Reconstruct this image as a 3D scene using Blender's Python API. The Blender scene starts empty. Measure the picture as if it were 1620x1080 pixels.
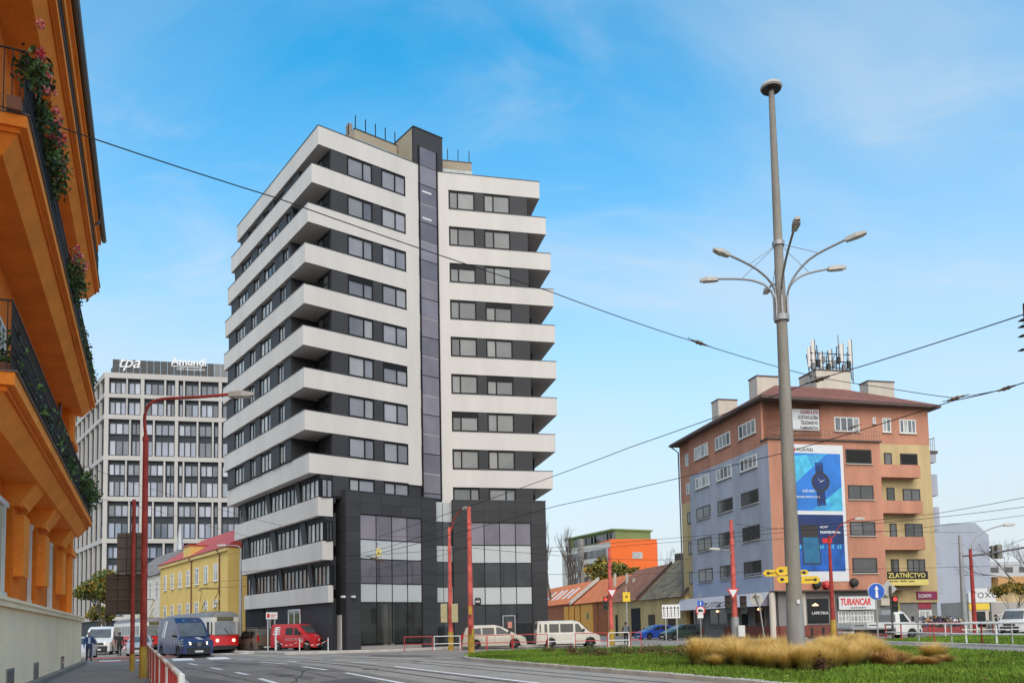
import bpy, bmesh, math, random
from mathutils import Vector, Matrix
random.seed(7)
D = bpy.data; SC = bpy.context.scene; COL = SC.collection
# ---------------------------------------------------------------- camera
FPX, CX, CY, ROLL, EYE = 1300.0, 810.0, 897.0, 0.0205, 1.55
TH = math.atan(94 / FPX)
cd = D.cameras.new('camera'); cam = D.objects.new('camera', cd); COL.objects.link(cam)
cd.sensor_width = 36; cd.lens = FPX / 1620 * 36; cd.shift_y = (CY - 540) / 1620
cd.clip_end = 3000; cd.clip_start = .1
_r0, _u0, _f = Vector((1, 0, 0)), Vector((0, -math.sin(TH), math.cos(TH))), Vector((0, math.cos(TH), math.sin(TH)))
_c, _s = math.cos(ROLL), math.sin(ROLL)
_r, _u = _c * _r0 - _s * _u0, _s * _r0 + _c * _u0
cam.matrix_world = Matrix(((_r.x, _u.x, -_f.x, 0), (_r.y, _u.y, -_f.y, 0), (_r.z, _u.z, -_f.z, EYE), (0, 0, 0, 1)))
SC.camera = cam
# ---------------------------------------------------------------- sky, sun, exposure
SUN_EL, SUN_ROT = math.radians(45), math.pi - .08
w = D.worlds.new('World'); SC.world = w; w.use_nodes = True
nt = w.node_tree; N = nt.nodes; L = nt.links
for n in list(N): N.remove(n)
out = N.new('ShaderNodeOutputWorld'); bg = N.new('ShaderNodeBackground'); L.new(bg.outputs[0], out.inputs[0])
sky = N.new('ShaderNodeTexSky'); sky.sky_type = 'NISHITA'; sky.sun_disc = False
sky.sun_elevation = SUN_EL; sky.sun_rotation = SUN_ROT; sky.air_density = 1.0; sky.dust_density = .6; sky.ozone_density = 2.2
hs = N.new('ShaderNodeHueSaturation'); hs.inputs['Saturation'].default_value = 1.5; hs.inputs['Hue'].default_value = .478; hs.inputs['Value'].default_value = 3.0
L.new(sky.outputs[0], hs.inputs['Color'])
tc = N.new('ShaderNodeTexCoord'); sx = N.new('ShaderNodeSeparateXYZ'); L.new(tc.outputs['Generated'], sx.inputs[0])
ad = N.new('ShaderNodeMath'); ad.operation = 'ADD'; ad.inputs[1].default_value = .22; L.new(sx.outputs[2], ad.inputs[0])
dv = N.new('ShaderNodeVectorMath'); dv.operation = 'DIVIDE'; L.new(tc.outputs['Generated'], dv.inputs[0])
cb = N.new('ShaderNodeCombineXYZ'); [L.new(ad.outputs[0], cb.inputs[i]) for i in range(3)]; L.new(cb.outputs[0], dv.inputs[1])
mp = N.new('ShaderNodeMapping'); mp.inputs['Rotation'].default_value = (0, 0, .9); mp.inputs['Scale'].default_value = (.75, 1.5, .6)
mp.inputs['Location'].default_value = (1.7, 5.1, 0)
L.new(dv.outputs[0], mp.inputs[0])
nz = N.new('ShaderNodeTexNoise'); nz.inputs['Scale'].default_value = 1.15; nz.inputs['Detail'].default_value = 7; nz.inputs['Roughness'].default_value = .52
nz.inputs['Distortion'].default_value = .5
L.new(mp.outputs[0], nz.inputs['Vector'])
rp = N.new('ShaderNodeValToRGB'); rp.color_ramp.elements[0].position = .42; rp.color_ramp.elements[1].position = .80
rp.color_ramp.elements[0].color = (0, 0, 0, 1); rp.color_ramp.elements[1].color = (.7, .7, .7, 1)
L.new(nz.outputs['Fac'], rp.inputs[0])
# thin haze thickens towards the horizon
hz = N.new('ShaderNodeMapRange'); hz.inputs[1].default_value = .0; hz.inputs[2].default_value = .69; hz.inputs[3].default_value = .98; hz.inputs[4].default_value = .0
hz.interpolation_type = 'SMOOTHSTEP'
L.new(sx.outputs[2], hz.inputs[0])
n2 = N.new('ShaderNodeTexNoise'); n2.inputs['Scale'].default_value = 2.6; n2.inputs['Detail'].default_value = 8; n2.inputs['Roughness'].default_value = .58; n2.inputs['Distortion'].default_value = .8
mp2 = N.new('ShaderNodeMapping'); mp2.inputs['Rotation'].default_value = (0, 0, .35); mp2.inputs['Scale'].default_value = (.7, 1.6, .6); mp2.inputs['Location'].default_value = (.3, .2, 0); L.new(dv.outputs[0], mp2.inputs[0]); L.new(mp2.outputs[0], n2.inputs['Vector'])
r2 = N.new('ShaderNodeMapRange'); r2.inputs[1].default_value = .50; r2.inputs[2].default_value = .80; r2.inputs[4].default_value = .45; r2.interpolation_type = 'SMOOTHSTEP'; L.new(n2.outputs['Fac'], r2.inputs[0])
def screen(a, b):
    i1 = N.new('ShaderNodeMath'); i1.operation = 'SUBTRACT'; i1.inputs[0].default_value = 1; L.new(a, i1.inputs[1]); i2 = N.new('ShaderNodeMath'); i2.operation = 'SUBTRACT'; i2.inputs[0].default_value = 1; L.new(b, i2.inputs[1])
    pm = N.new('ShaderNodeMath'); pm.operation = 'MULTIPLY'; L.new(i1.outputs[0], pm.inputs[0]); L.new(i2.outputs[0], pm.inputs[1]); o_ = N.new('ShaderNodeMath'); o_.operation = 'SUBTRACT'; o_.inputs[0].default_value = 1; L.new(pm.outputs[0], o_.inputs[1]); return o_
mxx = screen(screen(rp.outputs[0], hz.outputs[0]).outputs[0], r2.outputs[0])
mx = N.new('ShaderNodeMixRGB'); L.new(mxx.outputs[0], mx.inputs[0]); L.new(hs.outputs[0], mx.inputs[1]); mx.inputs[2].default_value = (7.25, 7.95, 8.45, 1)
L.new(mx.outputs[0], bg.inputs[0]); bg.inputs[1].default_value = .088
sd = D.lights.new('sun', 'SUN'); sd.energy = 3.1; sd.angle = math.radians(76); sd.color = (1, .83, .62)
sun = D.objects.new('sun', sd); COL.objects.link(sun)
_sv = Vector((math.sin(SUN_ROT) * math.cos(SUN_EL), math.cos(SUN_ROT) * math.cos(SUN_EL), math.sin(SUN_EL)))
sun.rotation_euler = _sv.to_track_quat('Z', 'Y').to_euler(); sun.location = _sv * 80
vs = SC.view_settings; vs.view_transform = 'Standard'; vs.look = 'None'; vs.exposure = 0.2; vs.gamma = 1; vs.use_curve_mapping = False
SC.cycles.max_bounces = 6; SC.cycles.diffuse_bounces = 3; SC.cycles.glossy_bounces = 3; SC.cycles.use_denoising = True
# ---------------------------------------------------------------- measuring: from a point of the photograph to a point of the place
def ray(px, py):
    u, v = (px - CX) / FPX, (CY - py) / FPX
    u, v = u * _c + v * _s, -u * _s + v * _c
    return Vector((u, math.cos(TH) - v * math.sin(TH), math.sin(TH) + v * math.cos(TH)))
def PZ(px, py, z=0.0):
    r = ray(px, py); t = (z - EYE) / r.z; return Vector((r.x * t, r.y * t, z))
def PY(px, py, y):
    r = ray(px, py); t = y / r.y; return Vector((r.x * t, y, EYE + r.z * t))
def XY(px, y, z=1.5):                  # plan position at depth y for photo column px (at eye height)
    h = 991 - ROLL * (px - 810); p = PY(px, h - (z - EYE) * FPX / y, y); return Vector((p.x, p.y, 0))
class Fr:                              # a vertical plane: s along it, o outwards, z up
    def __init__(s, A, B, loc=None):
        s.A = Vector((A[0], A[1], 0)); d = Vector((B[0] - A[0], B[1] - A[1], 0)); s.len = d.length; s.d = d.normalized()
        s.n = Vector((s.d.y, -s.d.x, 0)); s.rz = math.atan2(s.d.y, s.d.x)
    def pt(s, a, o, z): return s.A + s.d * a + s.n * o + Vector((0, 0, z))
    def hit(s, px, py, o=0.0):
        r = ray(px, py); e = Vector((0, 0, EYE)); t = ((s.A + s.n * o - e).dot(s.n)) / r.dot(s.n); p = e + r * t
        return (p - s.A).dot(s.d), p.z
# ---------------------------------------------------------------- materials
MATS = {}
def M(name, col, rough=.65, metal=0, var=.12, scale=1.2, bump=0, spec=.5, streak=0, emit=0, alpha=1, fine=0, coat=0, rnd=0):
    if name in MATS: return MATS[name]
    m = D.materials.new(name); m.use_nodes = True; MATS[name] = m
    t = m.node_tree; b = t.nodes['Principled BSDF']; c = (*col, 1)
    b.inputs['Base Color'].default_value = c; b.inputs['Roughness'].default_value = rough; b.inputs['Metallic'].default_value = metal
    b.inputs['Specular IOR Level'].default_value = spec; b.inputs['Coat Weight'].default_value = coat
    if emit: b.inputs['Emission Color'].default_value = c; b.inputs['Emission Strength'].default_value = emit
    if alpha < 1: b.inputs['Alpha'].default_value = alpha
    if var or bump:
        g = t.nodes.new('ShaderNodeNewGeometry'); mpn = t.nodes.new('ShaderNodeMapping'); t.links.new(g.outputs['Position'], mpn.inputs[0])
        mpn.inputs['Scale'].default_value = (1, 1, .18 if streak else 1)
        no = t.nodes.new('ShaderNodeTexNoise'); no.inputs['Scale'].default_value = scale; no.inputs['Detail'].default_value = 6; no.inputs['Roughness'].default_value = .6
        t.links.new(mpn.outputs[0], no.inputs['Vector'])
        r = t.nodes.new('ShaderNodeMapRange'); r.inputs[1].default_value = .25; r.inputs[2].default_value = .75
        r.inputs[3].default_value = 1 - var; r.inputs[4].default_value = 1 + var; t.links.new(no.outputs['Fac'], r.inputs[0])
        last = r.outputs[0]
        if fine:
            n2 = t.nodes.new('ShaderNodeTexNoise'); n2.inputs['Scale'].default_value = scale * 14; n2.inputs['Detail'].default_value = 3
            t.links.new(g.outputs['Position'], n2.inputs['Vector'])
            r2 = t.nodes.new('ShaderNodeMapRange'); r2.inputs[1].default_value = .3; r2.inputs[2].default_value = .7; r2.inputs[3].default_value = 1 - fine; r2.inputs[4].default_value = 1 + fine
            t.links.new(n2.outputs['Fac'], r2.inputs[0]); mu = t.nodes.new('ShaderNodeMath'); mu.operation = 'MULTIPLY'
            t.links.new(last, mu.inputs[0]); t.links.new(r2.outputs[0], mu.inputs[1]); last = mu.outputs[0]
        if rnd:
            oi = t.nodes.new('ShaderNodeObjectInfo'); ro = t.nodes.new('ShaderNodeMapRange'); ro.inputs[3].default_value = 1 - rnd; ro.inputs[4].default_value = 1 + rnd; t.links.new(oi.outputs['Random'], ro.inputs[0])
            mu2 = t.nodes.new('ShaderNodeMath'); mu2.operation = 'MULTIPLY'; t.links.new(last, mu2.inputs[0]); t.links.new(ro.outputs[0], mu2.inputs[1]); last = mu2.outputs[0]
        v = t.nodes.new('ShaderNodeVectorMath'); v.operation = 'SCALE'; v.inputs[0].default_value = col; t.links.new(last, v.inputs['Scale'])
        t.links.new(v.outputs[0], b.inputs['Base Color'])
        if bump:
            bp = t.nodes.new('ShaderNodeBump'); bp.inputs['Strength'].default_value = bump; bp.inputs['Distance'].default_value = .02
            n3 = t.nodes.new('ShaderNodeTexNoise'); n3.inputs['Scale'].default_value = scale * 25; t.links.new(g.outputs['Position'], n3.inputs['Vector'])
            t.links.new(n3.outputs['Fac'], bp.inputs['Height']); t.links.new(bp.outputs[0], b.inputs['Normal'])
    return m
def glass(name, col, rough=.06, ior=1.9, var=.35, scale=.5, rnd=.18):
    m = M(name, col, rough, 0, var, scale, 0, .5, rnd=rnd); m.node_tree.nodes['Principled BSDF'].inputs['IOR'].default_value = ior; return m
def tiles(name, c1, c2, sz=.28):       # far clay roof: rows of tiles in world space
    m = D.materials.new(name); m.use_nodes = True; t = m.node_tree; b = t.nodes['Principled BSDF']; b.inputs['Roughness'].default_value = .85
    g = t.nodes.new('ShaderNodeNewGeometry'); no = t.nodes.new('ShaderNodeTexNoise'); no.inputs['Scale'].default_value = .8; no.inputs['Detail'].default_value = 8; no.inputs['Roughness'].default_value = .7
    t.links.new(g.outputs['Position'], no.inputs['Vector'])
    s3 = t.nodes.new('ShaderNodeSeparateXYZ'); t.links.new(g.outputs['Position'], s3.inputs[0])
    wv = t.nodes.new('ShaderNodeMath'); wv.operation = 'MODULO'; wv.inputs[1].default_value = sz; t.links.new(s3.outputs[2], wv.inputs[0])
    r = t.nodes.new('ShaderNodeMapRange'); r.inputs[1].default_value = 0; r.inputs[2].default_value = sz; r.inputs[3].default_value = -.18; r.inputs[4].default_value = .12; t.links.new(wv.outputs[0], r.inputs[0])
    a = t.nodes.new('ShaderNodeMath'); a.operation = 'ADD'; t.links.new(no.outputs['Fac'], a.inputs[0]); t.links.new(r.outputs[0], a.inputs[1])
    cr = t.nodes.new('ShaderNodeValToRGB'); cr.color_ramp.elements[0].position = .3; cr.color_ramp.elements[1].position = .68
    cr.color_ramp.elements[0].color = (*c1, 1); cr.color_ramp.elements[1].color = (*c2, 1); t.links.new(a.outputs[0], cr.inputs[0]); t.links.new(cr.outputs[0], b.inputs['Base Color'])
    bp = t.nodes.new('ShaderNodeBump'); bp.inputs['Strength'].default_value = .6; bp.inputs['Distance'].default_value = .05; t.links.new(a.outputs[0], bp.inputs['Height']); t.links.new(bp.outputs[0], b.inputs['Normal'])
    return m
# ---------------------------------------------------------------- mesh and object helpers
class MB:
    def __init__(s): s.v = []; s.f = []; s.m = []
    def quad(s, a, b, c, d, mi=0):
        i = len(s.v); s.v += [tuple(a), tuple(b), tuple(c), tuple(d)]; s.f.append((i, i + 1, i + 2, i + 3)); s.m.append(mi); return s
    def poly(s, pts, mi=0):
        i = len(s.v); s.v += [tuple(p) for p in pts]; s.f.append(tuple(range(i, i + len(pts)))); s.m.append(mi); return s
    def hexa(s, p, mi=0):              # 8 corners: bottom ring 0-3, top ring 4-7
        i = len(s.v); s.v += [tuple(q) for q in p]
        for f in ((3, 2, 1, 0), (4, 5, 6, 7), (0, 1, 5, 4), (1, 2, 6, 5), (2, 3, 7, 6), (3, 0, 4, 7)): s.f.append(tuple(i + k for k in f)); s.m.append(mi)
        return s
    def box(s, x0, x1, y0, y1, z0, z1, mi=0):
        return s.hexa([(x0, y0, z0), (x1, y0, z0), (x1, y1, z0), (x0, y1, z0), (x0, y0, z1), (x1, y0, z1), (x1, y1, z1), (x0, y1, z1)], mi)
    def fbox(s, fr, a0, a1, o0, o1, z0, z1, mi=0):
        q = [(a0, o1), (a1, o1), (a1, o0), (a0, o0)]
        return s.hexa([fr.pt(a, o, z0) for a, o in q] + [fr.pt(a, o, z1) for a, o in q], mi)
    def prism(s, pts, z0, z1, mi=0):
        n = len(pts); i = len(s.v)
        s.v += [(p[0], p[1], z0) for p in pts] + [(p[0], p[1], z1) for p in pts]
        s.f.append(tuple(i + k for k in range(n - 1, -1, -1))); s.f.append(tuple(i + n + k for k in range(n))); s.m += [mi, mi]
        for k in range(n): j = (k + 1) % n; s.f.append((i + k, i + j, i + n + j, i + n + k)); s.m.append(mi)
        return s
    def tube(s, pts, r, n=6, mi=0, r2=None, cap=True):
        pts = [Vector(p) for p in pts]; i0 = len(s.v); k = len(pts)
        for j, p in enumerate(pts):
            d = (pts[min(j + 1, k - 1)] - pts[max(j - 1, 0)]).normalized(); a = d.orthogonal().normalized() if abs(d.z) < .95 else Vector((1, 0, 0)); a = (a - d * a.dot(d)).normalized()
            if abs(d.z) < .95: a = d.cross(Vector((0, 0, 1))).normalized()
            b = d.cross(a); rr = r if r2 is None else r + (r2 - r) * j / max(1, k - 1)
            if isinstance(r, (list, tuple)): rr = r[j]
            s.v += [tuple(p + a * rr * math.cos(q * 2 * math.pi / n) + b * rr * math.sin(q * 2 * math.pi / n)) for q in range(n)]
        for j in range(k - 1):
            for q in range(n): e = (q + 1) % n; s.f.append((i0 + j * n + q, i0 + j * n + e, i0 + j * n + n + e, i0 + j * n + n + q)); s.m.append(mi)
        if cap: s.f.append(tuple(i0 + q for q in range(n - 1, -1, -1))); s.f.append(tuple(i0 + (k - 1) * n + q for q in range(n))); s.m += [mi, mi]
        return s
    def lathe(s, prof, c=(0, 0, 0), n=14, axis='z', mi=0):   # profile of (radius, height)
        i0 = len(s.v); k = len(prof)
        for r, h in prof:
            for q in range(n):
                a = q * 2 * math.pi / n; p = (r * math.cos(a), r * math.sin(a), h)
                if axis == 'y': p = (p[0], p[2], p[1])
                elif axis == 'x': p = (p[2], p[0], p[1])
                s.v.append((c[0] + p[0], c[1] + p[1], c[2] + p[2]))
        for j in range(k - 1):
            for q in range(n): e = (q + 1) % n; s.f.append((i0 + j * n + q, i0 + j * n + e, i0 + j * n + n + e, i0 + j * n + n + q)); s.m.append(mi)
        s.f.append(tuple(i0 + q for q in range(n - 1, -1, -1))); s.f.append(tuple(i0 + (k - 1) * n + q for q in range(n))); s.m += [mi, mi]
        return s
    def mesh(s, name, mats, smooth=None, recalc=True):
        me = D.meshes.new(name); me.from_pydata(s.v, [], s.f)
        for m in (mats if isinstance(mats, (list, tuple)) else [mats]): me.materials.append(m)
        if any(s.m): me.polygons.foreach_set('material_index', s.m)
        if recalc:
            bm = bmesh.new(); bm.from_mesh(me)
            if smooth: bmesh.ops.remove_doubles(bm, verts=bm.verts, dist=.0005)
            bmesh.ops.recalc_face_normals(bm, faces=bm.faces); bm.to_mesh(me); bm.free()
        if smooth: me.shade_smooth(); me.set_sharp_from_angle(angle=math.radians(smooth))
        me.update(); return me
W = {}
def _rot(v, a): c, s = math.cos(a), math.sin(a); return Vector((v.x * c - v.y * s, v.x * s + v.y * c, v.z))
def put(name, data, parent=None, loc=(0, 0, 0), rz=0.0):     # world place and turn, stored relative to the parent
    o = D.objects.new(name, data); COL.objects.link(o); loc = Vector(loc); W[o.name] = (loc, rz)
    if parent:
        pl, pr = W[parent.name]; o.parent = parent; o.location = _rot(loc - pl, -pr); o.rotation_euler = (0, 0, rz - pr)
    else: o.location = loc; o.rotation_euler = (0, 0, rz)
    return o
LABELS = set()
def tag(o, label=None, cat=None, group=None, kind=None):
    if label: o['label'] = label
    if cat: o['category'] = cat
    if group: o['group'] = group
    if kind: o['kind'] = kind
    return o
def thing(name, loc, label, cat, rz=0, group=None): return tag(put(name, None, None, loc, rz), label, cat, group)
def struct(name, mb, mat, **k): return tag(put(name, mb.mesh(name, mat, **k)), kind='structure')
def build(mb, name, mat, parent=None, smooth=None):          # mb in world coordinates
    loc, rz = W[parent.name] if parent else (Vector((0, 0, 0)), 0)
    mb.v = [tuple(_rot(Vector(v) - loc, -rz)) for v in mb.v]
    return put(name, mb.mesh(name, mat, smooth), parent, loc, rz)
def lpart(mb, name, mat, parent, smooth=None):               # mb in the parent's own coordinates
    loc, rz = W[parent.name]; return put(name, mb.mesh(name, mat, smooth), parent, loc, rz)
CACHE = {}
def cbox(w_, d_, h_, mat):
    k = ('b', round(w_, 2), round(d_, 3), round(h_, 2), mat.name)
    if k not in CACHE: CACHE[k] = MB().box(0, w_, -d_, 0, 0, h_).mesh('block', mat)
    return CACHE[k]
def fpart(name, fr, a0, a1, o0, o1, z0, z1, mat, parent):    # box part on a facade
    return put(name, cbox(a1 - a0, o1 - o0, z1 - z0, mat), parent, fr.pt(a0, o0, z0), fr.rz)
def frame_mesh(w_, h_, splits, rows, fw, dep, mat):
    k = ('f', round(w_, 2), round(h_, 2), tuple(splits), tuple(rows), fw, dep, mat.name)
    if k not in CACHE:
        m = MB(); m.box(0, w_, -dep, 0, 0, fw); m.box(0, w_, -dep, 0, h_ - fw, h_); m.box(0, fw, -dep, 0, fw, h_ - fw); m.box(w_ - fw, w_, -dep, 0, fw, h_ - fw)
        for q in splits: m.box(q * w_ - fw * .5, q * w_ + fw * .5, -dep * .96, 0, fw, h_ - fw)
        for q in rows: m.box(fw, w_ - fw, -dep * .93, 0, q * h_ - fw * .4, q * h_ + fw * .4)
        CACHE[k] = m.mesh('window_frame', mat)
    return CACHE[k]
def window(fr, a0, a1, z0, z1, o, parent, mf, mg, splits=(), rows=(), fw=.07, dep=.07, name='window', panes=True, sill=None):
    w_, h_ = a1 - a0, z1 - z0
    f = put(name, frame_mesh(w_, h_, splits, rows, fw, dep, mf), parent, fr.pt(a0, o, z0), fr.rz)
    xs = [0, *splits, 1]
    for i in range(len(xs) - 1):
        g = mg[random.randrange(len(mg))] if isinstance(mg, (list, tuple)) else mg
        p0, p1 = xs[i] * w_ + fw * .4, xs[i + 1] * w_ - fw * .4
        put('pane', cbox(p1 - p0, .02, h_ - fw, g), f, fr.pt(a0 + p0, o + .012, z0 + fw * .5), fr.rz)
    if sill: put('sill', cbox(w_ + .16, .14, .06, sill), f, fr.pt(a0 - .08, o + .01, z0 - .07), fr.rz)
    return f
def text(s, size, mat, parent, fr, a, o, z, name='lettering', ext=.012, align='LEFT', sx=1.0, shear=0, bold=0):
    c = D.curves.new('t', 'FONT'); c.body = s; c.size = size; c.extrude = ext; c.align_x = align; c.shear = shear; c.offset = bold; c.resolution_u = 3
    t = D.objects.new('t', c); COL.objects.link(t); dg = bpy.context.evaluated_depsgraph_get(); me = D.meshes.new_from_object(t.evaluated_get(dg)); D.objects.remove(t)
    for v in me.vertices: x, y, zz = v.co; v.co = (x * sx, -zz, y)
    me.materials.clear(); me.materials.append(mat)
    return put(name, me, parent, fr.pt(a, o, z), fr.rz)
class LFr:                            # facade frame from an origin and an angle
    def __new__(cls, org, ang): return Fr((org[0], org[1]), (org[0] + math.cos(ang), org[1] + math.sin(ang)))
# ================================================================ the setting: ground, track bed, pavements, islands
m_asph = M('asphalt', (.235, .21, .185), .85, 0, .26, .25, .3, .3, fine=.17)
m_bed = M('track_concrete', (.33, .295, .255), .85, 0, .2, .35, .2, .3, fine=.12)
m_pave = M('pavement_asphalt', (.21, .195, .18), .9, 0, .15, .4, .2, .3, fine=.1)
m_slab = M('pavement_light', (.33, .31, .285), .85, 0, .12, .6, .1, .3)
m_kerb = M('kerb_stone', (.5, .47, .42), .85, 0, .25, 1.5, .3, .3)
m_white = M('road_paint', (.8, .78, .75), .7, 0, .22, 3, 0, .3, fine=.15)
m_red = M('red_paving', (.42, .09, .07), .8, 0, .18, 1.5, 0, .3)
m_steel = M('rail_steel', (.045, .043, .042), .4, .6, .2, 4)
m_soil = M('soil', (.07, .075, .03), .95, 0, .3, .8, .3, .2)
ground = struct('ground', MB().quad((-900, -300, 0), (900, -300, 0), (900, 1500, 0), (-900, 1500, 0)), m_asph)
dO = Vector((-.403, .915, 0)); dLv = Vector((-.592, .806, 0))
trk = [Vector(p + (0,)) for p in ((15.3, -2.6), (9.3, 9.6), (3.9, 21.0), (-2.2, 33.8), (-5.2, 39.8), (-9.2, 46.6), (-13.8, 53.4), (-18.6, 60.1), (-24, 67.5), (-36, 83.8), (-66, 124.6), (-110, 184.5))]
def smooth_path(p, n=5):
    o = []
    for i in range(len(p) - 1):
        a, b, c, d = p[max(i - 1, 0)], p[i], p[i + 1], p[min(i + 2, len(p) - 1)]
        for k in range(n):
            t = k / n; o.append(.5 * ((2 * b) + (c - a) * t + (2 * a - 5 * b + 4 * c - d) * t * t + (3 * b - a - 3 * c + d) * t ** 3))
    return o + [p[-1]]
def offset(path, w_):
    o = []
    for i, p in enumerate(path):
        d = (path[min(i + 1, len(path) - 1)] - path[max(i - 1, 0)]).normalized(); o.append(p + Vector((d.y, -d.x, 0)) * w_)
    return o
def ribbon(path, w0, w1, z):
    a, b = offset(path, w0), offset(path, w1); m = MB()
    for i in range(len(path) - 1): m.quad(a[i] + Vector((0, 0, z)), a[i + 1] + Vector((0, 0, z)), b[i + 1] + Vector((0, 0, z)), b[i] + Vector((0, 0, z)))
    return m
tp = smooth_path(trk)                       # centre of the right-hand track as one looks down the street is tp, the other lies 3.2 m to its left
bed = struct('track_bed', ribbon(tp, -4.6, 1.5, .004), m_bed)
for c in (0, -3.1):
    for r_ in (-.5, .5):
        for e in (0,):
            build(ribbon(tp, c + r_ - .035, c + r_ + .035, .010), 'rail', m_steel, bed)
            build(ribbon(tp, c + r_ + (.045 if r_ < 0 else -.085), c + r_ + (.085 if r_ < 0 else -.045), .009), 'rail_groove', M('groove', (.02, .02, .02), .9, 0, 0), bed)
def mark(p0, p1, wd=.14, par=None, name='lane_dash', z=.014, mat=None):
    a, b = PZ(*p0), PZ(*p1); d = (b - a).normalized(); n = Vector((d.y, -d.x, 0)) * wd / 2; h = Vector((0, 0, z))
    return build(MB().quad(a - n + h, b - n + h, b + n + h, a + n + h), name, mat or m_white, par or ground)
for p0, p1 in (((373, 1063), (392, 1067)), ((411, 1073), (438, 1081)), ((334, 1055.7), (351.5, 1059)), ((298, 1049), (312, 1051.6)), ((477.7, 1054), (518, 1059.5)), ((547, 1064), (645, 1082)),
               ((411, 1047), (454.5, 1050)), ((376, 1043), (399, 1044.2)), ((624, 1054), (856, 1081)), ((557.5, 1047), (595, 1049.2)), ((456, 1045), (471, 1046.7)), ((640, 1041), (672, 1041.6)), ((690, 1040), (720, 1040.3))): mark(p0, p1, .2)
# zebra across the street in front of the trams
for i in range(12):
    a = Vector((-27.3, 53.6, .015)) + Vector((.815, .58, 0)) * (i * 1.25); d = Vector((-.58, .815, 0)) * 2.7; n = Vector((.815, .58, 0)) * .5
    if i not in (6,): build(MB().quad(a, a + n, a + n + d, a + d), 'crossing_stripe', m_white, ground)
for i in range(5):
    a = Vector((-8.5, 55.6, .016)) + Vector((.99, .12, 0)) * i * 3.2; build(MB().quad(a, a + Vector((1.6, .2, 0)), a + Vector((1.58, .34, 0)), a + Vector((-.02, .14, 0))), 'lane_dash', m_white, ground)
# left pavement between the orange house and the railing, and the crossing beyond it
FO = Fr(PZ(128, 1054), PZ(128, 1054) - dO * 30); FO.n = -FO.n      # plinth line of the orange house: s runs towards the camera, o points to the street
pv = [FO.pt(-3.6, -2, 0), FO.pt(-3.6, 2.4, 0), FO.pt(-1, 3.8, 0), FO.pt(12, 4.1, 0), FO.pt(28, 4.3, 0), FO.pt(60, 4.5, 0), FO.pt(60, -2, 0)]
pave_left = struct('pavement_left', MB().prism(pv, 0.0, .13), m_pave)
build(MB().prism([FO.pt(-2.9, .4, 0), FO.pt(-2.9, 2.2, 0), FO.pt(-1.6, 2.2, 0), FO.pt(-1.6, .4, 0)], .13, .137), 'tactile_strip', m_red, pave_left)
for i in range(4): build(MB().fbox(FO, -9.0, -4.4, .4 + i * 2.0, 1.55 + i * 2.0, .012, .016), 'crossing_stripe', m_white, ground)
isl0 = struct('traffic_island', MB().fbox(FO, -13.6, -10.0, -3, 7.0, 0, .12), m_pave)
build(MB().fbox(FO, -12.8, -10.2, -.5, 6.0, .12, .127), 'red_paving', m_red, isl0)
# kerb stones along a path
def kerb(path, parent, h=.14, wd=.18, step=1.0, top=0):
    acc = []
    for i in range(len(path) - 1):
        a, b = path[i], path[i + 1]; n = max(1, round((b - a).length / step))
        for k in range(n): acc.append((a.lerp(b, k / n), a.lerp(b, (k + 1) / n)))
    for a, b in acc[:280]:
        d = b - a; l = d.length; rz = math.atan2(d.y, d.x)
        k_ = ('kerb', round(l, 2), h, wd)
        if k_ not in CACHE:
            m = MB(); l2 = round(l, 2) - .008; c = .025
            m.hexa([(0, -.03, -.05), (l2, -.03, -.05), (l2, wd, -.05), (0, wd, -.05), (0, -.03, h - c), (l2, -.03, h - c), (l2, wd, h - c), (0, wd, h - c)])
            m.hexa([(0, -.03, h - c), (l2, -.03, h - c), (l2, wd, h - c), (0, wd, h - c), (.01, c - .03, h), (l2 - .01, c - .03, h), (l2 - .01, wd, h), (.01, wd, h)]); CACHE[k_] = m.mesh('kerb_stone', m_kerb)
        o = put('kerb_stone', CACHE[k_], parent, (a.x, a.y, random.uniform(-.012, .006)), rz + random.uniform(-.008, .008))
kerb([p for p in (FO.pt(45, 4.4, 0), FO.pt(28, 4.3, 0), FO.pt(12, 4.1, 0), FO.pt(-1, 3.8, 0), FO.pt(-3.6, 2.4, 0))], pave_left, .14)
# the grass island in front
near = [PZ(*p) for p in ((736, 1038), (733, 1041.5), (745, 1044.5), (790, 1048.5), (900, 1058), (1000, 1066.7), (1100, 1075.5), (1200, 1085), (1400, 1105), (1700, 1140))]
far_ = [PZ(*p) for p in ((1760, 1048), (1620, 1036.5), (1500, 1029), (1400, 1024), (1300, 1022), (1200, 1022), (1100, 1024), (1000, 1026.5), (850, 1029.5), (770, 1033))]
isl = [p for p in near + far_]
island = struct('grass_island', MB().prism([(p.x, p.y) for p in isl], -.05, .10), m_soil)
kerb(near, island, .15, .2); kerb(far_, island, .13, .18, 1.5)
isl2p = [PZ(*p) for p in ((1394, 1016.5), (1450, 1018.5), (1530, 1020.5), (1620, 1024), (1800, 1030), (1800, 998), (1620, 1003.5), (1500, 1008), (1400, 1012.5))]
island2 = struct('verge', MB().prism([(p.x, p.y) for p in isl2p], -.05, .10), m_soil)
kerb(isl2p[:5], island2, .14, .2, 1.5)
def inside(p, poly):
    c = False; j = len(poly) - 1
    for i in range(len(poly)):
        a, b = poly[i], poly[j]
        if (a.y > p[1]) != (b.y > p[1]) and p[0] < (b.x - a.x) * (p[1] - a.y) / (b.y - a.y) + a.x: c = not c
        j = i
    return c
m_lawn = M('grass_blades', (.125, .21, .024), .8, 0, .6, .22, 0, .2, fine=.25)
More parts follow.
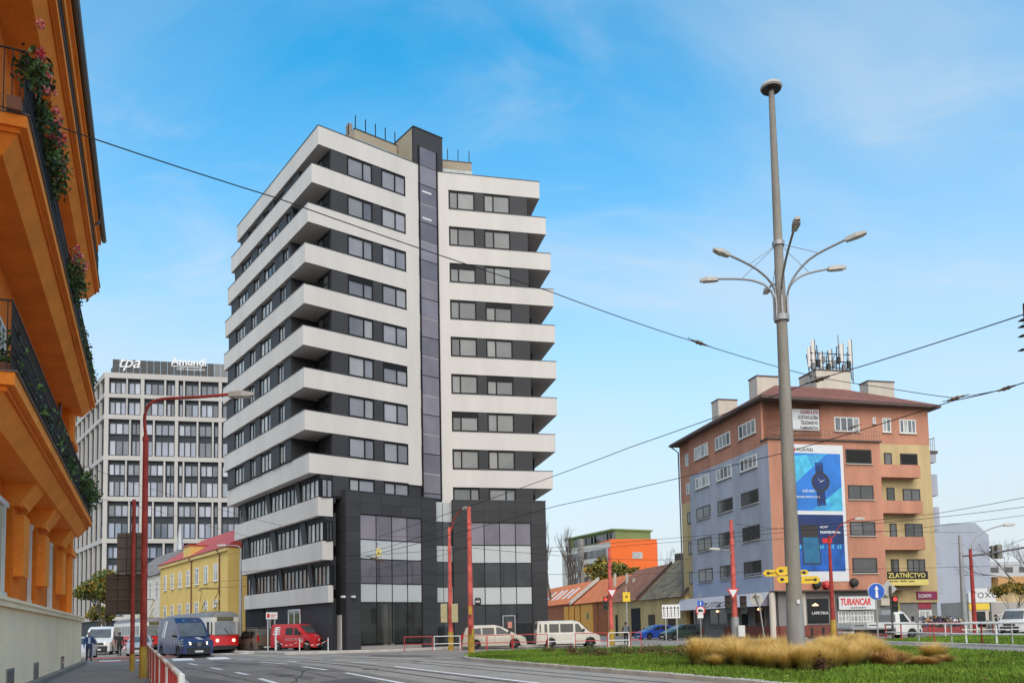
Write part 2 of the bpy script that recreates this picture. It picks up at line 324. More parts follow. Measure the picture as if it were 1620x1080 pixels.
def lawn(poly, n, name, label, hmin, hmax, seed):
    rnd = random.Random(seed); xs = [p.x for p in poly]; ys = [p.y for p in poly]; x0, x1, y0, y1 = max(min(xs), -10), min(max(xs), 45), max(min(ys), 12), max(ys)
    v = []; f = []; k = 0
    while k < n:
        y = y0 + (y1 - y0) * rnd.random() ** 1.6; x = rnd.uniform(x0, x1)
        if abs(x / y) > .72 or not inside((x, y), poly): 
            k += .25; continue
        h = rnd.uniform(hmin, hmax); a = rnd.uniform(0, 6.28); wd = rnd.uniform(.012, .028) * (1 + y * .02); lx, ly = rnd.uniform(-.05, .05), rnd.uniform(-.05, .05)
        i = len(v); c, s = math.cos(a) * wd, math.sin(a) * wd
        v += [(x - c, y - s, .09), (x + c, y + s, .09), (x + lx, y + ly, .1 + h)]; f.append((i, i + 1, i + 2)); k += 1
    me = D.meshes.new(name); me.from_pydata(v, [], f); me.materials.append(m_lawn); return tag(put(name, me), label, 'grass', kind='stuff')
lawn(isl, 120000, 'lawn', 'green mown grass covering the kerbed island in the foreground', .04, .14, 1)
lawn(isl2p, 26000, 'lawn', 'green grass of the far verge behind the blue arrow sign', .04, .12, 2)
mlf = [M('leaf_yellow', (.5, .36, .08), .8, 0, .3, 5), M('leaf_brown', (.2, .1, .03), .8, 0, .3, 5)]
m = MB(); rnd = random.Random(5); k = 0
while k < 750:
    y = rnd.uniform(16, 50); x = rnd.uniform(-5, 34)
    k += .2
    if inside((x, y), isl) and abs(x / y) < .68:
        k += .8; s = rnd.uniform(.03, .07); a = rnd.uniform(0, 6.3); c, q = math.cos(a) * s, math.sin(a) * s; z = .17 + rnd.uniform(-.02, .03)
        m.quad((x - c, y - q, z), (x + q, y - c, z + .02), (x + c, y + q, z), (x - q, y + c, z + .01), rnd.randrange(2))
tag(put('fallen_leaves', m.mesh('fallen_leaves', mlf)), 'yellow and brown fallen leaves scattered over the grass island', 'leaves', kind='stuff')
# repairs, stains and manhole covers in the carriageway
m_patch = M('asphalt_patch', (.165, .15, .135), .9, 0, .15, .6, .2, .3, fine=.12); m_patch2 = M('asphalt_new', (.13, .12, .11), .9, 0, .12, .6, .2, .3, fine=.12); m_tar = M('tar_seam', (.05, .046, .042), .7, 0, .2, 2)
def gpoly(pts, z, name, mat): return build(MB().poly([PZ(*p) + Vector((0, 0, z)) for p in pts]), name, mat, ground)
for i, (pts, mt) in enumerate(((((430, 1050), (520, 1056), (560, 1063), (470, 1060)), m_patch), (((300, 1068), (372, 1078), (350, 1092), (270, 1082)), m_patch), (((560, 1071), (628, 1084), (560, 1092), (505, 1078)), m_patch2), (((590, 1035), (690, 1036), (680, 1038.5), (580, 1038)), m_patch2), (((340, 1045), (420, 1049), (400, 1052), (330, 1048)), m_patch), (((1430, 1023), (1560, 1031), (1540, 1033), (1420, 1024.6)), m_patch), (((430, 1062), (500, 1071), (490, 1075), (420, 1066)), m_patch))): gpoly(pts, .003 + .0004 * i, 'asphalt_patch', mt)
def seam(pts, wd=.05):
    P = [PZ(*p) for p in pts]; r_ = random.Random(len(pts)); Q = []
    for a, b in zip(P, P[1:]):
        for k in range(7): Q.append(a.lerp(b, k / 7) + Vector((r_.gauss(0, .07), r_.gauss(0, .07), 0)))
    build(ribbon(Q, -wd / 2, wd / 2, .0075), 'tar_seam', m_tar, ground)
for pts in (((290, 1055), (360, 1068), (430, 1083)), ((380, 1049), (470, 1058), (545, 1075)), ((470, 1047), (560, 1052), (640, 1060)), ((445, 1090), (480, 1064), (500, 1052)), ((560, 1040), (640, 1043)), ((330, 1075), (420, 1072))): seam(pts)
for x, y in ((452, 1068), (350, 1052), (585, 1058), (520, 1042), (660, 1046)):
    p = PZ(x, y); o = put('manhole_cover', MB().lathe([(.001, .012), (.27, .012), (.28, .009), (.33, .009), (.34, .002)], (0, 0, 0), 20).mesh('manhole_cover', M('cast_iron', (.07, .065, .06), .6, .5, .2, 6)), ground, p)
# ================================================================ the white and charcoal tower
m_band = M('render_white', (.555, .525, .49), .8, 0, .09, .5, .05, .3, streak=1, fine=.02)
m_dark = M('charcoal_cladding', (.040, .040, .043), .6, 0, .12, .5, 0, .25, rnd=.1)
m_dark2 = M('charcoal_panel', (.036, .036, .040), .6, 0, .1, .6, 0, .25)
m_alu = M('frame_anthracite', (.012, .0125, .014), .55, 0, .05, 2, 0, .15)
m_cap = M('parapet_cap', (.05, .05, .055), .4, .5, .05, 2)
g_sky = [glass('glass_a', (.255, .25, .275), .05, 1.42, .2, rnd=.3), glass('glass_b', (.215, .22, .24), .05, 1.42, .25, rnd=.35), glass('glass_c', (.285, .285, .295), .05, 1.42, .2)]  # sky reflection is put into these pale lavender base colours
g_f2 = [glass('glass_f', (.165, .172, .172), .05, 1.42, .2, rnd=.3), glass('glass_g', (.135, .142, .145), .05, 1.42, .25, rnd=.4), glass('glass_h', (.19, .192, .19), .05, 1.42, .2)]
g_dark = [glass('glass_d', (.03, .033, .036), .04, 1.5, .4), glass('glass_e', (.05, .054, .058), .04, 1.5, .4)]
g_cur = [glass('glass_curtain', (.42, .42, .40), .12, 1.6, .3, 2.2), glass('glass_blind', (.30, .30, .28), .12, 1.6, .3, 2.2), glass('glass_dim', (.12, .125, .12), .08, 1.7, .4, 2)]
g_sky_lilac = [glass('glass_lilac', (.19, .172, .2), .05, 1.42, .2), glass('glass_sky_lilac_b', (.155, .142, .168), .05, 1.42, .25)]  # lilac of the mirrored sky, painted as the pane's base colour
m_wpan = M('white_spandrel', (.43, .455, .45), .35, 0, .05, .6, rnd=.04)
HT, FH = 38.5, 3.05
CP = [(503.3, 198.4), (493, 256.7), (487, 318), (482.6, 381), (481, 445.7), (479.5, 512), (481, 578), (482, 646.6), (489, 714), (502.8, 785.6), (509.8, 855)]
RP = [(853, 288), (863, 344), (871, 400.5), (875.5, 458), (878, 516), (880, 574), (881, 631.5), (878.5, 690), (874.5, 748.5)]
c0 = PZ(*CP[0], HT); s1 = PZ(661, 260, HT); s2 = PZ(692, 272, HT); r0 = PZ(*RP[0], HT); l0 = PZ(374.5, 359.6, HT)
dl = Vector((math.cos(math.radians(126.3)), math.sin(math.radians(126.3)), 0))
F1 = Fr(c0, s1); F2 = Fr(s2, s2 + (r0 - s2))
tower = thing('apartment_tower', (F1.pt(5, -6, 0).x, F1.pt(5, -6, 0).y, 0), 'tall white and charcoal apartment tower with stepped corner balconies', 'building')
back = F1.n * -17
def left_line(k):                            # where the white band of floor k turns the corner, on the plane of F1
    a, _ = F1.hit(*CP[k]); return a
def right_line(k): a, _ = F2.hit(*RP[k]); return a
LEN = 18.5
for k in range(9):
    zt = HT - FH * k; zb = zt - 1.42; c = F1.pt(left_line(k), 0, 0); r = F2.pt(right_line(k), 0, 0); le = c + dl * LEN
    rb = r + F2.n * -15; lb = le + F1.d * 12
    pts = [le, c, F1.pt(F1.len, 0, 0), F2.pt(0, 0, 0), r, rb, lb]
    b_ = build(MB().prism([(p.x, p.y) for p in pts], zb, zt), 'band', m_band, tower)
    o_ = .03; cc = [p for p in pts]
    wl, wr = F1.hit(643.5, 480)[0], F2.hit(712, 480)[0]
    cl = [le - dl * -.03 - F1.d * .03, c - F1.d * .04 + F1.n * .03]; cr_ = [r + F2.n * .03 + F2.d * .03, rb]
    if k == 0: build(MB().prism([(p.x, p.y) for p in cl + [F1.pt(F1.len, .03, 0), F2.pt(0, .03, 0)] + cr_ + [lb]], zt + .002, zt + .05), 'coping', m_cap, b_)
    else:
        build(MB().prism([(p.x, p.y) for p in cl + [F1.pt(wl, .03, 0), F1.pt(wl, -6, 0), lb]], zt + .002, zt + .04), 'coping', m_cap, b_); build(MB().prism([(p.x, p.y) for p in [F2.pt(wr, .03, 0)] + cr_ + [F2.pt(wr, -6, 0)]], zt + .002, zt + .04), 'coping', m_cap, b_)
# walls behind the window rows, one block per floor, each following its own white band
kR = F2.hit(835, 385)[0]
kl0 = F1.hit(524, 300)[0]                    # right side of the corner balcony on the front
inn, IN = 2.3, .12
def floor_frame(k, ins=.32): c = F1.pt(left_line(k) + ins, 0, 0); return Fr(c + dl * (LEN - .55), c)
FLs = []; PCD = []
for k in range(9):
    fl = floor_frame(k, .32 if k < 8 else 1.5); bal = fl.hit(463, 226 + 62 * k)[0] if k < 8 else fl.len - .3
    pB = fl.pt(bal, 0, 0); pC = pB + F1.d * inn; pE = F1.pt(kl0, -IN, 0); pD = pE - F1.n * 2.2
    if k == 8: poly = [fl.pt(0, 0, 0), fl.pt(fl.len, -.02, 0), pE]
    else: poly = [fl.pt(0, 0, 0), pB, pC, pD, pE]
    poly += [F1.pt(F1.len + .2, -IN, 0), F2.pt(0, -IN, 0), F2.pt(kR, -IN, 0), F2.pt(kR, -3.0, 0), F2.pt(kR + .9, -3.0, 0), F2.pt(kR + .9, -13, 0), fl.pt(.3, -10.5, 0)]
    build(MB().prism([(p.x, p.y) for p in poly], HT - FH * (k + 1) - .01, HT - FH * k - 1.41), 'core_wall', m_dark2, tower)
    FLs.append((fl, bal)); PCD.append((pC, pD, pE))
# white vertical strips beside the glazed stair strip
wl, wr = F1.hit(643.5, 480)[0], F2.hit(712, 480)[0]
build(MB().fbox(F1, wl, F1.len, -.3, -.003, 12.6, HT - 1.2), 'wall_strip', m_band, tower)
build(MB().fbox(F2, 0, wr, -.3, -.003, 9.9, HT - 1.2), 'wall_strip', m_band, tower)
# window rows, floors 0 (top) to 8
f1x = ((549.6, 589.6, .62), (604, 642.5, .56)); f2x = ((712, 753, .34), (767.5, 809, .36))
FLx = [(376, 390.5, 3), (400, 408.5, 2), (416.5, 433, 3), (446, 455, 2)]     # on row 3
flw = [(FLs[3][0].hit(a, 560)[0], FLs[3][0].hit(b, 545)[0], n) for a, b, n in FLx]
rndt = random.Random(11)
for k in range(9):
    zt = HT - FH * k - 1.42; zb = HT - FH * (k + 1) + .04; hi = zt - (.02 if k < 8 else 0); zw = zt - .04; low = zb
    if k == 8: low = zt - 1.5
    edges = []
    for fr, lst, e0, e1 in ((F1, f1x, kl0, wl), (F2, f2x, wr, kR)):
        a = [(fr.hit(x0, 470, -.1)[0], fr.hit(x1, 470, -.1)[0], sp) for x0, x1, sp in lst]; cur = e0
        for (x0, x1, sp) in a:
            if x0 - cur > .06: fpart('cladding_panel', fr, cur + .01, x0 - .01, -IN, -.03, low, zt, m_dark, tower)
            cur = x1; shut = rndt.random() < .13
            hh = zw - (.34 if shut else .03)
            window(fr, x0, x1, low, hh, -.11, tower, m_alu, g_sky if fr is F1 else g_f2, (sp,) if k != 8 else (1 - sp,), fw=.1, dep=.09)
            fpart('blind_box', fr, x0, x1, -IN, -.05 if shut else -.08, hh + .005, zt, m_alu, tower)
        if e1 - cur > .06: fpart('cladding_panel', fr, cur + .01, e1, -IN, -.03, low, zt, m_dark, tower)
    if k == 8: continue
    cur = 0; FLc, bal = FLs[k]; pC, pD, pE = PCD[k]
    for a0, a1, n in flw:
        fpart('cladding_panel', FLc, cur + .01, a0 - .01, 0, .16, zb - .04, zt, m_dark, tower); cur = a1
        window(FLc, a0, a1, zb - .02, zt - .2, .02, tower, m_alu, g_cur if k > 1 else [g_cur[0], g_sky[0], g_cur[2]], tuple(i / n for i in range(1, n)), fw=.07, dep=.09)
    fpart('cladding_panel', FLc, cur + .01, bal, 0, .16, zb - .04, zt, m_dark, tower)
    # windows at the back of the corner balcony
    FB1 = Fr(pC, pD)
    if k == 8: continue
    if FB1.len > 1.2:
        window(FB1, .2, FB1.len - .15, zb, zt - .15, .02, tower, m_alu, [g_dark[1], g_cur[2]], (.35, .7), (.45,), fw=.09)
    FB2 = Fr(pD, pE); window(FB2, .15, FB2.len - .25, zb, zt - .2, .02, tower, m_alu, [g_dark[0], g_cur[2]], (.5,), (.5,), fw=.1)
    FB3 = Fr(F2.pt(kR, -2.97, 0), F2.pt(kR + .9, -2.97, 0)); window(FB3, .1, .8, zb, zt - .3, .02, tower, m_alu, g_dark, (), (), fw=.1)
# glazed stair strip with the dark head above the roof
FS = Fr(F1.pt(F1.len, .02, 0), F2.pt(0, .02, 0))
a0, a1 = 0.02, FS.len - .02
zs = FS.hit(664, 786)[1]; ztop = FS.hit(662, 203)[1]; zg = FS.hit(664, 231)[1]
head = build(MB().fbox(FS, -.35, FS.len + .55, -3.6, -.06, HT - 1.2, ztop), 'stair_head', m_dark, tower)
build(MB().fbox(FS, -.4, FS.len + .6, -3.65, -.02, ztop, ztop + .08), 'coping', m_cap, head)
build(MB().fbox(FS, a0, a0 + .12, -.3, .05, zs, zg).fbox(FS, a1 - .12, a1, -.3, .05, zs, zg), 'strip_frame', m_alu, tower)
build(MB().fbox(FS, a0 + .12, a1 - .12, -.3, -.05, zs, zg), 'strip_back', m_dark2, tower)
nst = 17; dz = (zg - zs) / nst * 1.0; zz = zg; i = 0
while zz > zs + .3:
    z1 = zz; z0 = max(zs, zz - 1.525 * 1.02); i += 1
    put('strip_pane', cbox(a1 - a0 - .26, .05, z1 - z0 - .07, g_sky_lilac[i % 2]), tower, FS.pt(a0 + .13, -.04, z0), FS.rz); zz = z0
for zz in (HT - 2.2, HT - 4.4): put('strip_light', cbox(.85, .02, .16, M('lit_tube', (.55, .54, .56), .5, 0, 0, emit=.06)), tower, FS.pt(.35, .015, zz), FS.rz)
# penthouse terrace and beige set-back storey
m_beige = M('beige_render', (.33, .28, .2), .8, 0, .1, .6)
m_rail = glass('rail_glass', (.30, .36, .36), .05, 1.6, .1)
p0 = F1.hit(556, 196, -1.8); 
zbt = F1.hit(563, 192, -2.2)[1]
pa = F1.hit(561, 193, -2.4)[0]; ph = [F1.pt(pa, -2.4, 0), F1.pt(F1.len - .45, -2.4, 0), F1.pt(F1.len - .45, -10, 0), F1.pt(pa, -10, 0)]
build(MB().prism([(p.x, p.y) for p in ph], HT + .9, HT + 2.55), 'penthouse_parapet', m_beige, tower)
build(MB().prism([(p.x, p.y) for p in [F1.pt(pa - .05, -2.35, 0), F1.pt(F1.len - .45, -2.35, 0), F1.pt(F1.len - .45, -2.6, 0), F1.pt(pa - .05, -2.6, 0)]], HT + 2.552, HT + 2.6), 'coping', m_cap, tower)
build(MB().prism([(p.x, p.y) for p in [F1.pt(pa + .5, -3.2, 0), F1.pt(F1.len, -3.2, 0), F1.pt(F1.len, -9.5, 0), F1.pt(pa + .5, -9.5, 0)]], HT - .3, HT + .9), 'penthouse_wall', m_dark2, tower)
for i in range(5):
    a = pa - .3 + i * 1.3; fpart('glass_panel', F1, a, a + 1.27, -1.2, -1.18, HT + .05, HT + .95, m_rail, tower)
build(MB().fbox(FS, -.36, -.1, -8, -.3, HT - 1.2, ztop - .02), 'stair_side_wall', m_beige, tower)
rr = F2.hit(746, 270, -2.4)[0]
build(MB().fbox(F2, .6, rr, -9, -2.4, HT + .85, HT + 2.45), 'penthouse_parapet', m_beige, tower)
build(MB().fbox(F2, .6, rr + .04, -9, -2.36, HT + 2.452, HT + 2.5), 'coping', m_cap, tower)
build(MB().fbox(F2, .6, rr - .5, -9, -3, HT - .3, HT + .85), 'penthouse_wall', m_dark2, tower)
for i in range(4): fpart('glass_panel', F2, .6 + i * .62, 1.2 + i * .62, -1.1, -1.08, HT + .05, HT + .95, m_rail, tower)
for a in (pa + .1, pa + 1.0, pa + 1.9, pa + 2.8, pa + 3.7, pa + 4.6): fpart('railing_post', F1, a, a + .06, -2.55, -2.49, HT + 2.6, HT + 3.75, m_alu, tower)
for a in (1.2, 2.1, rr - .2): fpart('railing_post', F2, a, a + .06, -2.6, -2.54, HT + 2.5, HT + 3.6, m_alu, tower)
for a, h in ((1.0, 1.1), (-.6, .9), (-2.4, .8)):
    fpart('railing_post', F1, pa + .02, pa + .08, -2.6 + a * 1.0 - 2.0, -2.53 + a * 1.0 - 2.0, HT + 2.55, HT + 3.6, m_alu, tower)
for a, w_, h in ((4.6, .3, 1.5), (5.3, .8, 1.0), (6.5, .8, 1.1)): fpart('vent_stack', F1, a, a + w_, -4.6, -4.0, HT + 2.5, HT + 2.5 + h, M('vent_brick', (.25, .2, .17), .8), tower)
# lower left part: ribbon windows between slanted piers
CB = {9: ((502.8, 785.6), (502.8, 815), (366.4, 832)), 10: ((509.8, 855), (509.8, 884.6), (379, 890)), 11: ((519, 925), (519, 952), (384, 941.6))}
a_in = F1.hit(527, 900)[0]
pL = {}
for k, (ct, cb_, lt) in CB.items():
    zt = HT - FH * k; a = {9: .15, 10: .45, 11: .75}[k]; c = F1.pt(a, 0, 0) if k < 11 else F1.pt(a, 0, 0)
    zt = F1.hit(*ct)[1]; zb = F1.hit(*cb_)[1]
    c = PZ(*ct, zt); rgt = F1.pt(a_in, 0, 0); le = c + dl * (LEN + (0 if k < 10 else -.4)); lb = le + F1.d * 8
    pL[k] = (c, zt, zb)
    b_ = build(MB().prism([(p.x, p.y) for p in (le, c, rgt, rgt - F1.n * 8, lb)], zb, zt), 'band', m_band, tower)
def low_frame(k, ins): c = pL[k][0] + F1.d * ins; return Fr(c + dl * (LEN - .5), c)
FLr = {0: Fr(pL[9][0] + F1.d * .2 + dl * (LEN - .5), pL[9][0] + F1.d * .2), 1: low_frame(10, .2), 2: low_frame(11, .25)}
FLd = low_frame(11, .35)
rows_ = [(HT - FH * 8 - 1.42, pL[9][1]), (pL[9][2], pL[10][1]), (pL[10][2], pL[11][1])]
for r_, (zt, zb) in enumerate(rows_ + [(pL[11][2], .15)]):
    fl = FLr.get(r_, FLd)
    build(MB().prism([(p.x, p.y) for p in (fl.pt(0, 0, 0), fl.pt(fl.len, 0, 0), F1.pt(a_in + .3, -.15, 0), F1.pt(a_in + .3, -9, 0), fl.pt(0, -8, 0))], zb - .3, zt + .3), 'lower_wall', m_dark2, tower)
pier_x = {0: [(161, 200), (310, 345), (490, 525)], 1: [(180, 215), (340, 380), (520, 565)], 2: [(222, 255), (385, 415), (565, 600)]}
for r_, (zt, zb) in enumerate(rows_):
    fl = FLr[r_]; zt -= .02; ymid = {0: 790, 1: 855, 2: 915}[r_]; aend = fl.len - .02; ed = [.3]
    for q0, q1 in pier_x[r_]:
        x0, x1 = 340 + q0 / 3.857, 340 + q1 / 3.857; y_ = ymid + (500 - x0) * .2
        s0, s1_ = fl.hit(x0, y_, .15)[0], fl.hit(x1, y_, .15)[0]; w_ = min(1.1, max(.5, s1_ - s0) * .55)
        mm = MB(); mm.hexa([fl.pt(s0 + .55, .2, zb), fl.pt(s0 + .55 + w_, .2, zb), fl.pt(s0 + .55 + w_, 0, zb), fl.pt(s0 + .55, 0, zb), fl.pt(s0, .2, zt), fl.pt(s0 + w_ * 1.3, .2, zt), fl.pt(s0 + w_ * 1.3, 0, zt), fl.pt(s0, 0, zt)])
        build(mm, 'slanted_pier', m_dark, tower); ed.append((s0 + .15, s0 + .45 + w_))
    cur = ed[0]
    for e in ed[1:] + [(aend, aend)]:
        if e[0] - cur > .5:
            np_ = max(2, round((e[0] - cur) / .8))
            window(fl, cur, e[0] + .25 if e[0] < aend - .1 else e[0], zb, zt - .3, .02, tower, m_alu, g_cur if r_ < 2 else [g_cur[2], glass('glass_rust', (.16, .10, .07), .08, 1.6, .5, 1.5), g_cur[1]], tuple(i / np_ for i in range(1, np_)), fw=.08, dep=.1)
            fpart('blind_box', fl, cur, e[0] if e[0] < aend - .1 else aend, 0, .14, zt - .29, zt - .005, m_alu, tower)
        cur = e[1]
    FC = Fr(fl.pt(fl.len, .0, 0), F1.pt(a_in + .02, -.12, 0)); window(FC, .03, FC.len - .05, zb, zt - .3, .05, tower, m_alu, g_sky if r_ == 0 else g_dark, (.5,), fw=.08)
# the two charcoal boxes with curtain walling
OB = .55
FX1 = Fr(F1.pt(0, OB, 0), F1.pt(F1.len, OB, 0)); FX2 = Fr(F2.pt(0, OB, 0), F2.pt(5, OB, 0))
b0, b1 = FX1.hit(547.4, 850)[0], FX1.hit(690.5, 850)[0]; zbx = FX1.hit(600, 780.5)[1]
q0, q1 = FX2.hit(717, 860)[0], FX2.hit(864.5, 860)[0]; zbx2 = FX2.hit(780, 792)[1]
PG = .16                                     # paving level
def clad(fr, a0, a1, z0, z1, nz, na, th=.035):
    for i in range(nz):
        for j in range(na):
            x0, x1 = a0 + (a1 - a0) * j / na, a0 + (a1 - a0) * (j + 1) / na; y0, y1 = z0 + (z1 - z0) * i / nz, z0 + (z1 - z0) * (i + 1) / nz
            fpart('cladding_panel', fr, x0 + .008, x1 - .008, 0, th, y0 + .008, y1 - .008, m_dark, tower)
def curtain(fr, bx0, bx1, ztop_, cols, zr, pxs, name, depth):
    bk = [fr.pt(bx0, 0, 0), fr.pt(bx1, 0, 0), fr.pt(bx1, -depth, 0), fr.pt(bx0, -depth, 0)]
    g0, g1 = cols[0], cols[-1]
    mm = MB()
    mm.fbox(fr, bx0, g0, -depth, 0, PG - .1, ztop_); mm.fbox(fr, g1, bx1, -depth, 0, PG - .1, ztop_); mm.fbox(fr, g0, g1, -depth, 0, zr[-1][1] + .02, ztop_); mm.fbox(fr, g0, g1, -depth, -.6, PG - .1, zr[-1][1])
    build(mm, name, m_dark2, tower)
    build(MB().fbox(fr, bx0 - .03, bx1 + .03, -depth, .06, ztop_, ztop_ + .07), 'coping', m_cap, tower)
    for (z0, z1, mats) in zr:
        for j in range(len(cols) - 1):
            mt = mats[j % len(mats)]
            put('glazing_panel', cbox(cols[j + 1] - cols[j] - .05, .04, z1 - z0 - .05, mt), tower, fr.pt(cols[j] + .025, -.1, z0 + .025), fr.rz)
    mm = MB()
    for j, c in enumerate(cols): mm.fbox(fr, c - .03, c + .03, -.14, -.035 - .002 * j, zr[0][0], zr[-1][1])
    for z0, z1, _ in zr: mm.fbox(fr, g0, g1, -.15, -.03, z0 - .03, z0 + .03)
    build(mm, 'mullions', m_alu, tower)
    nz = round((ztop_ - PG) / 1.02)
    return nz
cols1 = [FX1.hit(x, 900)[0] for x in (570.5, 596, 620.8, 645, 667.5)]
zr1 = [FX1.hit(571, y)[1] for y in (1018, 952, 922, 883, 852, 813)]
g_low = [glass('glass_shop', (.035, .042, .038), .04, 1.5, .5, .8), glass('glass_shop_b', (.05, .056, .05), .04, 1.5, .5, .8)]
curtain(FX1, b0, b1, zbx, cols1, [(zr1[0], zr1[1], g_low), (zr1[1], zr1[2], [m_wpan]), (zr1[2], zr1[3], [glass('glass_mid', (.085, .078, .095), .04, 1.6, .5, .5)]), (zr1[3], zr1[4], [m_wpan]), (zr1[4], zr1[5], g_sky_lilac)], None, 'podium_box', 4)  # middle row: mirrored sky and dark reflections averaged into one base colour
clad(FX1, b0, cols1[0] - .03, PG, zbx, 12, 1); clad(FX1, cols1[-1] + .03, b1, PG, zbx, 12, 1); clad(FX1, cols1[0] - .02, cols1[-1] + .02, zr1[5] + .03, zbx, 2, 3)
FXs = Fr(FX1.pt(b0, -2.4, 0), FX1.pt(b0, 0, 0)); clad(FXs, .05, FXs.len, PG, zbx, 12, 1)
cols2 = [FX2.hit(x, 900)[0] for x in (742.5, 767, 791.7, 816.7, 841)]
zr2 = [FX2.hit(840, y)[1] for y in (1016, 955, 927, 890, 862, 827)]
for m_ in g_low: m_.node_tree.nodes['Principled BSDF'].inputs['Alpha'].default_value = .5
for x0, x1 in ((611, 617), (621.5, 627)): fpart('inner_pillar', FX1, FX1.hit(x0, 985)[0], FX1.hit(x1, 985)[0], -.58, -.3, PG, zr1[1] - .1, M('inner_plaster', (.6, .56, .48), .8), tower)
fpart('inner_door', FX1, FX1.hit(617, 985)[0], FX1.hit(621.5, 985)[0], -.59, -.5, PG, zr1[1] - .5, M('inner_wood', (.25, .15, .09), .7), tower)
fpart('inner_floor', FX1, cols1[0], cols1[-1], -.6, -.16, PG, PG + .25, m_slab, tower)
curtain(FX2, q0, q1, zbx2, cols2, [(zr2[0], zr2[1], [g_dark[0]]), (zr2[1], zr2[2], [m_wpan]), (zr2[2], zr2[3], g_dark), (zr2[3], zr2[4], [m_wpan]), (zr2[4], zr2[5], g_sky_lilac)], None, 'podium_box', 4)
clad(FX2, q0, cols2[0] - .03, PG, zbx2, 12, 1); clad(FX2, cols2[-1] + .03, q1, PG, zbx2, 12, 1); clad(FX2, cols2[0] - .02, cols2[-1] + .02, zr2[5] + .03, zbx2, 2, 4)
# glazed slot between the boxes
FG = Fr(FX1.pt(b1, -.45, 0), FX2.pt(q0, -.45, 0))
build(MB().fbox(FG, 0, FG.len, -1, -.05, PG - .1, zbx - .3), 'slot_wall', m_dark2, tower)
ys = (1018, 952, 928, 888, 862, 825, 793)
zsl = [FG.hit(700, y)[1] for y in ys]
for i in range(6):
    for j in range(2):
        put('glazing_panel', cbox(FG.len / 2 - .05, .04, zsl[i + 1] - zsl[i] - .05, m_wpan if i in (1, 3, 5) else g_dark[j]), tower, FG.pt(j * FG.len / 2 + .02, -.02, zsl[i]), FG.rz)
# base, doors and the parking sign on the left wall
pave_t = struct('pavement_tower', MB().prism([(p.x, p.y) for p in (FLd.pt(-60, 4.0, 0), FLd.pt(FLd.len + 1.2, 4.0, 0), FX1.pt(b0 + 1, 2.6, 0), FX1.pt(b1, 2.6, 0), FX2.pt(q1 + 6, 2.2, 0), FX2.pt(q1 + 6, -14, 0), FLd.pt(-60, -12, 0))], 0, .15), m_slab)
kerb([FLd.pt(FLd.len - 12, 4.0, 0), FLd.pt(FLd.len + 1.2, 4.0, 0), FX1.pt(b0 + 1, 2.6, 0), FX1.pt(b1, 2.6, 0), FX2.pt(q1 + 6, 2.2, 0)], pave_t, .17)
m_wd = M('white_metal', (.62, .62, .63), .4, 0, .05, 2)
sd_ = FLd.hit(529, 990, .02)
def left_door(x0, x1, y0, y1, name, mat, o=.02):
    a, z1 = FLd.hit(x0, y0, o); b, z0 = FLd.hit(x1, y1, o); return fpart(name, FLd, min(a, b), max(a, b), o, o + .05, PG, z1, mat, tower)
left_door(531, 541, 972, 1022, 'side_door', m_wd) if False else None
dd = FXs.hit(531, 990, .04); de = FXs.hit(541, 990, .04)
if True:
    d_ = fpart('side_door', FXs, .35, 1.75, .045, .09, PG, PG + 2.5, M('door_white', (.8, .8, .8), .45, 0, .04, 2), tower); fpart('door_seam', FXs, 1.02, 1.06, .09, .1, PG, PG + 2.5, m_alu, d_); fpart('door_light', FXs, .35, 1.75, .045, .08, PG + 2.55, PG + 3.4, g_dark[1], tower)
left_door(389, 418, 961, 1015, 'garage_opening', M('void_shade', (.012, .012, .013), .9, 0, 0))  # flat black sheet; the unlit depth is painted by its colour
a, z1 = FLd.hit(457, 964, .02); b, _ = FLd.hit(476, 964, .02)
window(FLd, a, b, PG, z1, .03, tower, m_wd, [glass('glass_door', (.12, .14, .08), .05, 1.6, .4, 2)], (.5,), (.55,), fw=.12, name='entrance_door')
a, z1 = FLd.hit(428, 970, .02); b, _ = FLd.hit(436, 970, .02); window(FLd, a, b, PG, z1, .03, tower, m_wd, g_dark, (), (.6,), fw=.1, name='entrance_door')
a, z_ = FX1.hit(595, 869, -.02); d_ = fpart('wall_notice', FX1, a, a + .42, -.05, -.02, z_ - .45, z_ + .1, M('yellow_paper', (.75, .62, .2), .7), tower); text('V', .3, m_alu, d_, FX1, a + .1, -.018, z_ - .3)
for x in (539, 555): a, z_ = FX1.hit(x, 945, .04); fpart('flood_light', FX1, a, a + .25, .04, .3, z_, z_ + .15, m_wd, tower)
a, z_ = FX2.hit(795, 978, 0); b, _ = FX2.hit(815, 978, 0); window(FX2, a, b, PG, PG + 2.3, -.03, tower, M('alu_bright', (.5, .5, .5), .4, .5), g_dark, (), (), fw=.05, name='entrance_door')
fpart('wall_notice', FX2, a + .4, a + .75, .03, .05, PG + 1.3, PG + 1.8, M('poster_red', (.5, .2, .15), .7), tower)
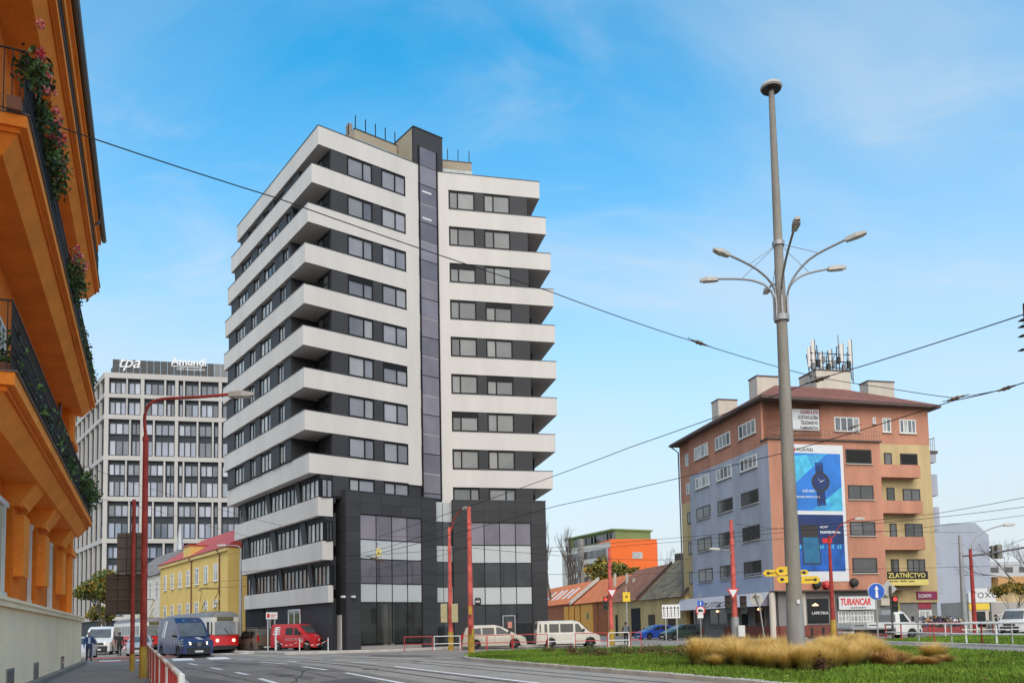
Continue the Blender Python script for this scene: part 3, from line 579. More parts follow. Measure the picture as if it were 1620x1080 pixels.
# ================================================================ leaf clusters (trees, shrubs, balcony plants)
def leaves(mb, c, rad, n, size, rnd, nm=1, flat=1.0):
    for _ in range(n):
        while True:
            p = Vector((rnd.uniform(-1, 1), rnd.uniform(-1, 1), rnd.uniform(-1, 1)))
            if p.length < 1: break
        p = p * (.45 + .55 * rnd.random()) if rnd.random() < .6 else p
        p = Vector((p.x * rad[0], p.y * rad[1], p.z * rad[2])) + Vector(c); s = size * rnd.uniform(.6, 1.4)
        a = Vector((rnd.gauss(0, 1), rnd.gauss(0, 1), rnd.gauss(0, 1))).normalized(); b = a.orthogonal().normalized(); q = rnd.uniform(0, 6.28); b2 = a.cross(b); u = (b * math.cos(q) + b2 * math.sin(q)) * s; v = (b2 * math.cos(q) - b * math.sin(q)) * s * .55
        mb.quad(p - u, p - v, p + u, p + v, rnd.randrange(nm))
# ================================================================ the orange house on the left
m_or = M('orange_render', (.70, .165, .010), .85, 0, .22, .45, .25, .3, fine=.09)
m_or2 = M('orange_moulding', (.90, .28, .036), .8, 0, .16, .8, .2, .3, fine=.07)
m_cream = M('cream_plaster', (.92, .72, .48), .9, 0, .12, .45, .12, .3, fine=.04)
m_iron = M('wrought_iron', (.012, .012, .013), .5, .3, .1, 5)
m_zinc = M('zinc', (.13, .13, .135), .45, .6, .15, 2)
fc = PZ(128, 1054); FN = Fr(fc - dO * 45, fc); C0 = FN.len                 # s grows away from the camera, the far corner is s = C0
house = thing('orange_house', (fc.x, fc.y, 0), 'orange town house with long balconies and a cream plinth', 'building')
zc = FN.hit(128, 977)[1]
build(MB().fbox(FN, 0, C0, -3, 0, 0, zc - .16), 'plinth', m_cream, house)
build(MB().fbox(FN, 0, C0 + .1, -3, .12, zc - .16, zc - .03).fbox(FN, 0, C0 + .12, -3, .16, zc - .03, zc + .05), 'plinth_cap', m_cream, house)
build(MB().fbox(FN, 0, C0 + .06, -1, .25, 0, .28), 'plinth_foot', m_pave, house)
for x0, x1, y0 in ((9.7, 21, 1058), (53, 60, 1048), (96, 100.5, 1038)):
    a, z1 = FN.hit(x0, y0); b, _ = FN.hit(x1, y0 - (x1 - x0) * .5); window(FN, min(a, b), max(a, b), z1 - .95, z1, .0, house, M('grey_frame', (.22, .22, .2), .7), [g_dark[0]], (), (), fw=.08, dep=.03, name='basement_window')
ztop = FN.hit(163, 381, .7)[1]
build(MB().fbox(FN, 0, C0 - .6, -9, -.95, zc - .2, ztop), 'wall', m_or, house)
SL = [((24, 565), (145.5, 824)), ((44, 150), (151, 637)), ((-40, -60), (157.4, 455))]
sl = []
for nr, fa in SL:
    s1_, z = FN.hit(*fa, .5); s0 = FN.hit(*nr, .5)[0]; sl.append([max(0, s0), s1_, z])
sl[2][0] = 0; 
for i, (s0, s1_, z) in enumerate(sl):
    b_ = build(MB().fbox(FN, s0, s1_, -1.1, .5, z - .28, z), 'balcony_slab', m_or2, house)
    build(MB().fbox(FN, s0 + .05, s1_ - .05, -1.1, .36, z - .42, z - .28), 'cove', m_or, b_)
    mm = MB(); a, b = s0 + .1, s1_ - .1
    mm.hexa([FN.pt(a + .25, -.02, z - .85), FN.pt(b - .25, -.02, z - .85), FN.pt(b - .25, -1.1, z - .85), FN.pt(a + .25, -1.1, z - .85), FN.pt(a, .3, z - .42), FN.pt(b, .3, z - .42), FN.pt(b, -1.1, z - .42), FN.pt(a, -1.1, z - .42)])
    build(mm, 'slab_moulding', m_or2, b_)
    build(MB().fbox(FN, s0 - .03, s1_ + .03, -1.1, .55, z, z + .03), 'slab_edge', m_zinc, b_)
    # wrought iron railing
    rh = 1.55; mm = MB(); n = int((s1_ - s0) / .17)
    for k in range(n + 1):
        a = s0 + .05 + k * (s1_ - s0 - .1) / n; mm.fbox(FN, a - .011, a + .011, .41, .432, z + .03, z + rh)
        if k % 2 == 0 and k < n:
            a2 = a + (s1_ - s0 - .1) / n * 2; mm.tube([FN.pt(a, .425, z + .5), FN.pt((a + a2) / 2, .425, z + .95), FN.pt(a2, .425, z + .5)], .012, 4); mm.tube([FN.pt(a, .425, z + 1.05), FN.pt((a + a2) / 2, .425, z + .6), FN.pt(a2, .425, z + 1.05)], .012, 4)
    for zz in (.12, .45, 1.1, rh): mm.fbox(FN, s0 + .03, s1_ - .03, .405, .437, z + zz - .015, z + zz + .015)
    for sE in (s0 + .05, s1_ - .05):
        for k in range(9): mm.fbox(FN, sE - .011, sE + .011, -.95 + k * .16, -.93 + k * .16, z + .03, z + rh)
        mm.fbox(FN, sE - .015, sE + .015, -.95, .43, z + rh - .02, z + rh + .015)
    build(mm, 'railing', m_iron, house)
# eaves and gutter
e1 = FN.hit(163, 381, .7)[0]
build(MB().fbox(FN, 0, e1 - .15, -1.1, .5, ztop - .75, ztop - .3).fbox(FN, 0, e1 - .1, -1.1, .62, ztop - .3, ztop - .08), 'cornice', m_or2, house)
build(MB().tube([FN.pt(-.5, .74, ztop), FN.pt(e1, .74, ztop)], .13, 8), 'gutter', m_zinc, house)
build(MB().hexa([FN.pt(0, .7, ztop + .05), FN.pt(e1, .7, ztop + .05), FN.pt(e1, -6, ztop + .05), FN.pt(0, -6, ztop + .05), FN.pt(0, -4, ztop + 3.4), FN.pt(e1 - 3, -4, ztop + 3.4), FN.pt(e1 - 3, -6, ztop + 3.4), FN.pt(0, -6, ztop + 3.4)]), 'roof', M('dark_roof', (.08, .05, .04), .8), house)
mm = MB().tube([FN.pt(e1 - 3.2, .74, ztop - .1), FN.pt(e1 - 3.2, .7, ztop - .5), FN.pt(e1 - 3.2, .1, ztop - 1.0), FN.pt(e1 - 3.2, -.8, ztop - 1.5), FN.pt(e1 - 3.2, -.85, zc)], .07, 7); build(mm, 'downpipe', m_zinc, house)
# pilasters, blocks and cream windows of the raised ground floor
zl = sl[0][2] - .8
for s0, s1_, o1 in ((C0 - 2.6, C0 - .35, -.5), (C0 - 2.2, C0 - 1.8, -.36), (C0 - 1.45, C0 - .95, -.36)):
    fpart('pilaster', FN, s0, s1_, -1.0, o1, zc + .05, ztop - .8, m_or2 if o1 > -.4 else m_or, house)
for z in (zc + 3.0, sl[1][2] - 2.5): fpart('pilaster_capital', FN, C0 - 2.8, C0 - .2, -1.0, -.28, z, z + .3, m_or2, house)
bays = [FN.hit(x, 900, -.95)[0] for x in (3, 24, 45, 62, 80, 97)]
for i, (x0, x1) in enumerate(((-14, 10), (42, 52), (74, 82))):
    a, b = sorted((FN.hit(x0, 900, -.95)[0], FN.hit(x1, 900, -.95)[0])); window(FN, a, b, zc + .3, zl - .7, -.93, house, M('white_frame', (.7, .69, .66), .6), [M('cream_blind', (.5, .43, .27), .8)], (.5,), (), fw=.16, dep=.12)
for x0, x1 in ((13, 28), (52, 63), (84, 92)):
    a, b = sorted((FN.hit(x0, 900, -.8)[0], FN.hit(x1, 900, -.8)[0])); fpart('pilaster', FN, a, b, -.95, -.72, zc + .05, zl + .3, m_or, house)
    m_ = (a + b) / 2; wd = (b - a) * .32
    bl = fpart('raised_block', FN, m_ - wd, m_ + wd, -.72, -.45, zc + 1.0, zc + 2.9, m_or2, house); fpart('raised_block', FN, m_ - wd, m_ + wd, -.72, -.45, zc + 3.15, zc + 4.0, m_or2, house)
    mm = MB(); mm.hexa([FN.pt(a, -.55, zl - .75), FN.pt(b, -.55, zl - .75), FN.pt(b, -.95, zl - .75), FN.pt(a, -.95, zl - .75), FN.pt(a - .1, .0, zl + .1), FN.pt(b + .1, .0, zl + .1), FN.pt(b + .1, -.95, zl + .1), FN.pt(a - .1, -.95, zl + .1)]); build(mm, 'bracket', m_or2, house)
# doors on the balcony floors
for s0, s1_, z in sl[:2]:
    for q in (.3, .55, .8): a = s0 + (s1_ - s0) * q; window(FN, a - .7, a + .7, z + .1, z + 3.6, -.94, house, MATS['white_frame'], g_dark, (.5,), (.7,), fw=.1, dep=.08, name='balcony_door')
# balcony plants
m_lf = [M('ivy_dark', (.018, .04, .012), .7, 0, .4, 3), M('ivy', (.05, .10, .022), .7, 0, .4, 3), M('ivy_light', (.10, .18, .04), .7, 0, .3, 3)]
m_fl = [M('petal_pink', (.72, .12, .13), .6, 0, .2, 6), M('petal_red', (.6, .03, .05), .6, 0, .2, 6), M('petal_pale', (.75, .35, .33), .6, 0, .2, 6)]
rnd = random.Random(21)
def balcony_plant(i, q0, q1, label, n, flowers, over, hgt):
    s0, s1_, z = sl[i]; a, b = s0 + (s1_ - s0) * q0, s0 + (s1_ - s0) * q1; c = FN.pt((a + b) / 2, .3, z + .05)
    t = thing('balcony_plant', c, label, 'plant', group='plants along the iron balconies')
    build(MB().fbox(FN, a, b, .1, .38, z + .04, z + .34), 'flower_box', M('terracotta', (.2, .09, .05), .8), t)
    mm = MB(); k = max(2, int((b - a) / .55))
    for j in range(k):
        p = FN.pt(a + (b - a) * (j + .5) / k, .38 + over * rnd.uniform(.2, 1), z + hgt + rnd.uniform(-.35, .35)); leaves(mm, p, (.42, .42, .55), n, .075, rnd, 3)
    build(mm, 'foliage', m_lf, t)
    if flowers:
        mm = MB()
        for j in range(flowers):
            p = FN.pt(rnd.uniform(a, b), .5 + over * rnd.uniform(.5, 1.6), z + hgt + rnd.uniform(-.1, .75)); leaves(mm, p, (.13, .13, .13), 34, .05, rnd, 3)
        build(mm, 'blossoms', m_fl, t)
balcony_plant(0, .02, .30, 'dark ivy in the lowest iron balcony at its near end', 90, 0, -.35, .6)
balcony_plant(0, .34, .66, 'dark ivy filling the middle of the lowest iron balcony', 90, 0, -.35, .6)
balcony_plant(0, .72, .98, 'leafy climber spilling over the far end of the lowest iron balcony', 130, 0, .3, .8)
balcony_plant(1, -.005, .25, 'pink and red geraniums hanging from the near end of the middle balcony', 150, 26, .2, 1.5)
balcony_plant(1, .40, .52, 'pink geraniums halfway along the middle balcony', 150, 10, .25, 1.1)
balcony_plant(1, .60, .98, 'olive green plants at the far end of the middle balcony', 90, 0, -.2, .6)
# ================================================================ the glass office block at the back left
m_stone = M('office_stone', (.43, .41, .385), .8, 0, .08, .2, 0, .3)
m_odark = M('office_spandrel', (.030, .036, .043), .6, 0, .15, .4, 0, .25)
g_off = [glass('office_glass_a', (.27, .305, .375), .06, 1.45, .2, .25), glass('office_glass_b', (.21, .245, .31), .06, 1.45, .25, .25), glass('office_glass_c', (.33, .355, .42), .06, 1.45, .15, .25), glass('office_glass_d', (.10, .12, .15), .06, 1.45, .3, .4)]
oc = PY(166, 588.7, 140); FA = Fr(oc, oc + Vector((4.53, 1, 0)) * 20); FAl = Fr(oc + Vector((-.78, 1, 0)) * 22, oc)
office = thing('office_block', (oc.x, oc.y, 0), 'glass office block with pale stone grid and rooftop lettering', 'building')
WF = FA.hit(372, 700)[0] + 4
bp_ = [FAl.pt(0, -.4, 0), FAl.pt(FAl.len, -.4, 0), FA.pt(0, -.4, 0), FA.pt(WF, -.4, 0), FA.pt(WF, -25, 0), FAl.pt(0, -12, 0)]
bp_ = [FAl.pt(0, -.5, 0), FA.pt(.3, -.5, 0), FA.pt(WF, -.5, 0), FA.pt(WF, -22, 0), FAl.pt(0, -14, 0)]
ztp = oc.z
build(MB().prism([(p.x, p.y) for p in bp_], 0, ztp - .3), 'wall', m_odark, office)
yb = [(588.7, 597, 's'), (622, 628, 's'), (655, 662, 's'), (720, 727, 's'), (785, 792, 's'), (851.5, 858.5, 's'), (918, 925, 's'), (975, 981, 's')]
zb_ = [(FA.hit(166, b)[1], FA.hit(166, a)[1]) for a, b, _ in yb]
for z0, z1 in zb_:
    b_ = build(MB().fbox(FA, -.05, WF, -.6, .12, z0, z1).fbox(FAl, 0, FAl.len + .02, -.6, .1, z0 + .003, z1 - .003), 'stone_beam', m_stone, office)
def px2s(x, f=FA): return f.hit(x, 700)[0]
thick = [(221.8, 227.4), (276.5, 281.6), (345.6, 350.6)]
thinA = [(198.7, 201), (259, 262), (289.3, 291.8), (314, 316.5)]; thinB = [(204.3, 206.8), (241.8, 244.4), (310.8, 313.6), (335.4, 338)]
for x0, x1 in thick: fpart('stone_pier', FA, px2s(x0), px2s(x1), -.5, .1, 0, ztp - .2, m_stone, office)
fpart('stone_pier', FA, 0, .7, -.5, .1, 0, ztp - .2, m_stone, office)
rndo = random.Random(3)
for i in range(len(zb_) - 1):
    zt, zb = zb_[i][0], zb_[i + 1][1]; two = i >= 2; thin = thinA if i in (0, 1, 3, 5) else thinB
    st = sorted([(px2s(a), px2s(b)) for a, b in thin] + [(px2s(a), px2s(b)) for a, b in thick])
    for a, b in thin: fpart('stone_pier', FA, px2s(a), px2s(b), -.5, .06, zb, zt, m_stone, office)
    edges = [.7]; segs = []
    for a, b in st: segs.append((edges[-1], a)); edges.append(b)
    segs.append((edges[-1], WF))
    nfl = 2 if two else 1; h = (zt - zb) / nfl
    for f in range(nfl):
        z0 = zb + f * h + (.05 if f == 0 else .0); z1 = zb + (f + 1) * h - (.55 if f == nfl - 1 else .95)
        if two and f == 0: z1 = zb + h - .35
        if two and f == 1: z0 = zb + h + .55
        for a, b in segs:
            n = max(1, round((b - a) / 1.0))
            window(FA, a + .03, b - .03, z0, z1, -.47, office, m_odark, g_off if rndo.random() > .08 else [g_off[3]], tuple(j / n for j in range(1, n)), fw=.16, dep=.14)
    # the side street facade
    ns = 7
    for j in range(ns):
        a, b = FAl.len * j / ns + .8, FAl.len * (j + 1) / ns - .1
        fpart('stone_pier', FAl, FAl.len * j / ns, FAl.len * j / ns + .7, -.5, .04, zb, zt, m_stone, office)
        window(FAl, a, b, zb + .05, zt - .5, -.47, office, m_odark, g_off, (.33, .66), (.5,) if two else (), fw=.16, dep=.14)
# roof screen and lettering
zr_ = FA.hit(180, 568, -2.5)[1]; a0 = FA.hit(178, 580, -2.5)[0]; m_scr = M('roof_screen', (.028, .03, .033), .4, .3, .3, .3)
npn = 22; m_scr2 = M('roof_screen_light', (.12, .125, .13), .4, .3, .3, .3)
for j in range(npn):
    w_ = (WF - a0) / npn; fpart('screen_panel', FA, a0 + j * w_ + .03, a0 + (j + 1) * w_ - .03, -2.6, -2.5, ztp, zr_, m_scr if j < 15 else m_scr2, office)
fpart('screen_panel', FAl, FAl.len - 8, FAl.len - 1.8, -2.7, -2.6, ztp, zr_ + .02, m_scr, office)
m_sign = M('sign_white', (.8, .8, .8), .5, 0, 0); m_sdim = M('sign_dim', (.66, .66, .66), .5, 0, .1, 1)
sa, sz = FA.hit(183, 584, -2.4); text('tpa', 2.9, m_sdim, office, FA, sa + .3, -2.4, sz + .45, shear=.35, bold=.02, ext=.05)
sa, sz = FA.hit(271, 580, -2.4); text('Amundi', 1.9, m_sdim, office, FA, sa, -2.4, sz + .42, bold=.05, ext=.05); fpart('sign_line', FA, sa, sa + 5.2, -2.45, -2.38, sz + .06, sz + .2, m_sdim, office); text('ASSET MANAGEMENT', .5, m_sign, office, FA, sa + .9, -2.4, sz - .52, ext=.03)
# ================================================================ yellow house and white house along the street
m_yel = M('yellow_render', (.66, .47, .15), .85, 0, .1, .5, .05, .3); m_redroof = M('red_sheet_roof', (.42, .06, .05), .55, 0, .15, .6); m_wf = M('white_window', (.7, .7, .68), .5, 0, .05, 3)
yB = XY(360, 78); FY = Fr(yB + dLv * 50, yB)
yl = FY.hit(253.5, 930)[0]; zey = FY.hit(340, 870.5)[1]; zry = FY.hit(362, 841, -5)[1]
yellow = thing('yellow_house', FY.pt((yl + FY.len) / 2, -4, 0), 'two-storey yellow house with bright red roof beside the tower', 'building')
build(MB().fbox(FY, yl, FY.len, -10, 0, 0, zey), 'wall', m_yel, yellow)
build(MB().fbox(FY, yl, FY.len + .02, -.1, .25, zey - .35, zey - .02), 'cornice', M('yellow_trim', (.72, .55, .22), .8), yellow)
rf = build(MB().hexa([FY.pt(yl, .4, zey), FY.pt(FY.len + .1, .4, zey), FY.pt(FY.len + .1, -10.2, zey), FY.pt(yl, -10.2, zey), FY.pt(yl, -4.9, zry), FY.pt(FY.len + .1, -4.9, zry), FY.pt(FY.len + .1, -5.1, zry), FY.pt(yl, -5.1, zry)]), 'roof', m_redroof, yellow)
da = FY.hit(296, 880, .1)[0]; build(MB().fbox(FY, da - 1.4, da + 1.2, -3, .12, zey - .1, zey + 1.3), 'dormer', m_yel, yellow); build(MB().fbox(FY, da - 1.5, da + 1.3, -3.4, .25, zey + 1.3, zey + 1.42), 'dormer_roof', m_redroof, yellow)
for i, (x0, x1) in enumerate(((260, 264), (271, 275), (283, 287.5), (295.5, 300.5), (309, 314.5), (323, 329), (338.5, 344.6))):
    a, b = FY.hit(x0, 910)[0], FY.hit(x1, 905)[0]; zt = FY.hit(344, 890)[1]; zb = FY.hit(344, 918)[1]
    window(FY, a, b, zb, zt, .0, yellow, m_wf, [g_cur[1], g_cur[2], g_dark[1]], (.5,), (.68,), fw=.1, dep=.06, sill=m_wf)
    zt2 = FY.hit(330, 949)[1]; window(FY, a, b, zt2 - (1.7 if i < 6 else .7), zt2, 0, yellow, m_wf, [g_dark[1], g_cur[2]], (.5,), (.68,), fw=.1, dep=.06, sill=m_wf)
for x in (348.5, 304): a = FY.hit(x, 900)[0]; build(MB().tube([FY.pt(a, .1, 0), FY.pt(a, .1, zey - .5), FY.pt(a, .4, zey - .1)], .07, 6), 'downpipe', M('brown_pipe', (.15, .05, .03), .5), yellow)
wl0 = FY.hit(226, 940)[0]
whouse = thing('white_house', FY.pt((yl + wl0) / 2, -4, 0), 'narrow off-white house with grey roof left of the yellow house', 'building')
m_offw = M('offwhite_render', (.6, .56, .48), .85, 0, .15, .5, 0, .3, streak=1)
build(MB().fbox(FY, wl0 - 12, yl - .05, -9, -.05, 0, zey - .9), 'wall', m_offw, whouse)
build(MB().hexa([FY.pt(wl0 - 12, .3, zey - .9), FY.pt(yl - .05, .3, zey - .9), FY.pt(yl - .05, -9, zey - .9), FY.pt(wl0 - 12, -9, zey - .9), FY.pt(wl0 - 12, -4.4, zry - .4), FY.pt(yl - .05, -4.4, zry - .4), FY.pt(yl - .05, -4.6, zry - .4), FY.pt(wl0 - 12, -4.6, zry - .4)]), 'roof', tiles('grey_tiles', (.10, .09, .085), (.26, .24, .23)), whouse)
for x0, x1 in ((236, 239.5), (246, 250)):
    a, b = FY.hit(x0, 930)[0], FY.hit(x1, 928)[0]; zt = FY.hit(240, 919)[1]; window(FY, a, b, zt - 2.2, zt, -.04, whouse, m_wf, g_dark, (.5,), (.65,), fw=.1, dep=.05)
build(MB().tube([FY.pt(yl - 3, -3, zry - 1), FY.pt(yl - 3, -3, zry + 2.2)], .5, 8, r2=.12), 'tin_spire', M('spire_zinc', (.4, .4, .41), .4, .5, .1, 2), whouse)
# ================================================================ the pink, blue and beige corner building
m_pink = M('pink_render', (.44, .205, .135), .9, 0, .3, .45, .15, .3, streak=1, fine=.06)
m_blue = M('blue_render', (.36, .38, .44), .9, 0, .24, .45, .15, .3, streak=1, fine=.05)
m_blue2 = M('blue_band', (.33, .38, .52), .85, 0, .1, .5, .05, .3)
m_beig = M('beige_wall', (.47, .355, .185), .9, 0, .26, .5, .08, .3, streak=1)
m_grey = M('grey_shop', (.19, .185, .18), .8, 0, .12, .8)
m_brick = M('brick_plinth', (.17, .05, .035), .8, 0, .25, 3, .1)
m_roofb = tiles('brown_roof', (.13, .045, .03), (.24, .09, .06)); m_eave = M('eave_dark', (.09, .06, .05), .7, 0, .15, 1)
m_plas = M('chimney_plaster', (.52, .47, .40), .85, 0, .15, .6, 0, .3, streak=1)
m_brn = M('brown_frame', (.03, .024, .02), .5, 0, .1, 2)
g_brn = [glass('glass_brown', (.07, .066, .06), .05, 1.75, .4, .7), glass('glass_brown_b', (.11, .105, .10), .05, 1.75, .35, .7)]
g_wh = [glass('glass_net', (.34, .34, .33), .1, 1.6, .4, 1.2), glass('glass_net_b', (.14, .145, .15), .07, 1.7, .4, 1.2)]
k_ = XY(1227, 72); dB = Vector((-.2215, 1, 0)).normalized(); dR = Vector((dB.y, -dB.x, 0))
FBl = Fr(k_ + dB * 24, k_); FP = Fr(k_, k_ + dR * 20)
pink = thing('corner_building', (k_.x, k_.y, 0), 'five-storey pink, blue and beige corner building with an advertising banner', 'building')
bl = FBl.hit(1094, 850)[0]; bl2 = bl - 3.2; pr = FP.hit(1476, 800, -1.0)[0]; pm = FP.hit(1396.5, 800)[0]
zw = FP.hit(1440, 646, -1.0)[1]; zpb = FBl.hit(1160, 724)[1]; zled = FP.hit(1300, 697)[1]; zg = FBl.hit(1200, 936)[1]; zl0 = FBl.hit(1213, 905)[1]
DEP = 12
# storeys: shop level, blue/pink shaft, top floor
def lsh(z0, z1, name, mt, o=-.0, a0=None, a1=None, dep=6): return build(MB().fbox(FBl, bl if a0 is None else a0, FBl.len if a1 is None else a1, -dep, o, z0, z1), name, mt, pink)
lsh(zg, zpb, 'blue_wall', m_blue, 0, bl, FBl.len); lsh(zpb, zw, 'pink_wall', m_pink, 0, bl, FBl.len - 1.0); lsh(zpb, zled - .01, 'pink_wall', m_pink, -.002, FBl.len - 1.0, FBl.len)
lsh(zg - .02, zg + 1.75, 'blue_strip', m_blue2, .035, bl, FBl.len - .5)
z_b = FBl.hit(1085, 795, -.4)[1]
build(MB().fbox(FBl, bl2, bl, -6, -.4, zg, z_b), 'beige_wall', m_beig, pink); build(MB().fbox(FBl, bl2, bl, -6, -.4, z_b, zw), 'pink_wall', m_pink, pink)
build(MB().fbox(FP, .012, pm, -DEP, .004, zg, zled), 'pink_bay', m_pink, pink)
build(MB().fbox(FP, .2, pr, -DEP, -1.0, zpb + .5, zw), 'pink_wall', m_pink, pink); build(MB().fbox(FP, pm - .5, pr + .003, -DEP + .01, -1.003, zg - 1.2, zpb + .5), 'beige_wall', m_beig, pink)
build(MB().fbox(FP, -.1, pm + .15, -1.2, .18, zled, zled + .14), 'terrace_ledge', m_eave, pink)
mm = MB(); a_ = .3
for z in (.45, .85): mm.fbox(FP, .3, pm, .06, .09, zled + .14 + z, zled + .17 + z)
for i in range(40): a = .3 + (pm - .3) * i / 39; mm.fbox(FP, a - .01, a + .01, .065, .085, zled + .14, zled + 1.0)
build(mm, 'terrace_railing', M('thin_rail', (.2, .14, .12), .6), pink)
# shop level
build(MB().fbox(FBl, bl2, FBl.len - .55, -6, -.5, .0, zg), 'shop_wall', m_grey, pink); build(MB().fbox(FP, .5, pr, -DEP, -1.2, 0, zg), 'shop_wall', m_grey, pink); build(MB().fbox(FP, .52, pm, -1.3, -.3, 0, zg), 'shop_wall', m_grey, pink)
build(MB().fbox(FBl, bl + 6, FBl.len + .1, -.5, -.35, .1, 1.15).fbox(FP, 0, pm - .0, -.3, -.14, .1, 1.15), 'brick_plinth', m_brick, pink)
build(MB().fbox(FP, .0, pm + 2.2, -1.1, .45, zg - .12, zg), 'shop_canopy', m_eave, pink)
# roof
OV = .75; ridge = FP.hit(1330, 612, -5)[1]
e = [FBl.pt(bl2 - .3, OV, zw), FP.pt(-OV, OV - .2, zw), FP.pt(pr + .9, -1 + OV, zw), FP.pt(pr + .9, -DEP - 1, zw), FBl.pt(bl2 - .3, -10, zw)]
rt = [FBl.pt(bl2 + 4, -5, ridge), FP.pt(4.2, -5.5, ridge), FP.pt(pr - 6.2, -5.5, ridge), FP.pt(pr - 6.2, -6.5, ridge), FBl.pt(bl2 + 4, -6, ridge)]
rm = MB(); n = 5
for i in range(n): j = (i + 1) % n; rm.quad(e[i] + Vector((0, 0, .22)), e[j] + Vector((0, 0, .22)), rt[j], rt[i])
rm.poly(rt); roof = build(rm, 'roof', m_roofb, pink)
build(MB().prism([(p.x, p.y) for p in e], zw - .02, zw + .2), 'eaves', m_eave, roof)
def chim(fr, x0, x1, ytop, ybot, o, dep, name='chimney'):
    a, z1 = fr.hit(x0, ytop, o); b, z0 = fr.hit(x1, ybot, o); c_ = build(MB().fbox(fr, min(a, b), max(a, b), o - dep, o, z0 - 1.6, z1), name, m_plas, roof); build(MB().fbox(fr, min(a, b) - .06, max(a, b) + .06, o - dep - .06, o + .06, z1, z1 + .12), 'chimney_cap', m_eave, pink); return a, b, z0, z1
chim(FP, 1136, 1167, 632, 655, -9.5 - 7, 1.6); chim(FP, 1197, 1232, 595, 625, -7.5, 1.6); chim(FP, 1373, 1415, 603, 620, -8, 1.4)
a0, a1, z0, z1 = chim(FP, 1291, 1346, 585, 606, -5.2, 3.0, 'lift_house')
# antennas on the lift house
m_ant = M('antenna_plastic', (.62, .6, .56), .5, 0, .06, 2); m_mast = M('antenna_steel', (.18, .18, .18), .5, .5, .1, 3)
for i, (x, y0, y1, w_) in enumerate(((1279, 549, 580, .32), (1285, 538, 576, .34), (1297.5, 556, 583, .3), (1312.5, 553, 580, .26), (1330, 544, 572, .4), (1343.5, 538, 576, .34))):
    a, zt = FP.hit(x, y0, -5.4); zb = FP.hit(x, y1, -5.4)[1]; p = FP.pt(a, -5.4, zb - .6)
    t = thing('mobile_mast', p, ['pale mobile antenna at the far left of the rooftop cluster', 'tallest pale antenna at the left end of the rooftop cluster', 'grey-green antenna third from the left of the rooftop cluster', 'narrow antenna standing in the middle of the rooftop cluster', 'broad pale antenna fifth from the left of the rooftop cluster', 'dark backed antenna at the right end of the rooftop cluster'][i], 'antenna', group='mobile antennas on the lift house')
    mm = MB(); r_ = w_ / 2; mm.prism([(p.x + r_ * math.cos(q) * 1.0, p.y + r_ * .55 * math.sin(q)) for q in [k * math.pi / 6 for k in range(12)]], zb, zt); build(mm, 'radome', m_ant, t, 40)
    build(MB().tube([(p.x + .25, p.y + .1, z1 - 1.0), (p.x + .25, p.y + .1, zt + .1)], .06, 6).tube([(p.x, p.y, zb + .4), (p.x + .25, p.y + .1, zb + .4)], .04, 5).tube([(p.x, p.y, zt - .4), (p.x + .25, p.y + .1, zt - .4)], .04, 5), 'mast', m_mast, t)
a, zt = FP.hit(1325.5, 530, -5.6); t = thing('radio_whip', FP.pt(a, -5.6, z1 - 1), 'thin whip antenna with diagonal stay on the lift house', 'antenna'); build(MB().tube([FP.pt(a, -5.6, z1 - .5), FP.pt(a, -5.6, zt)], .05, 5).tube([FP.pt(a, -5.6, zt - 1), FP.pt(a - 1.2, -5.6, z1 + .1)], .025, 4), 'mast', m_mast, t)
fa, fz = FP.hit(1281, 572, -5.3); fb_ = FP.hit(1347, 572, -5.3)[0]; af = thing('steel_lattice', FP.pt((fa + fb_) / 2, -5.3, z1), 'dark steel frame with boxes carrying the rooftop antennas', 'frame'); m_dst = M('dark_steel', (.035, .033, .03), .6, .3, .2, 3)
for zz in (.35, 1.0, 1.75): build(MB().tube([FP.pt(fa, -5.35, z1 + zz), FP.pt(fb_, -5.35, z1 + zz)], .05, 5), 'cross_bar', m_dst, af)
for q in range(9): aq = fa + (fb_ - fa) * q / 8; build(MB().tube([FP.pt(aq, -5.35, z1 - .8), FP.pt(aq + (.3 if q % 2 else -.2), -5.5, z1 + 1.6 + .5 * (q % 3))], .05, 5), 'upright', m_dst, af)
for q in range(8): aq = fa + (fb_ - fa) * (q + .4) / 8.2; fpart('radio_box', FP, aq, aq + .32, -5.45, -5.2, z1 + .1 + .35 * (q % 3), z1 + .75 + .35 * (q % 3), m_dst if q % 2 else m_mast, af)
for q in (0, 3, 6): aq = fa + (fb_ - fa) * q / 8; build(MB().tube([FP.pt(aq, -5.4, z1 + .1), FP.pt(aq + 1.2, -5.4, z1 + 1.75)], .035, 4), 'brace', m_dst, af)
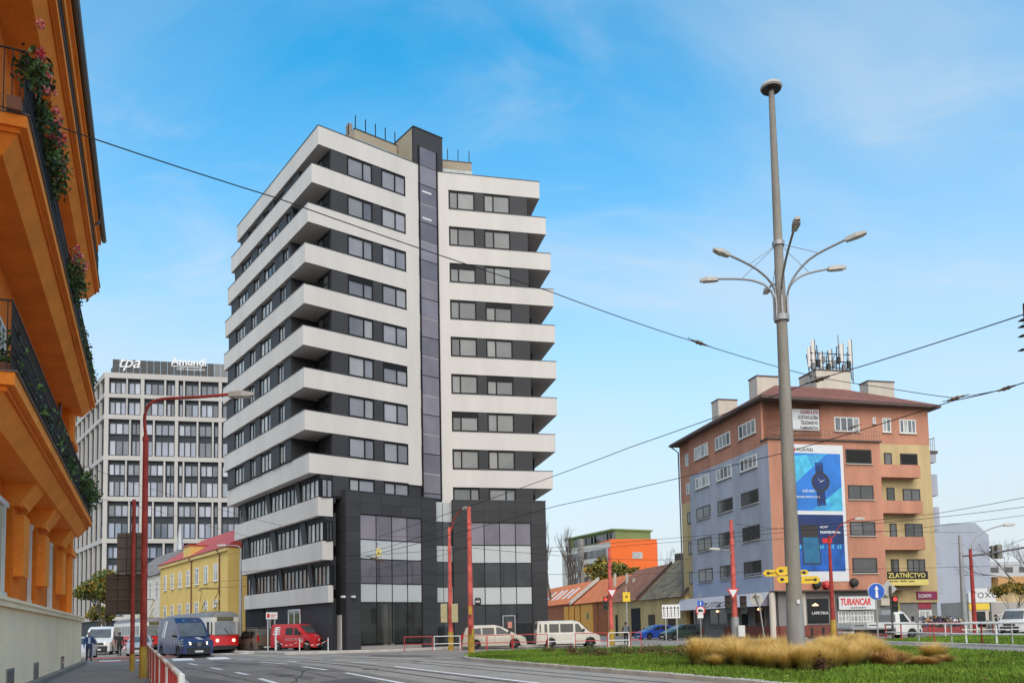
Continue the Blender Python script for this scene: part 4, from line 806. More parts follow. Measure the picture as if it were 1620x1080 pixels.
# windows of the blue wall
cols = ((1097.5, 1119, 1105), (1131, 1154.7, 1143), (1168.6, 1195.6, 1182))
yr = ((660.8, 684), (716.4, 737.5), (771.7, 793.6), (828, 851.8), (884.6, 908.5)); xr = (1195.6, 1198, 1200.5, 1203, 1205)
m_sillw = M('sill_pale', (.55, .52, .47), .8, 0, .1, 2)
wz = []
for i, (y0, y1) in enumerate(yr):
    zt, zb = FBl.hit(xr[i], y0)[1], FBl.hit(xr[i], y1)[1]; wz.append((zb, zt))
    for x0, x1, xm in cols:
        sh = i * 2.2; a, b = FBl.hit(x0, 680)[0], FBl.hit(x1, 680)[0]
        if i < 2: window(FBl, a, b, zb, zt, .0, pink, m_wf, g_wh, (.25, .5, .75), (), fw=.13, dep=.05, sill=m_sillw)
        else: window(FBl, a, b, zb, zt, .0, pink, m_brn, g_brn, (.5,), (), fw=.12, dep=.05, sill=m_sillw)
    a, b = FBl.hit(1083.5, 700, -.4)[0], FBl.hit(1091, 700, -.4)[0]; window(FBl, a, b, zb, zt, -.4, pink, m_wf if i < 2 else m_brn, g_wh if i < 2 else g_brn, (.5,), (), fw=.1, dep=.05)
# windows of the front
fw_ = [(-1.0, [(1319, 1359.7, 659, 683, 4), (1380, 1385, 660, 670, 1), (1395, 1409.5, 661, 684, 2), (1422, 1449, 663, 686, 4)]),
       (0, [(1337, 1379, 710, 734, 0)]), (-1.0, [(1398, 1411, 716, 736, 1), (1423.5, 1451.7, 717, 736, 0)]),
       (0, [(1341, 1382, 767, 790, 2)]), (-1.0, [(1402, 1415.6, 771, 793, 1), (1427.6, 1456, 773, 793, 2)]),
       (0, [(1344, 1385, 824.5, 847, 2)]), (-1.0, [(1407, 1419, 827.7, 850, 1), (1431, 1460, 828, 850, 2)]),
       (0, [(1348, 1388, 882, 906, 1)]), (-1.0, [(1409, 1422.5, 884, 907, 1), (1434.5, 1464, 884, 907, 3)])]
for gi, (o, ws) in enumerate(fw_):
    for x0, x1, y0, y1, n in ws:
        a, zt = FP.hit(x0, y0, o); b, zb = FP.hit(x1, y1, o); top = gi == 0
        if n == 0: window(FP, a, b, zb, zt, o + .006, pink, m_brn, [M('opening_shade', (.012, .011, .01), .9, 0, 0)], (), (), fw=.1, dep=.04, name='open_loggia', sill=m_sillw)  # loggia pane is matte black, its colour standing for the shaded inside
        else: window(FP, a, b, zb, zt, o + .006, pink, m_wf if top else m_brn, g_wh if top else g_brn, tuple(j / n for j in range(1, n)), (), fw=.1, dep=.05, sill=m_sillw)
for i, (x0, x1, y0, y1) in enumerate(((1396, 1456, 734, 754), (1399, 1460, 791, 811), (1402, 1464, 848.5, 869), (1408, 1468, 905, 926))):
    zt = FP.hit(x0, y0)[1]; zb = FP.hit(x0, y1)[1]; a = pm + .005; b = FP.hit(x1, (y0 + y1) / 2)[0]
    build(MB().fbox(FP, a, b, -.12, 0, zb, zt).fbox(FP, b - .12, b, -1.0, -.12, zb, zt).fbox(FP, a, b - .12, -1.0, -.12, zb + .001, zb + .2), 'balcony', m_pink if i < 3 else m_beig, pink)
    bz = zb
    if i == 3:
        sg = thing('jeweller_sign', FP.pt((a + b) / 2, .05, zb), 'black and gold ZLATNÍCTVO sign with yellow strip on the lowest balcony', 'sign')
        m_gold = M('gold_paint', (.75, .6, .18), .4, .3, .05, 3); m_blk = M('sign_black', (.015, .013, .012), .4, 0, 0)
        hh = zt - zb; fpart('board', FP, a + .05, b - .02, .01, .06, zb + hh * .48, zt + .1, m_blk, sg); fpart('strip', FP, a + .02, b, .01, .065, zb + .02, zb + hh * .47, m_gold, sg)
        text('ZLATNÍCTVO', .62, m_gold, sg, FP, a + .14, .07, zb + hh * .6, sx=(b - a - .3) / 3.95, bold=.008); text('výkup zlata - záložňa - oprava', .24, m_blk, sg, FP, a + .1, .075, zb + hh * .28, sx=.95); text('0905 123', .2, m_blk, sg, FP, a + 1.2, .075, zb + .08) if False else None
# grey-blue balconies on the far side
FQ = Fr(FP.pt(pr, -1.0, 0), FP.pt(pr, -1.0, 0) + dB * 12)
for i, (y0, y1) in enumerate(((715, 729), (748, 782), (800, 837), (862, 890), (910, 938))):
    z1_, z0_ = FP.hit(1484, y0, -1)[1], FP.hit(1484, y1, -1)[1]
    build(MB().fbox(FP, pr, pr + 1.15, -4.2, -1.6, z0_, z1_), 'side_balcony', m_blue, pink)
for i, (y0, y1) in enumerate(((731, 747), (783, 800), (838, 862), (890, 910))):
    z1_, z0_ = FP.hit(1484, y0, -1)[1], FP.hit(1484, y1, -1)[1]; fpart('side_window', FP, pr, pr + .75, -4.0, -2.0, z0_, z1_, g_brn[0], pink)
z_ = FP.hit(1484, 715, -1)[1]; build(MB().fbox(FP, pr, pr + 1.3, -4.3, -1.5, z_, z_ + .25), 'side_cornice', m_eave, pink)
mm = MB(); [mm.fbox(FP, pr + 1.1 - i * .0, pr + 1.13, -4.2 + i * .25, -4.17 + i * .25, z_ + .25, z_ + 1.5) for i in range(11)]; mm.fbox(FP, pr + 1.09, pr + 1.14, -4.2, -1.6, z_ + 1.5, z_ + 1.55); build(mm, 'roof_rail', m_mast, pink)
build(MB().tube([FBl.pt(bl2 - .1, -.3, 0), FBl.pt(bl2 - .1, -.3, zw - .6), FBl.pt(bl2 - .1, .5, zw - .05)], .08, 6), 'downpipe', m_zinc, pink)
# awning and shop fronts on the blue side
m_awn = M('awning_lavender', (.50, .49, .53), .8, 0, .08, 1); m_awd = M('awning_violet', (.16, .14, .19), .8, 0, .1, 1); m_txt = M('ink_grey', (.06, .06, .06), .6, 0, 0)
az = zg - .05; a1 = FBl.len - .8; aw = thing('shop_awning', FBl.pt((bl + a1) / 2, .5, zg), 'pale lavender awning lettered PUTIKA over the corner shop', 'awning')
mm = MB(); mm.hexa([FBl.pt(bl2, .95, az - 1.25), FBl.pt(a1, .95, az - 1.25), FBl.pt(a1, .9, az - 1.25), FBl.pt(bl2, .9, az - 1.25), FBl.pt(bl2, .08, az), FBl.pt(a1, .08, az), FBl.pt(a1, .03, az), FBl.pt(bl2, .03, az)]); build(mm, 'canopy_cloth', m_awn, aw)
build(MB().poly([FBl.pt(a1 + .01, .95, az - 1.25), FBl.pt(a1 + .01, .03, az), FBl.pt(a1 + .01, .03, az - 1.25)]), 'side_cloth', m_awd, aw)
q = (az - (az - 1.25)); FAW = FBl
t = text('PUTIKA', .95, m_txt, aw, FBl, FBl.hit(1118, 955)[0], .9, az - 1.12, sx=1.9, shear=.3, bold=-.01); t.rotation_euler[0] = -math.atan2(.87, 1.25)
shopw = [(1122, 1152, 962, 990), (1172, 1186, 962, 990), (1193, 1212, 957, 990)]
g_shop = [glass('shop_glass_dark', (.02, .02, .02), .04, 1.5, .5, 1), glass('shop_glass_brown', (.09, .045, .02), .05, 1.5, .6, 1.5)]
for i, (x0, x1, y0, y1) in enumerate(shopw):
    a, zt = FBl.hit(x0, y0, -.45); b, zb = FBl.hit(x1, y1, -.45); window(FBl, a, b, 1.0, 3.1, -.48, pink, m_grey, [g_shop[1 if i == 2 else 0]], (.5,) if i == 0 else (), (), fw=.1, dep=.08, name='shop_window')
    put('shop_lamp', MB().lathe([(.02, .1), (.13, .06), (.16, 0), (.1, -.07), (.02, -.1)], n=10).mesh('shop_lamp', M('warm_lamp', (1, .62, .3), .5, 0, 0, emit=2.5)), pink, FBl.pt((a + b) / 2, -.36, 2.7))
a, b = FBl.hit(1090, 985, -.45)[0], FBl.hit(1113, 985, -.45)[0]; window(FBl, a, b, .1, 3.0, -.48, pink, m_grey, [g_shop[0]], (.5,), (), fw=.12, dep=.08, name='shop_door')
# front shop windows, signs
a, zt = FP.hit(1274, 945, -.28); b, zb = FP.hit(1313, 985, -.28); sw = window(FP, a, b, 1.2, zt, -.29, pink, m_grey, [glass('shop_black', (.012, .012, .013), .05, 1.45, .3)], (), (), fw=.09, dep=.06, name='shop_window'); fpart('shop_pilaster', FP, a - .55, a - .05, -.3, -.16, 0, zg - .15, m_plas, pink); fpart('shop_pilaster', FP, b + .05, b + .5, -.3, -.16, 0, zg - .15, m_plas, pink); text('LAPETIKA', .36, m_sign, sw, FP, a + .5, -.17, (zt + zb) / 2 - .35, sx=1.05)
put('shop_lamp', MB().lathe([(.02, .2), (.2, .06), (.3, 0), (.25, -.03), (.02, -.04)], n=10).mesh('shop_lamp', MATS['warm_lamp']), pink, FP.pt(a + .85, -.12, (zt + zb) / 2 + .45))
build(MB().tube([FP.pt(.0, -.4, .0), FP.pt(.0, -.4, zg - .15)], .28, 12), 'corner_column', m_plas, pink, 50)
ta, tz = FP.hit(1327, 943, .1); tb, tz0 = FP.hit(1386, 963, .1)
ts = thing('travel_sign', FP.pt((ta + tb) / 2, .1, tz0), 'white TURANCAR sign with red lettering above the parked truck', 'sign'); fpart('board', FP, ta, tb, .02, .1, tz0, tz, m_wd, ts); m_rlet = M('red_letters', (.62, .02, .02), .5, 0, 0)
text('TURANCAR', .82, m_rlet, ts, FP, ta + .12, .11, tz0 + .42, sx=.70, shear=.12, bold=.02); text('cestovná kancelária', .2, m_txt, ts, FP, ta + 1.1, .11, tz0 + .12)
for i in range(3):
    w_ = (tb - ta) / 3; window(FP, ta + i * w_ + .05, ta + (i + 1) * w_ - .05, .9, tz0 - .1, -.27, pink, m_wf, [g_wh[0]], (.33, .66), (.35, .7), fw=.08, dep=.06, name='shop_window')
da, _ = FP.hit(1412, 980, -1.1); db, _ = FP.hit(1424, 980, -1.1); window(FP, da, db, .1, 3.3, -1.19, pink, M('yellow_frame', (.6, .5, .05), .5), [g_shop[0]], (), (), fw=.1, dep=.1, name='shop_door')
za, zz1 = FP.hit(1450.5, 935, -.9); zb2, zz0 = FP.hit(1489, 947, -.9)
zs_ = thing('ironmonger_sign', FP.pt((za + zb2) / 2, -.9, zz0), 'magenta ŽELEZIARSTVO sign with white letters', 'sign'); fpart('board', FP, za, zb2 - .4, -1.18, -.9, zz0, zz1, M('magenta_board', (.22, .015, .07), .5, 0, .1, 2), zs_); text('ŽELEZIARSTVO', .42, m_sign, zs_, FP, za + .1, -.89, zz0 + .18, sx=.5)
fpart('shop_banner', FP, za + .3, zb2 - .9, -1.19, -1.15, zz0 - .85, zz0 - .2, M('red_banner', (.3, .03, .05), .6), pink); window(FP, za + .3, zb2 - .9, zz0 - 2.9, zz0 - 1.0, -1.19, pink, m_wf, [M('poster_grey', (.4, .4, .38), .6, 0, .6, 3)], (.5,), (), fw=.1, dep=.05, name='shop_window')
# wall air conditioner
a, z_ = FP.hit(1392, 952, -.2); ac = thing('air_conditioner', FP.pt(a, -.2, z_), 'pale air conditioner on the shop wall right of the red letters', 'air conditioner'); fpart('case', FP, a, a + .85, -.3, .02, z_ - .3, z_ + .35, m_plas, ac); build(MB().lathe([(.24, .0), (.24, .02), (.2, .03), (.02, .03)], n=14, axis='y'), 'fan', m_brn, ac) ; ac.children[1].location = _rot(FP.pt(a + .35, .0, z_ + .02) - W[ac.name][0], 0); ac.children[1].rotation_euler = (0, 0, FP.rz + math.pi)
# the advertising banner
ba, bzt = FP.hit(1252, 702, .03); bb, _ = FP.hit(1332.5, 703, .03); bzb = FP.hit(1343, 919, .03)[1]
ban = thing('advertising_banner', FP.pt((ba + bb) / 2, .05, bzb), 'tall white and blue advertising banner with watch and phone on the pink wall', 'banner')
fpart('sheet', FP, ba, bb, .01, .05, bzb, bzt, m_wd, ban)
m_b1 = M('print_blue', (.02, .16, .52), .5, 0, .35, .5); m_b2 = M('print_cyan', (.06, .42, .62), .5, 0, .4, 1.2); m_b3 = M('print_navy', (.008, .025, .11), .5, 0, .3, .5); m_b4 = M('print_sea', (.01, .09, .38), .5, 0, .5, .8)
y1 = FP.hit(1333, 718, .05)[1]; y2 = FP.hit(1338, 808, .05)[1]; y3 = FP.hit(1338, 814, .05)[1]; y4 = FP.hit(1342, 903, .05)[1]
A0, A1 = ba + .05, bb - .3; BW = A1 - A0
def fl(name, pts, mt, o): return build(MB().poly([FP.pt(A0 + BW * u, o, z) for u, z in pts]), name, mt, ban)
fl('watch_print', [(0, y2), (1, y2), (1, y1), (0, y1)], m_b1, .056); H1 = y1 - y2
fl('print_band', [(0, y1 - .05 * H1), (0, y1 - .55 * H1), (.72, y1)], m_b2, .060); fl('print_band', [(.35, y2), (1, y2 + .42 * H1), (1, y2)], m_b2, .060)
for i in range(7): u = .3 + i * .055; fl('print_stripe', [(u, y1 - .02), (u + .02, y1 - .02), (u + .12, y1 - H1 * .22), (u + .10, y1 - H1 * .22)], m_b1, .064)
for i in range(6): u = .42 + i * .05; fl('print_stripe', [(u, y2 + .02), (u + .02, y2 + .02), (u + .14, y2 + H1 * .14), (u + .12, y2 + H1 * .14)], m_b1, .064)
wc = (.56, y1 - .5 * H1); r_ = .17
fl('watch_strap', [(wc[0] - .09, wc[1] - .42 * H1), (wc[0] + .09, wc[1] - .4 * H1), (wc[0] + .06, wc[1] + .34 * H1), (wc[0] - .1, wc[1] + .34 * H1)], m_b3, .064)
for rr_, mt, o in ((.19, m_brn, .068), (.15, m_b3, .071)): fl('watch_face', [(wc[0] + rr_ * math.cos(k * math.pi / 10), wc[1] + rr_ * BW * math.sin(k * math.pi / 10)) for k in range(20)], mt, o)
for ang in (.5, 2.2): fl('watch_hand', [(wc[0], wc[1] - .03), (wc[0] + .12 * math.cos(ang), wc[1] + .12 * BW * math.sin(ang)), (wc[0], wc[1] + .03)], m_sign, .074)
text('HUAWEI', .42, m_txt, ban, FP, A0 + .42, .055, bzt - .62, sx=1.0, bold=.005); fl('flower_logo', [(.03 + .05 * math.cos(k * .785) * (1 if k % 2 else .6), bzt - .47 + .2 * math.sin(k * .785)) for k in range(8)], m_rlet, .055)
text('ZAŽI VIAC', .3, m_sign, ban, FP, A0 + .8, .066, y1 - .68 * H1, sx=.9); text('HUAWEI WATCH GT 2', .26, m_sign, ban, FP, A0 + .1, .066, y1 - .78 * H1, sx=.9)
fl('phone_print', [(0, y4), (1, y4), (1, y3), (0, y3)], m_b4, .056); H2 = y3 - y4
fl('print_sky', [(0, y4 + .48 * H2), (1, y4 + .48 * H2), (1, y3 - .01), (0.0, y3 - .01)], m_b3, .060)
for i in range(14): u = (i * .37) % .95; fl('city_light', [(u, y4 + .4 * H2), (u + .03, y4 + .4 * H2), (u + .03, y4 + (.44 + .02 * (i % 3)) * H2), (u, y4 + .46 * H2)], m_b2, .064)
fl('phone', [(.12, y4 + .12 * H2), (.5, y4 + .12 * H2), (.45, y4 + .82 * H2), (.1, y4 + .82 * H2)], m_brn, .066); fl('phone_back', [(.14, y4 + .14 * H2), (.48, y4 + .14 * H2), (.45, y4 + .6 * H2), (.13, y4 + .6 * H2)], M('print_teal', (.02, .13, .25), .4, 0, .3, 1), .069)
text('NOVÝ', .28, m_sign, ban, FP, A0 + BW * .5, .066, y4 + .76 * H2); text('HUAWEI P40 Pro', .3, m_sign, ban, FP, A0 + BW * .5, .066, y4 + .67 * H2, sx=.9, bold=.006)
fl('red_tag', [(.54, y4 + .5 * H2), (.74, y4 + .5 * H2), (.74, y4 + .58 * H2), (.54, y4 + .58 * H2)], m_rlet, .066)
# the rooftop key-service board
sa_, s1z = FP.hit(1251, 646, -.85); sb_, s0z = FP.hit(1297, 681, -.85); ks = thing('locksmith_board', FP.pt((sa_ + sb_) / 2, -.85, s0z), 'white locksmith board under the eaves of the pink building', 'sign')
fpart('board', FP, sa_, sb_, -.99, -.87, s0z, s1z, m_wd, ks); hz_ = (s1z - s0z) / 4
for i, (t_, mt) in enumerate((('KALMÁR & SYN', M('sign_rust', (.35, .05, .04), .6, 0, 0)), ('KĽÚČOVÁ SLUŽBA', m_txt), ('ŽELEZIARSTVO', m_txt), ('KAMENÁRSTVO', m_txt))): text(t_, hz_ * .85, mt, ks, FP, sb_ - .12, -.86, s1z - hz_ * (i + .85), align='RIGHT', sx=.62 if i != 1 else .57, bold=.006)
# ================================================================ low houses along the side street, in line with the blue wall
FH_ = Fr(k_ + dB * 100, k_); 
def hs_(px, o=0): return FH_.hit(px, 985, o)[0]
def lowhouse(x0, x1, eave, ridge, depth, wallm, roofm, label, o=0, verge=None):
    a, b = hs_(x0, o), hs_(x1, o); t = thing('low_house', FH_.pt((a + b) / 2, o - depth / 2, 0), label, 'house', group='low tiled houses of the side street')
    build(MB().fbox(FH_, a, b, o - depth, o, 0, eave), 'wall', wallm, t)
    mm = MB(); hd = depth / 2
    build(MB().hexa([FH_.pt(a, o + .35, eave - .1), FH_.pt(b, o + .35, eave - .1), FH_.pt(b, o - depth - .3, eave - .1), FH_.pt(a, o - depth - .3, eave - .1), FH_.pt(a, o - hd + .1, ridge), FH_.pt(b, o - hd + .1, ridge), FH_.pt(b, o - hd - .1, ridge), FH_.pt(a, o - hd - .1, ridge)]), 'roof', roofm, t)
    if verge: build(MB().hexa([FH_.pt(b, o + .4, eave - .3), FH_.pt(b + .9, o + .4, eave - .3), FH_.pt(b + .9, o - hd, ridge - .1), FH_.pt(b, o - hd, ridge - .1), FH_.pt(b, o + .4, eave + .25), FH_.pt(b + .9, o + .4, eave + .25), FH_.pt(b + .9, o - hd, ridge + .4), FH_.pt(b, o - hd, ridge + .4)]), 'fire_wall', verge, t)
    else: build(MB().hexa([FH_.pt(b - .25, o + .42, eave - .05), FH_.pt(b + .1, o + .42, eave - .05), FH_.pt(b + .1, o - hd, ridge), FH_.pt(b - .25, o - hd, ridge), FH_.pt(b - .25, o + .42, eave + .25), FH_.pt(b + .1, o + .42, eave + .25), FH_.pt(b + .1, o - hd, ridge + .3), FH_.pt(b - .25, o - hd, ridge + .3)]), 'verge', m_eave, t)
    return t, a, b
m_ochre = M('ochre_plaster', (.58, .41, .19), .9, 0, .3, .7, .1, .3, streak=1); m_rust = M('rusty_boards', (.32, .10, .03), .8, 0, .35, 1.5, .1); m_orp = M('orange_panel', (.75, .33, .03), .6, 0, .12, 1)
t_or = tiles('orange_tiles', (.50, .12, .03), (.74, .23, .08)); t_br = tiles('brown_tiles', (.15, .055, .035), (.42, .18, .095)); t_ms = tiles('mossy_tiles', (.07, .055, .035), (.34, .26, .15))
t1, a, b = lowhouse(835, 905, 5.2, 8.9, 9.0, m_rust, t_or, 'low house with bright orange roof and slanted skylights next to the tower', verge=m_plas)
for x in (872, 882, 889, 899, 907):   # skylights on the slope
    a_ = hs_(x, -2); z0, z1 = 6.0, 7.7
    build(MB().hexa([FH_.pt(a_, -.9, z0 + .02), FH_.pt(a_ + 1.1, -.9, z0 + .02), FH_.pt(a_ + 1.1, -3.0, z1 + .02), FH_.pt(a_, -3.0, z1 + .02), FH_.pt(a_, -.9, z0 + .2), FH_.pt(a_ + 1.1, -.9, z0 + .2), FH_.pt(a_ + 1.1, -3.0, z1 + .2), FH_.pt(a_, -3.0, z1 + .2)]), 'skylight', m_wd, t1)
t2, a, b = lowhouse(911, 961, 5.0, 8.8, 9.2, m_rust, t_or, 'orange roofed workshop with orange door panels behind the white minibus')
for i, (x0, x1) in enumerate(((893, 899), (901, 908), (910, 917), (919.5, 938), (939, 945))): a_, b_ = hs_(x0, .1), hs_(x1, .1); p_ = fpart('door_panel', FH_, a_, b_, .02, .12, .1, 4.7, m_orp if i != 4 else m_rust, t2)
ap, _ = FH_.hit(929, 975, .2); put('emblem', MB().lathe([(.5, 0), (.5, .03), (.3, .05)], n=14, axis='y').mesh('emblem', M('emblem_green', (.1, .2, .1), .5)), t2, FH_.pt(ap, .2, 3.0), FH_.rz)
t3, a, b = lowhouse(962, 1013, 4.7, 9.2, 9.0, m_ochre, t_br, 'ochre house with worn brown tiled roof and dark gateway')
for x0, x1, z1 in ((974, 977, 2.9), (999, 1013, 3.6)): a_, b_ = hs_(x0, .05), hs_(x1, .05); fpart('gateway', FH_, a_, b_, .02, .08, .1, z1, MATS['void_shade'], t3)  # black sheets on the wall, shade of the passages put into the colour
t4, a, b = lowhouse(1014, 1086, 4.6, 9.5, 10.0, m_ochre, t_ms, 'ochre house with mossy roof beside the blue wall')
for x0, x1 in ((1026, 1036), (1057, 1068)): a_, b_ = hs_(x0, .05), hs_(x1, .05); fpart('old_door', FH_, a_, b_, .02, .08, .1, 2.7, M('old_wood', (.07, .04, .025), .8, 0, .3, 4), t4)
for x, h in ((994, 9.3), (1005, 8.4), (975, 9.6)): a_ = hs_(x, -2.5); build(MB().tube([FH_.pt(a_, -2.5, h - 2.5), FH_.pt(a_, -2.5, h - .6)], .22, 7), 'flue', m_plas, t3)
build(MB().fbox(FH_, FH_.hit(1068, 900, -5)[0], FH_.hit(1075, 900, -5)[0], -6.0, -5, 8.6, 10.4), 'chimney', m_eave, t4)
# ================================================================ the panel block behind
pc = PY(967, 905, 200); FO1 = Fr(pc + Vector((-.43, .9, 0)) * 62, pc); FO2 = Fr(pc, pc + Vector((.98, .2, 0)) * 20)
block = thing('panel_block', (pc.x, pc.y, 0), 'white prefab housing block with green top floor and orange end wall', 'building')
zo = FO2.hit(970, 856)[1]; w2 = FO2.hit(1040, 880)[0]; m_pan = M('panel_white', (.52, .51, .46), .85, 0, .12, .15, 0, .3, streak=1); m_orw = M('panel_orange', (.72, .13, .02), .8, 0, .06, .2); m_grn = M('panel_green', (.16, .22, .08), .8, 0, .15, .2)
fl0 = FO1.hit(889, 880)[0]
build(MB().fbox(FO1, fl0, FO1.len - .05, -14, 0, 0, zo), 'long_wall', m_pan, block); build(MB().fbox(FO2, .0, w2, -14, .02, 0, zo + .6), 'end_wall', m_orw, block)
build(MB().fbox(FO1, fl0, FO1.len - 1.5, -13, -2.2, zo, zo + 3.0), 'top_floor', m_grn, block); build(MB().fbox(FO1, fl0, FO1.len - 1.2, -13.5, -1.5, zo + 3.0, zo + 3.4), 'roof_slab', m_grn, block)
build(MB().fbox(FO1, FO1.hit(919, 880)[0], FO1.hit(924, 880)[0], 0, 1.0, 0, zo + 2), 'stair_tower', M('panel_grey', (.25, .24, .22), .8), block)
for i in range(13):
    a_ = fl0 + 3 + i * (FO1.len - fl0 - 5) / 13
    for z in (zo - 3.4, zo - 6.6, zo - 9.8, zo - 13): fpart('window', FO1, a_, a_ + 1.5, 0, .06, z, z + 1.9, g_brn[i % 2], block)
    fpart('window', FO1, a_, a_ + 2.4, -2.2, -2.1, zo + .7, zo + 2.5, g_brn[(i + 1) % 2], block)
for z in (zo - 4.2, zo - 14): a_ = FO2.hit(1000, 870)[0]; fpart('window', FO2, a_, a_ + 2.6, .02, .1, z, z + 1.6, g_wh[0], block)
# ================================================================ grey gable house, white shop, far houses on the right
gp = PY(1497, 985, 118); FG_ = Fr((gp.x, gp.y), (gp.x + 10, gp.y + .6)); m_gb = M('greyblue_gable', (.33, .36, .42), .85, 0, .08, .3, 0, .3, streak=1)
gt = thing('gable_house', (gp.x + 4, gp.y + 4, 0), 'windowless grey-blue gable wall with chamfered top beyond the pink building', 'building')
pts = [FG_.hit(*p) for p in ((1494, 835), (1505, 827), (1543, 826.5), (1564, 846), (1571, 990))]; prof = [(pts[0][0] - 6, 0), (pts[0][0] - 6, pts[0][1]), pts[1], pts[2], pts[3], (pts[4][0], 0)]
mm = MB(); fr_ = [FG_.pt(s, 0, z) for s, z in prof]; bk_ = [FG_.pt(s, -14, z) for s, z in prof]; mm.poly(fr_); mm.poly(bk_)
for i in range(len(prof)): j = (i + 1) % len(prof); mm.quad(fr_[i], fr_[j], bk_[j], bk_[i])
build(mm, 'wall', m_gb, gt)
for i in range(6): a_ = pts[1][0] + i * 1.25 - .8; build(MB().fbox(FG_, a_, a_ + .03, 0, .012, 0, pts[3][1] - .5), 'wall_joint', m_blue, gt)
sp = PY(1534, 985, 92); FT = Fr((sp.x, sp.y), (sp.x + 10, sp.y)); sh = thing('tyre_shop', (sp.x + 2, sp.y + 3, 0), 'small white shop with rounded sign beyond the red lamp post', 'shop')
wT = FT.hit(1592, 985)[0]; build(MB().fbox(FT, 0, wT, -6, 0, 0, 3.3), 'wall', m_plas, sh); zT = FT.hit(1560, 930)[1]
mm = MB(); n = 8; w3 = FT.hit(1577, 985)[0]
pr_ = [(0, 3.2)] + [(0 + .0, zT - .5)] + [(.5, zT)] + [(w3 - .5, zT), (w3, zT - .5), (w3, 3.2)]
f0 = [FT.pt(s, .1, z) for s, z in pr_]; b0_ = [FT.pt(s, -.3, z) for s, z in pr_]; mm.poly(f0); mm.poly(b0_); [mm.quad(f0[i], f0[(i + 1) % 6], b0_[(i + 1) % 6], b0_[i]) for i in range(6)]; build(mm, 'sign_board', m_wd, sh)
text('roxor', 1.5, m_brn, sh, FT, .35, .12, (zT + 3.2) / 2 - .3, sx=1.0, bold=-.03)
fpart('yellow_strip', FT, 0, wT * .65, .02, .08, 2.4, 3.1, M('yellow_sign', (.7, .5, .04), .5, 0, .1, 2), sh)
for a_ in (.4, 2.2): fpart('shop_window', FT, a_, a_ + 1.4, .01, .05, .5, 2.2, g_shop[0], sh)
wp = PY(1570, 985, 84); FW = Fr((wp.x, wp.y), (wp.x + 10, wp.y + .4)); gw = thing('graffiti_wall', (wp.x + 2, wp.y + .2, 0), 'grey concrete wall with black graffiti behind the white van', 'wall')
build(MB().fbox(FW, 0, 6, -.3, 0, 0, 3.0), 'wall', m_slab, gw); text('GOR', 1.1, m_wd, gw, FW, .3, .02, 1.0, sx=1.3, bold=.05); text('GOR', 1.1, m_brn, gw, FW, .33, .05, 1.0, sx=1.3, bold=-.02)
fp_ = PY(1572, 985, 150); FF = Fr((fp_.x, fp_.y), (fp_.x + 10, fp_.y + 1)); fh = thing('far_house', (fp_.x + 5, fp_.y + 4, 0), 'far white house with orange base at the right edge', 'building')
zt_, z1_ = FF.hit(1580, 888)[1], FF.hit(1580, 912)[1]; build(MB().fbox(FF, -2, 16, -9, 0, z1_, zt_), 'wall', M('far_grey', (.42, .42, .43), .9), fh); build(MB().fbox(FF, 1, 9, -9, .5, z1_ - 2.6, z1_), 'orange_band', M('far_orange', (.45, .25, .1), .8), fh); build(MB().fbox(FF, -2, 16, -9, -.2, 0, z1_ - 2.6), 'base_wall', m_beig, fh)
for i in range(5): fpart('window', FF, i * 2.8, i * 2.8 + 1.6, 0, .05, z1_ + .8, zt_ - 1.0, g_brn[0], fh)
# distant low buildings that close the gaps at the horizon
for i, (x0, x1, y, h, mt, lb) in enumerate(((-60, -2, 300, 13, m_pan, 'long pale building far behind the low houses'), (6, 60, 330, 9, m_beig, 'low beige building far behind the mossy roof'), (130, 230, 260, 12, m_pan, 'pale distant building at the right end of the street'))):
    o = thing('distant_building', ((x0 + x1) / 2, y, 0), lb, 'building'); build(MB().box(x0, x1, y, y + 15, 0, h), 'wall', mt, o); build(MB().hexa([(x0 - .5, y - .5, h), (x1 + .5, y - .5, h), (x1 + .5, y + 15.5, h), (x0 - .5, y + 15.5, h), (x0 + 5, y + 7, h + 4), (x1 - 5, y + 7, h + 4), (x1 - 5, y + 8, h + 4), (x0 + 5, y + 8, h + 4)]), 'roof', t_br, o)
# ================================================================ trees
m_bark = M('bark', (.085, .07, .055), .9, 0, .25, 3, .2)
def limbs(mb, p, d, ln, r, depth, rnd, tips, spread=.55, up=.12):
    k = 3; pts = [p]; q = p
    for i in range(k): d = (d + Vector((rnd.gauss(0, .1), rnd.gauss(0, .1), rnd.gauss(0, .06) + up * .3))).normalized(); q = q + d * ln / k; pts.append(q)
    mb.tube(pts, r, 6 if r > .05 else 4, r2=r * .62, cap=False)
    if depth == 0: tips.append((q, d)); return
    for i in range(rnd.choice((2, 3, 3))):
        a = Vector((rnd.gauss(0, 1), rnd.gauss(0, 1), rnd.gauss(0, .6))).normalized(); nd = (d + a * spread + Vector((0, 0, up))).normalized(); limbs(mb, pts[-1] if i else pts[-2].lerp(pts[-1], .5), nd, ln * rnd.uniform(.62, .82), r * .6, depth - 1, rnd, tips, spread, up)
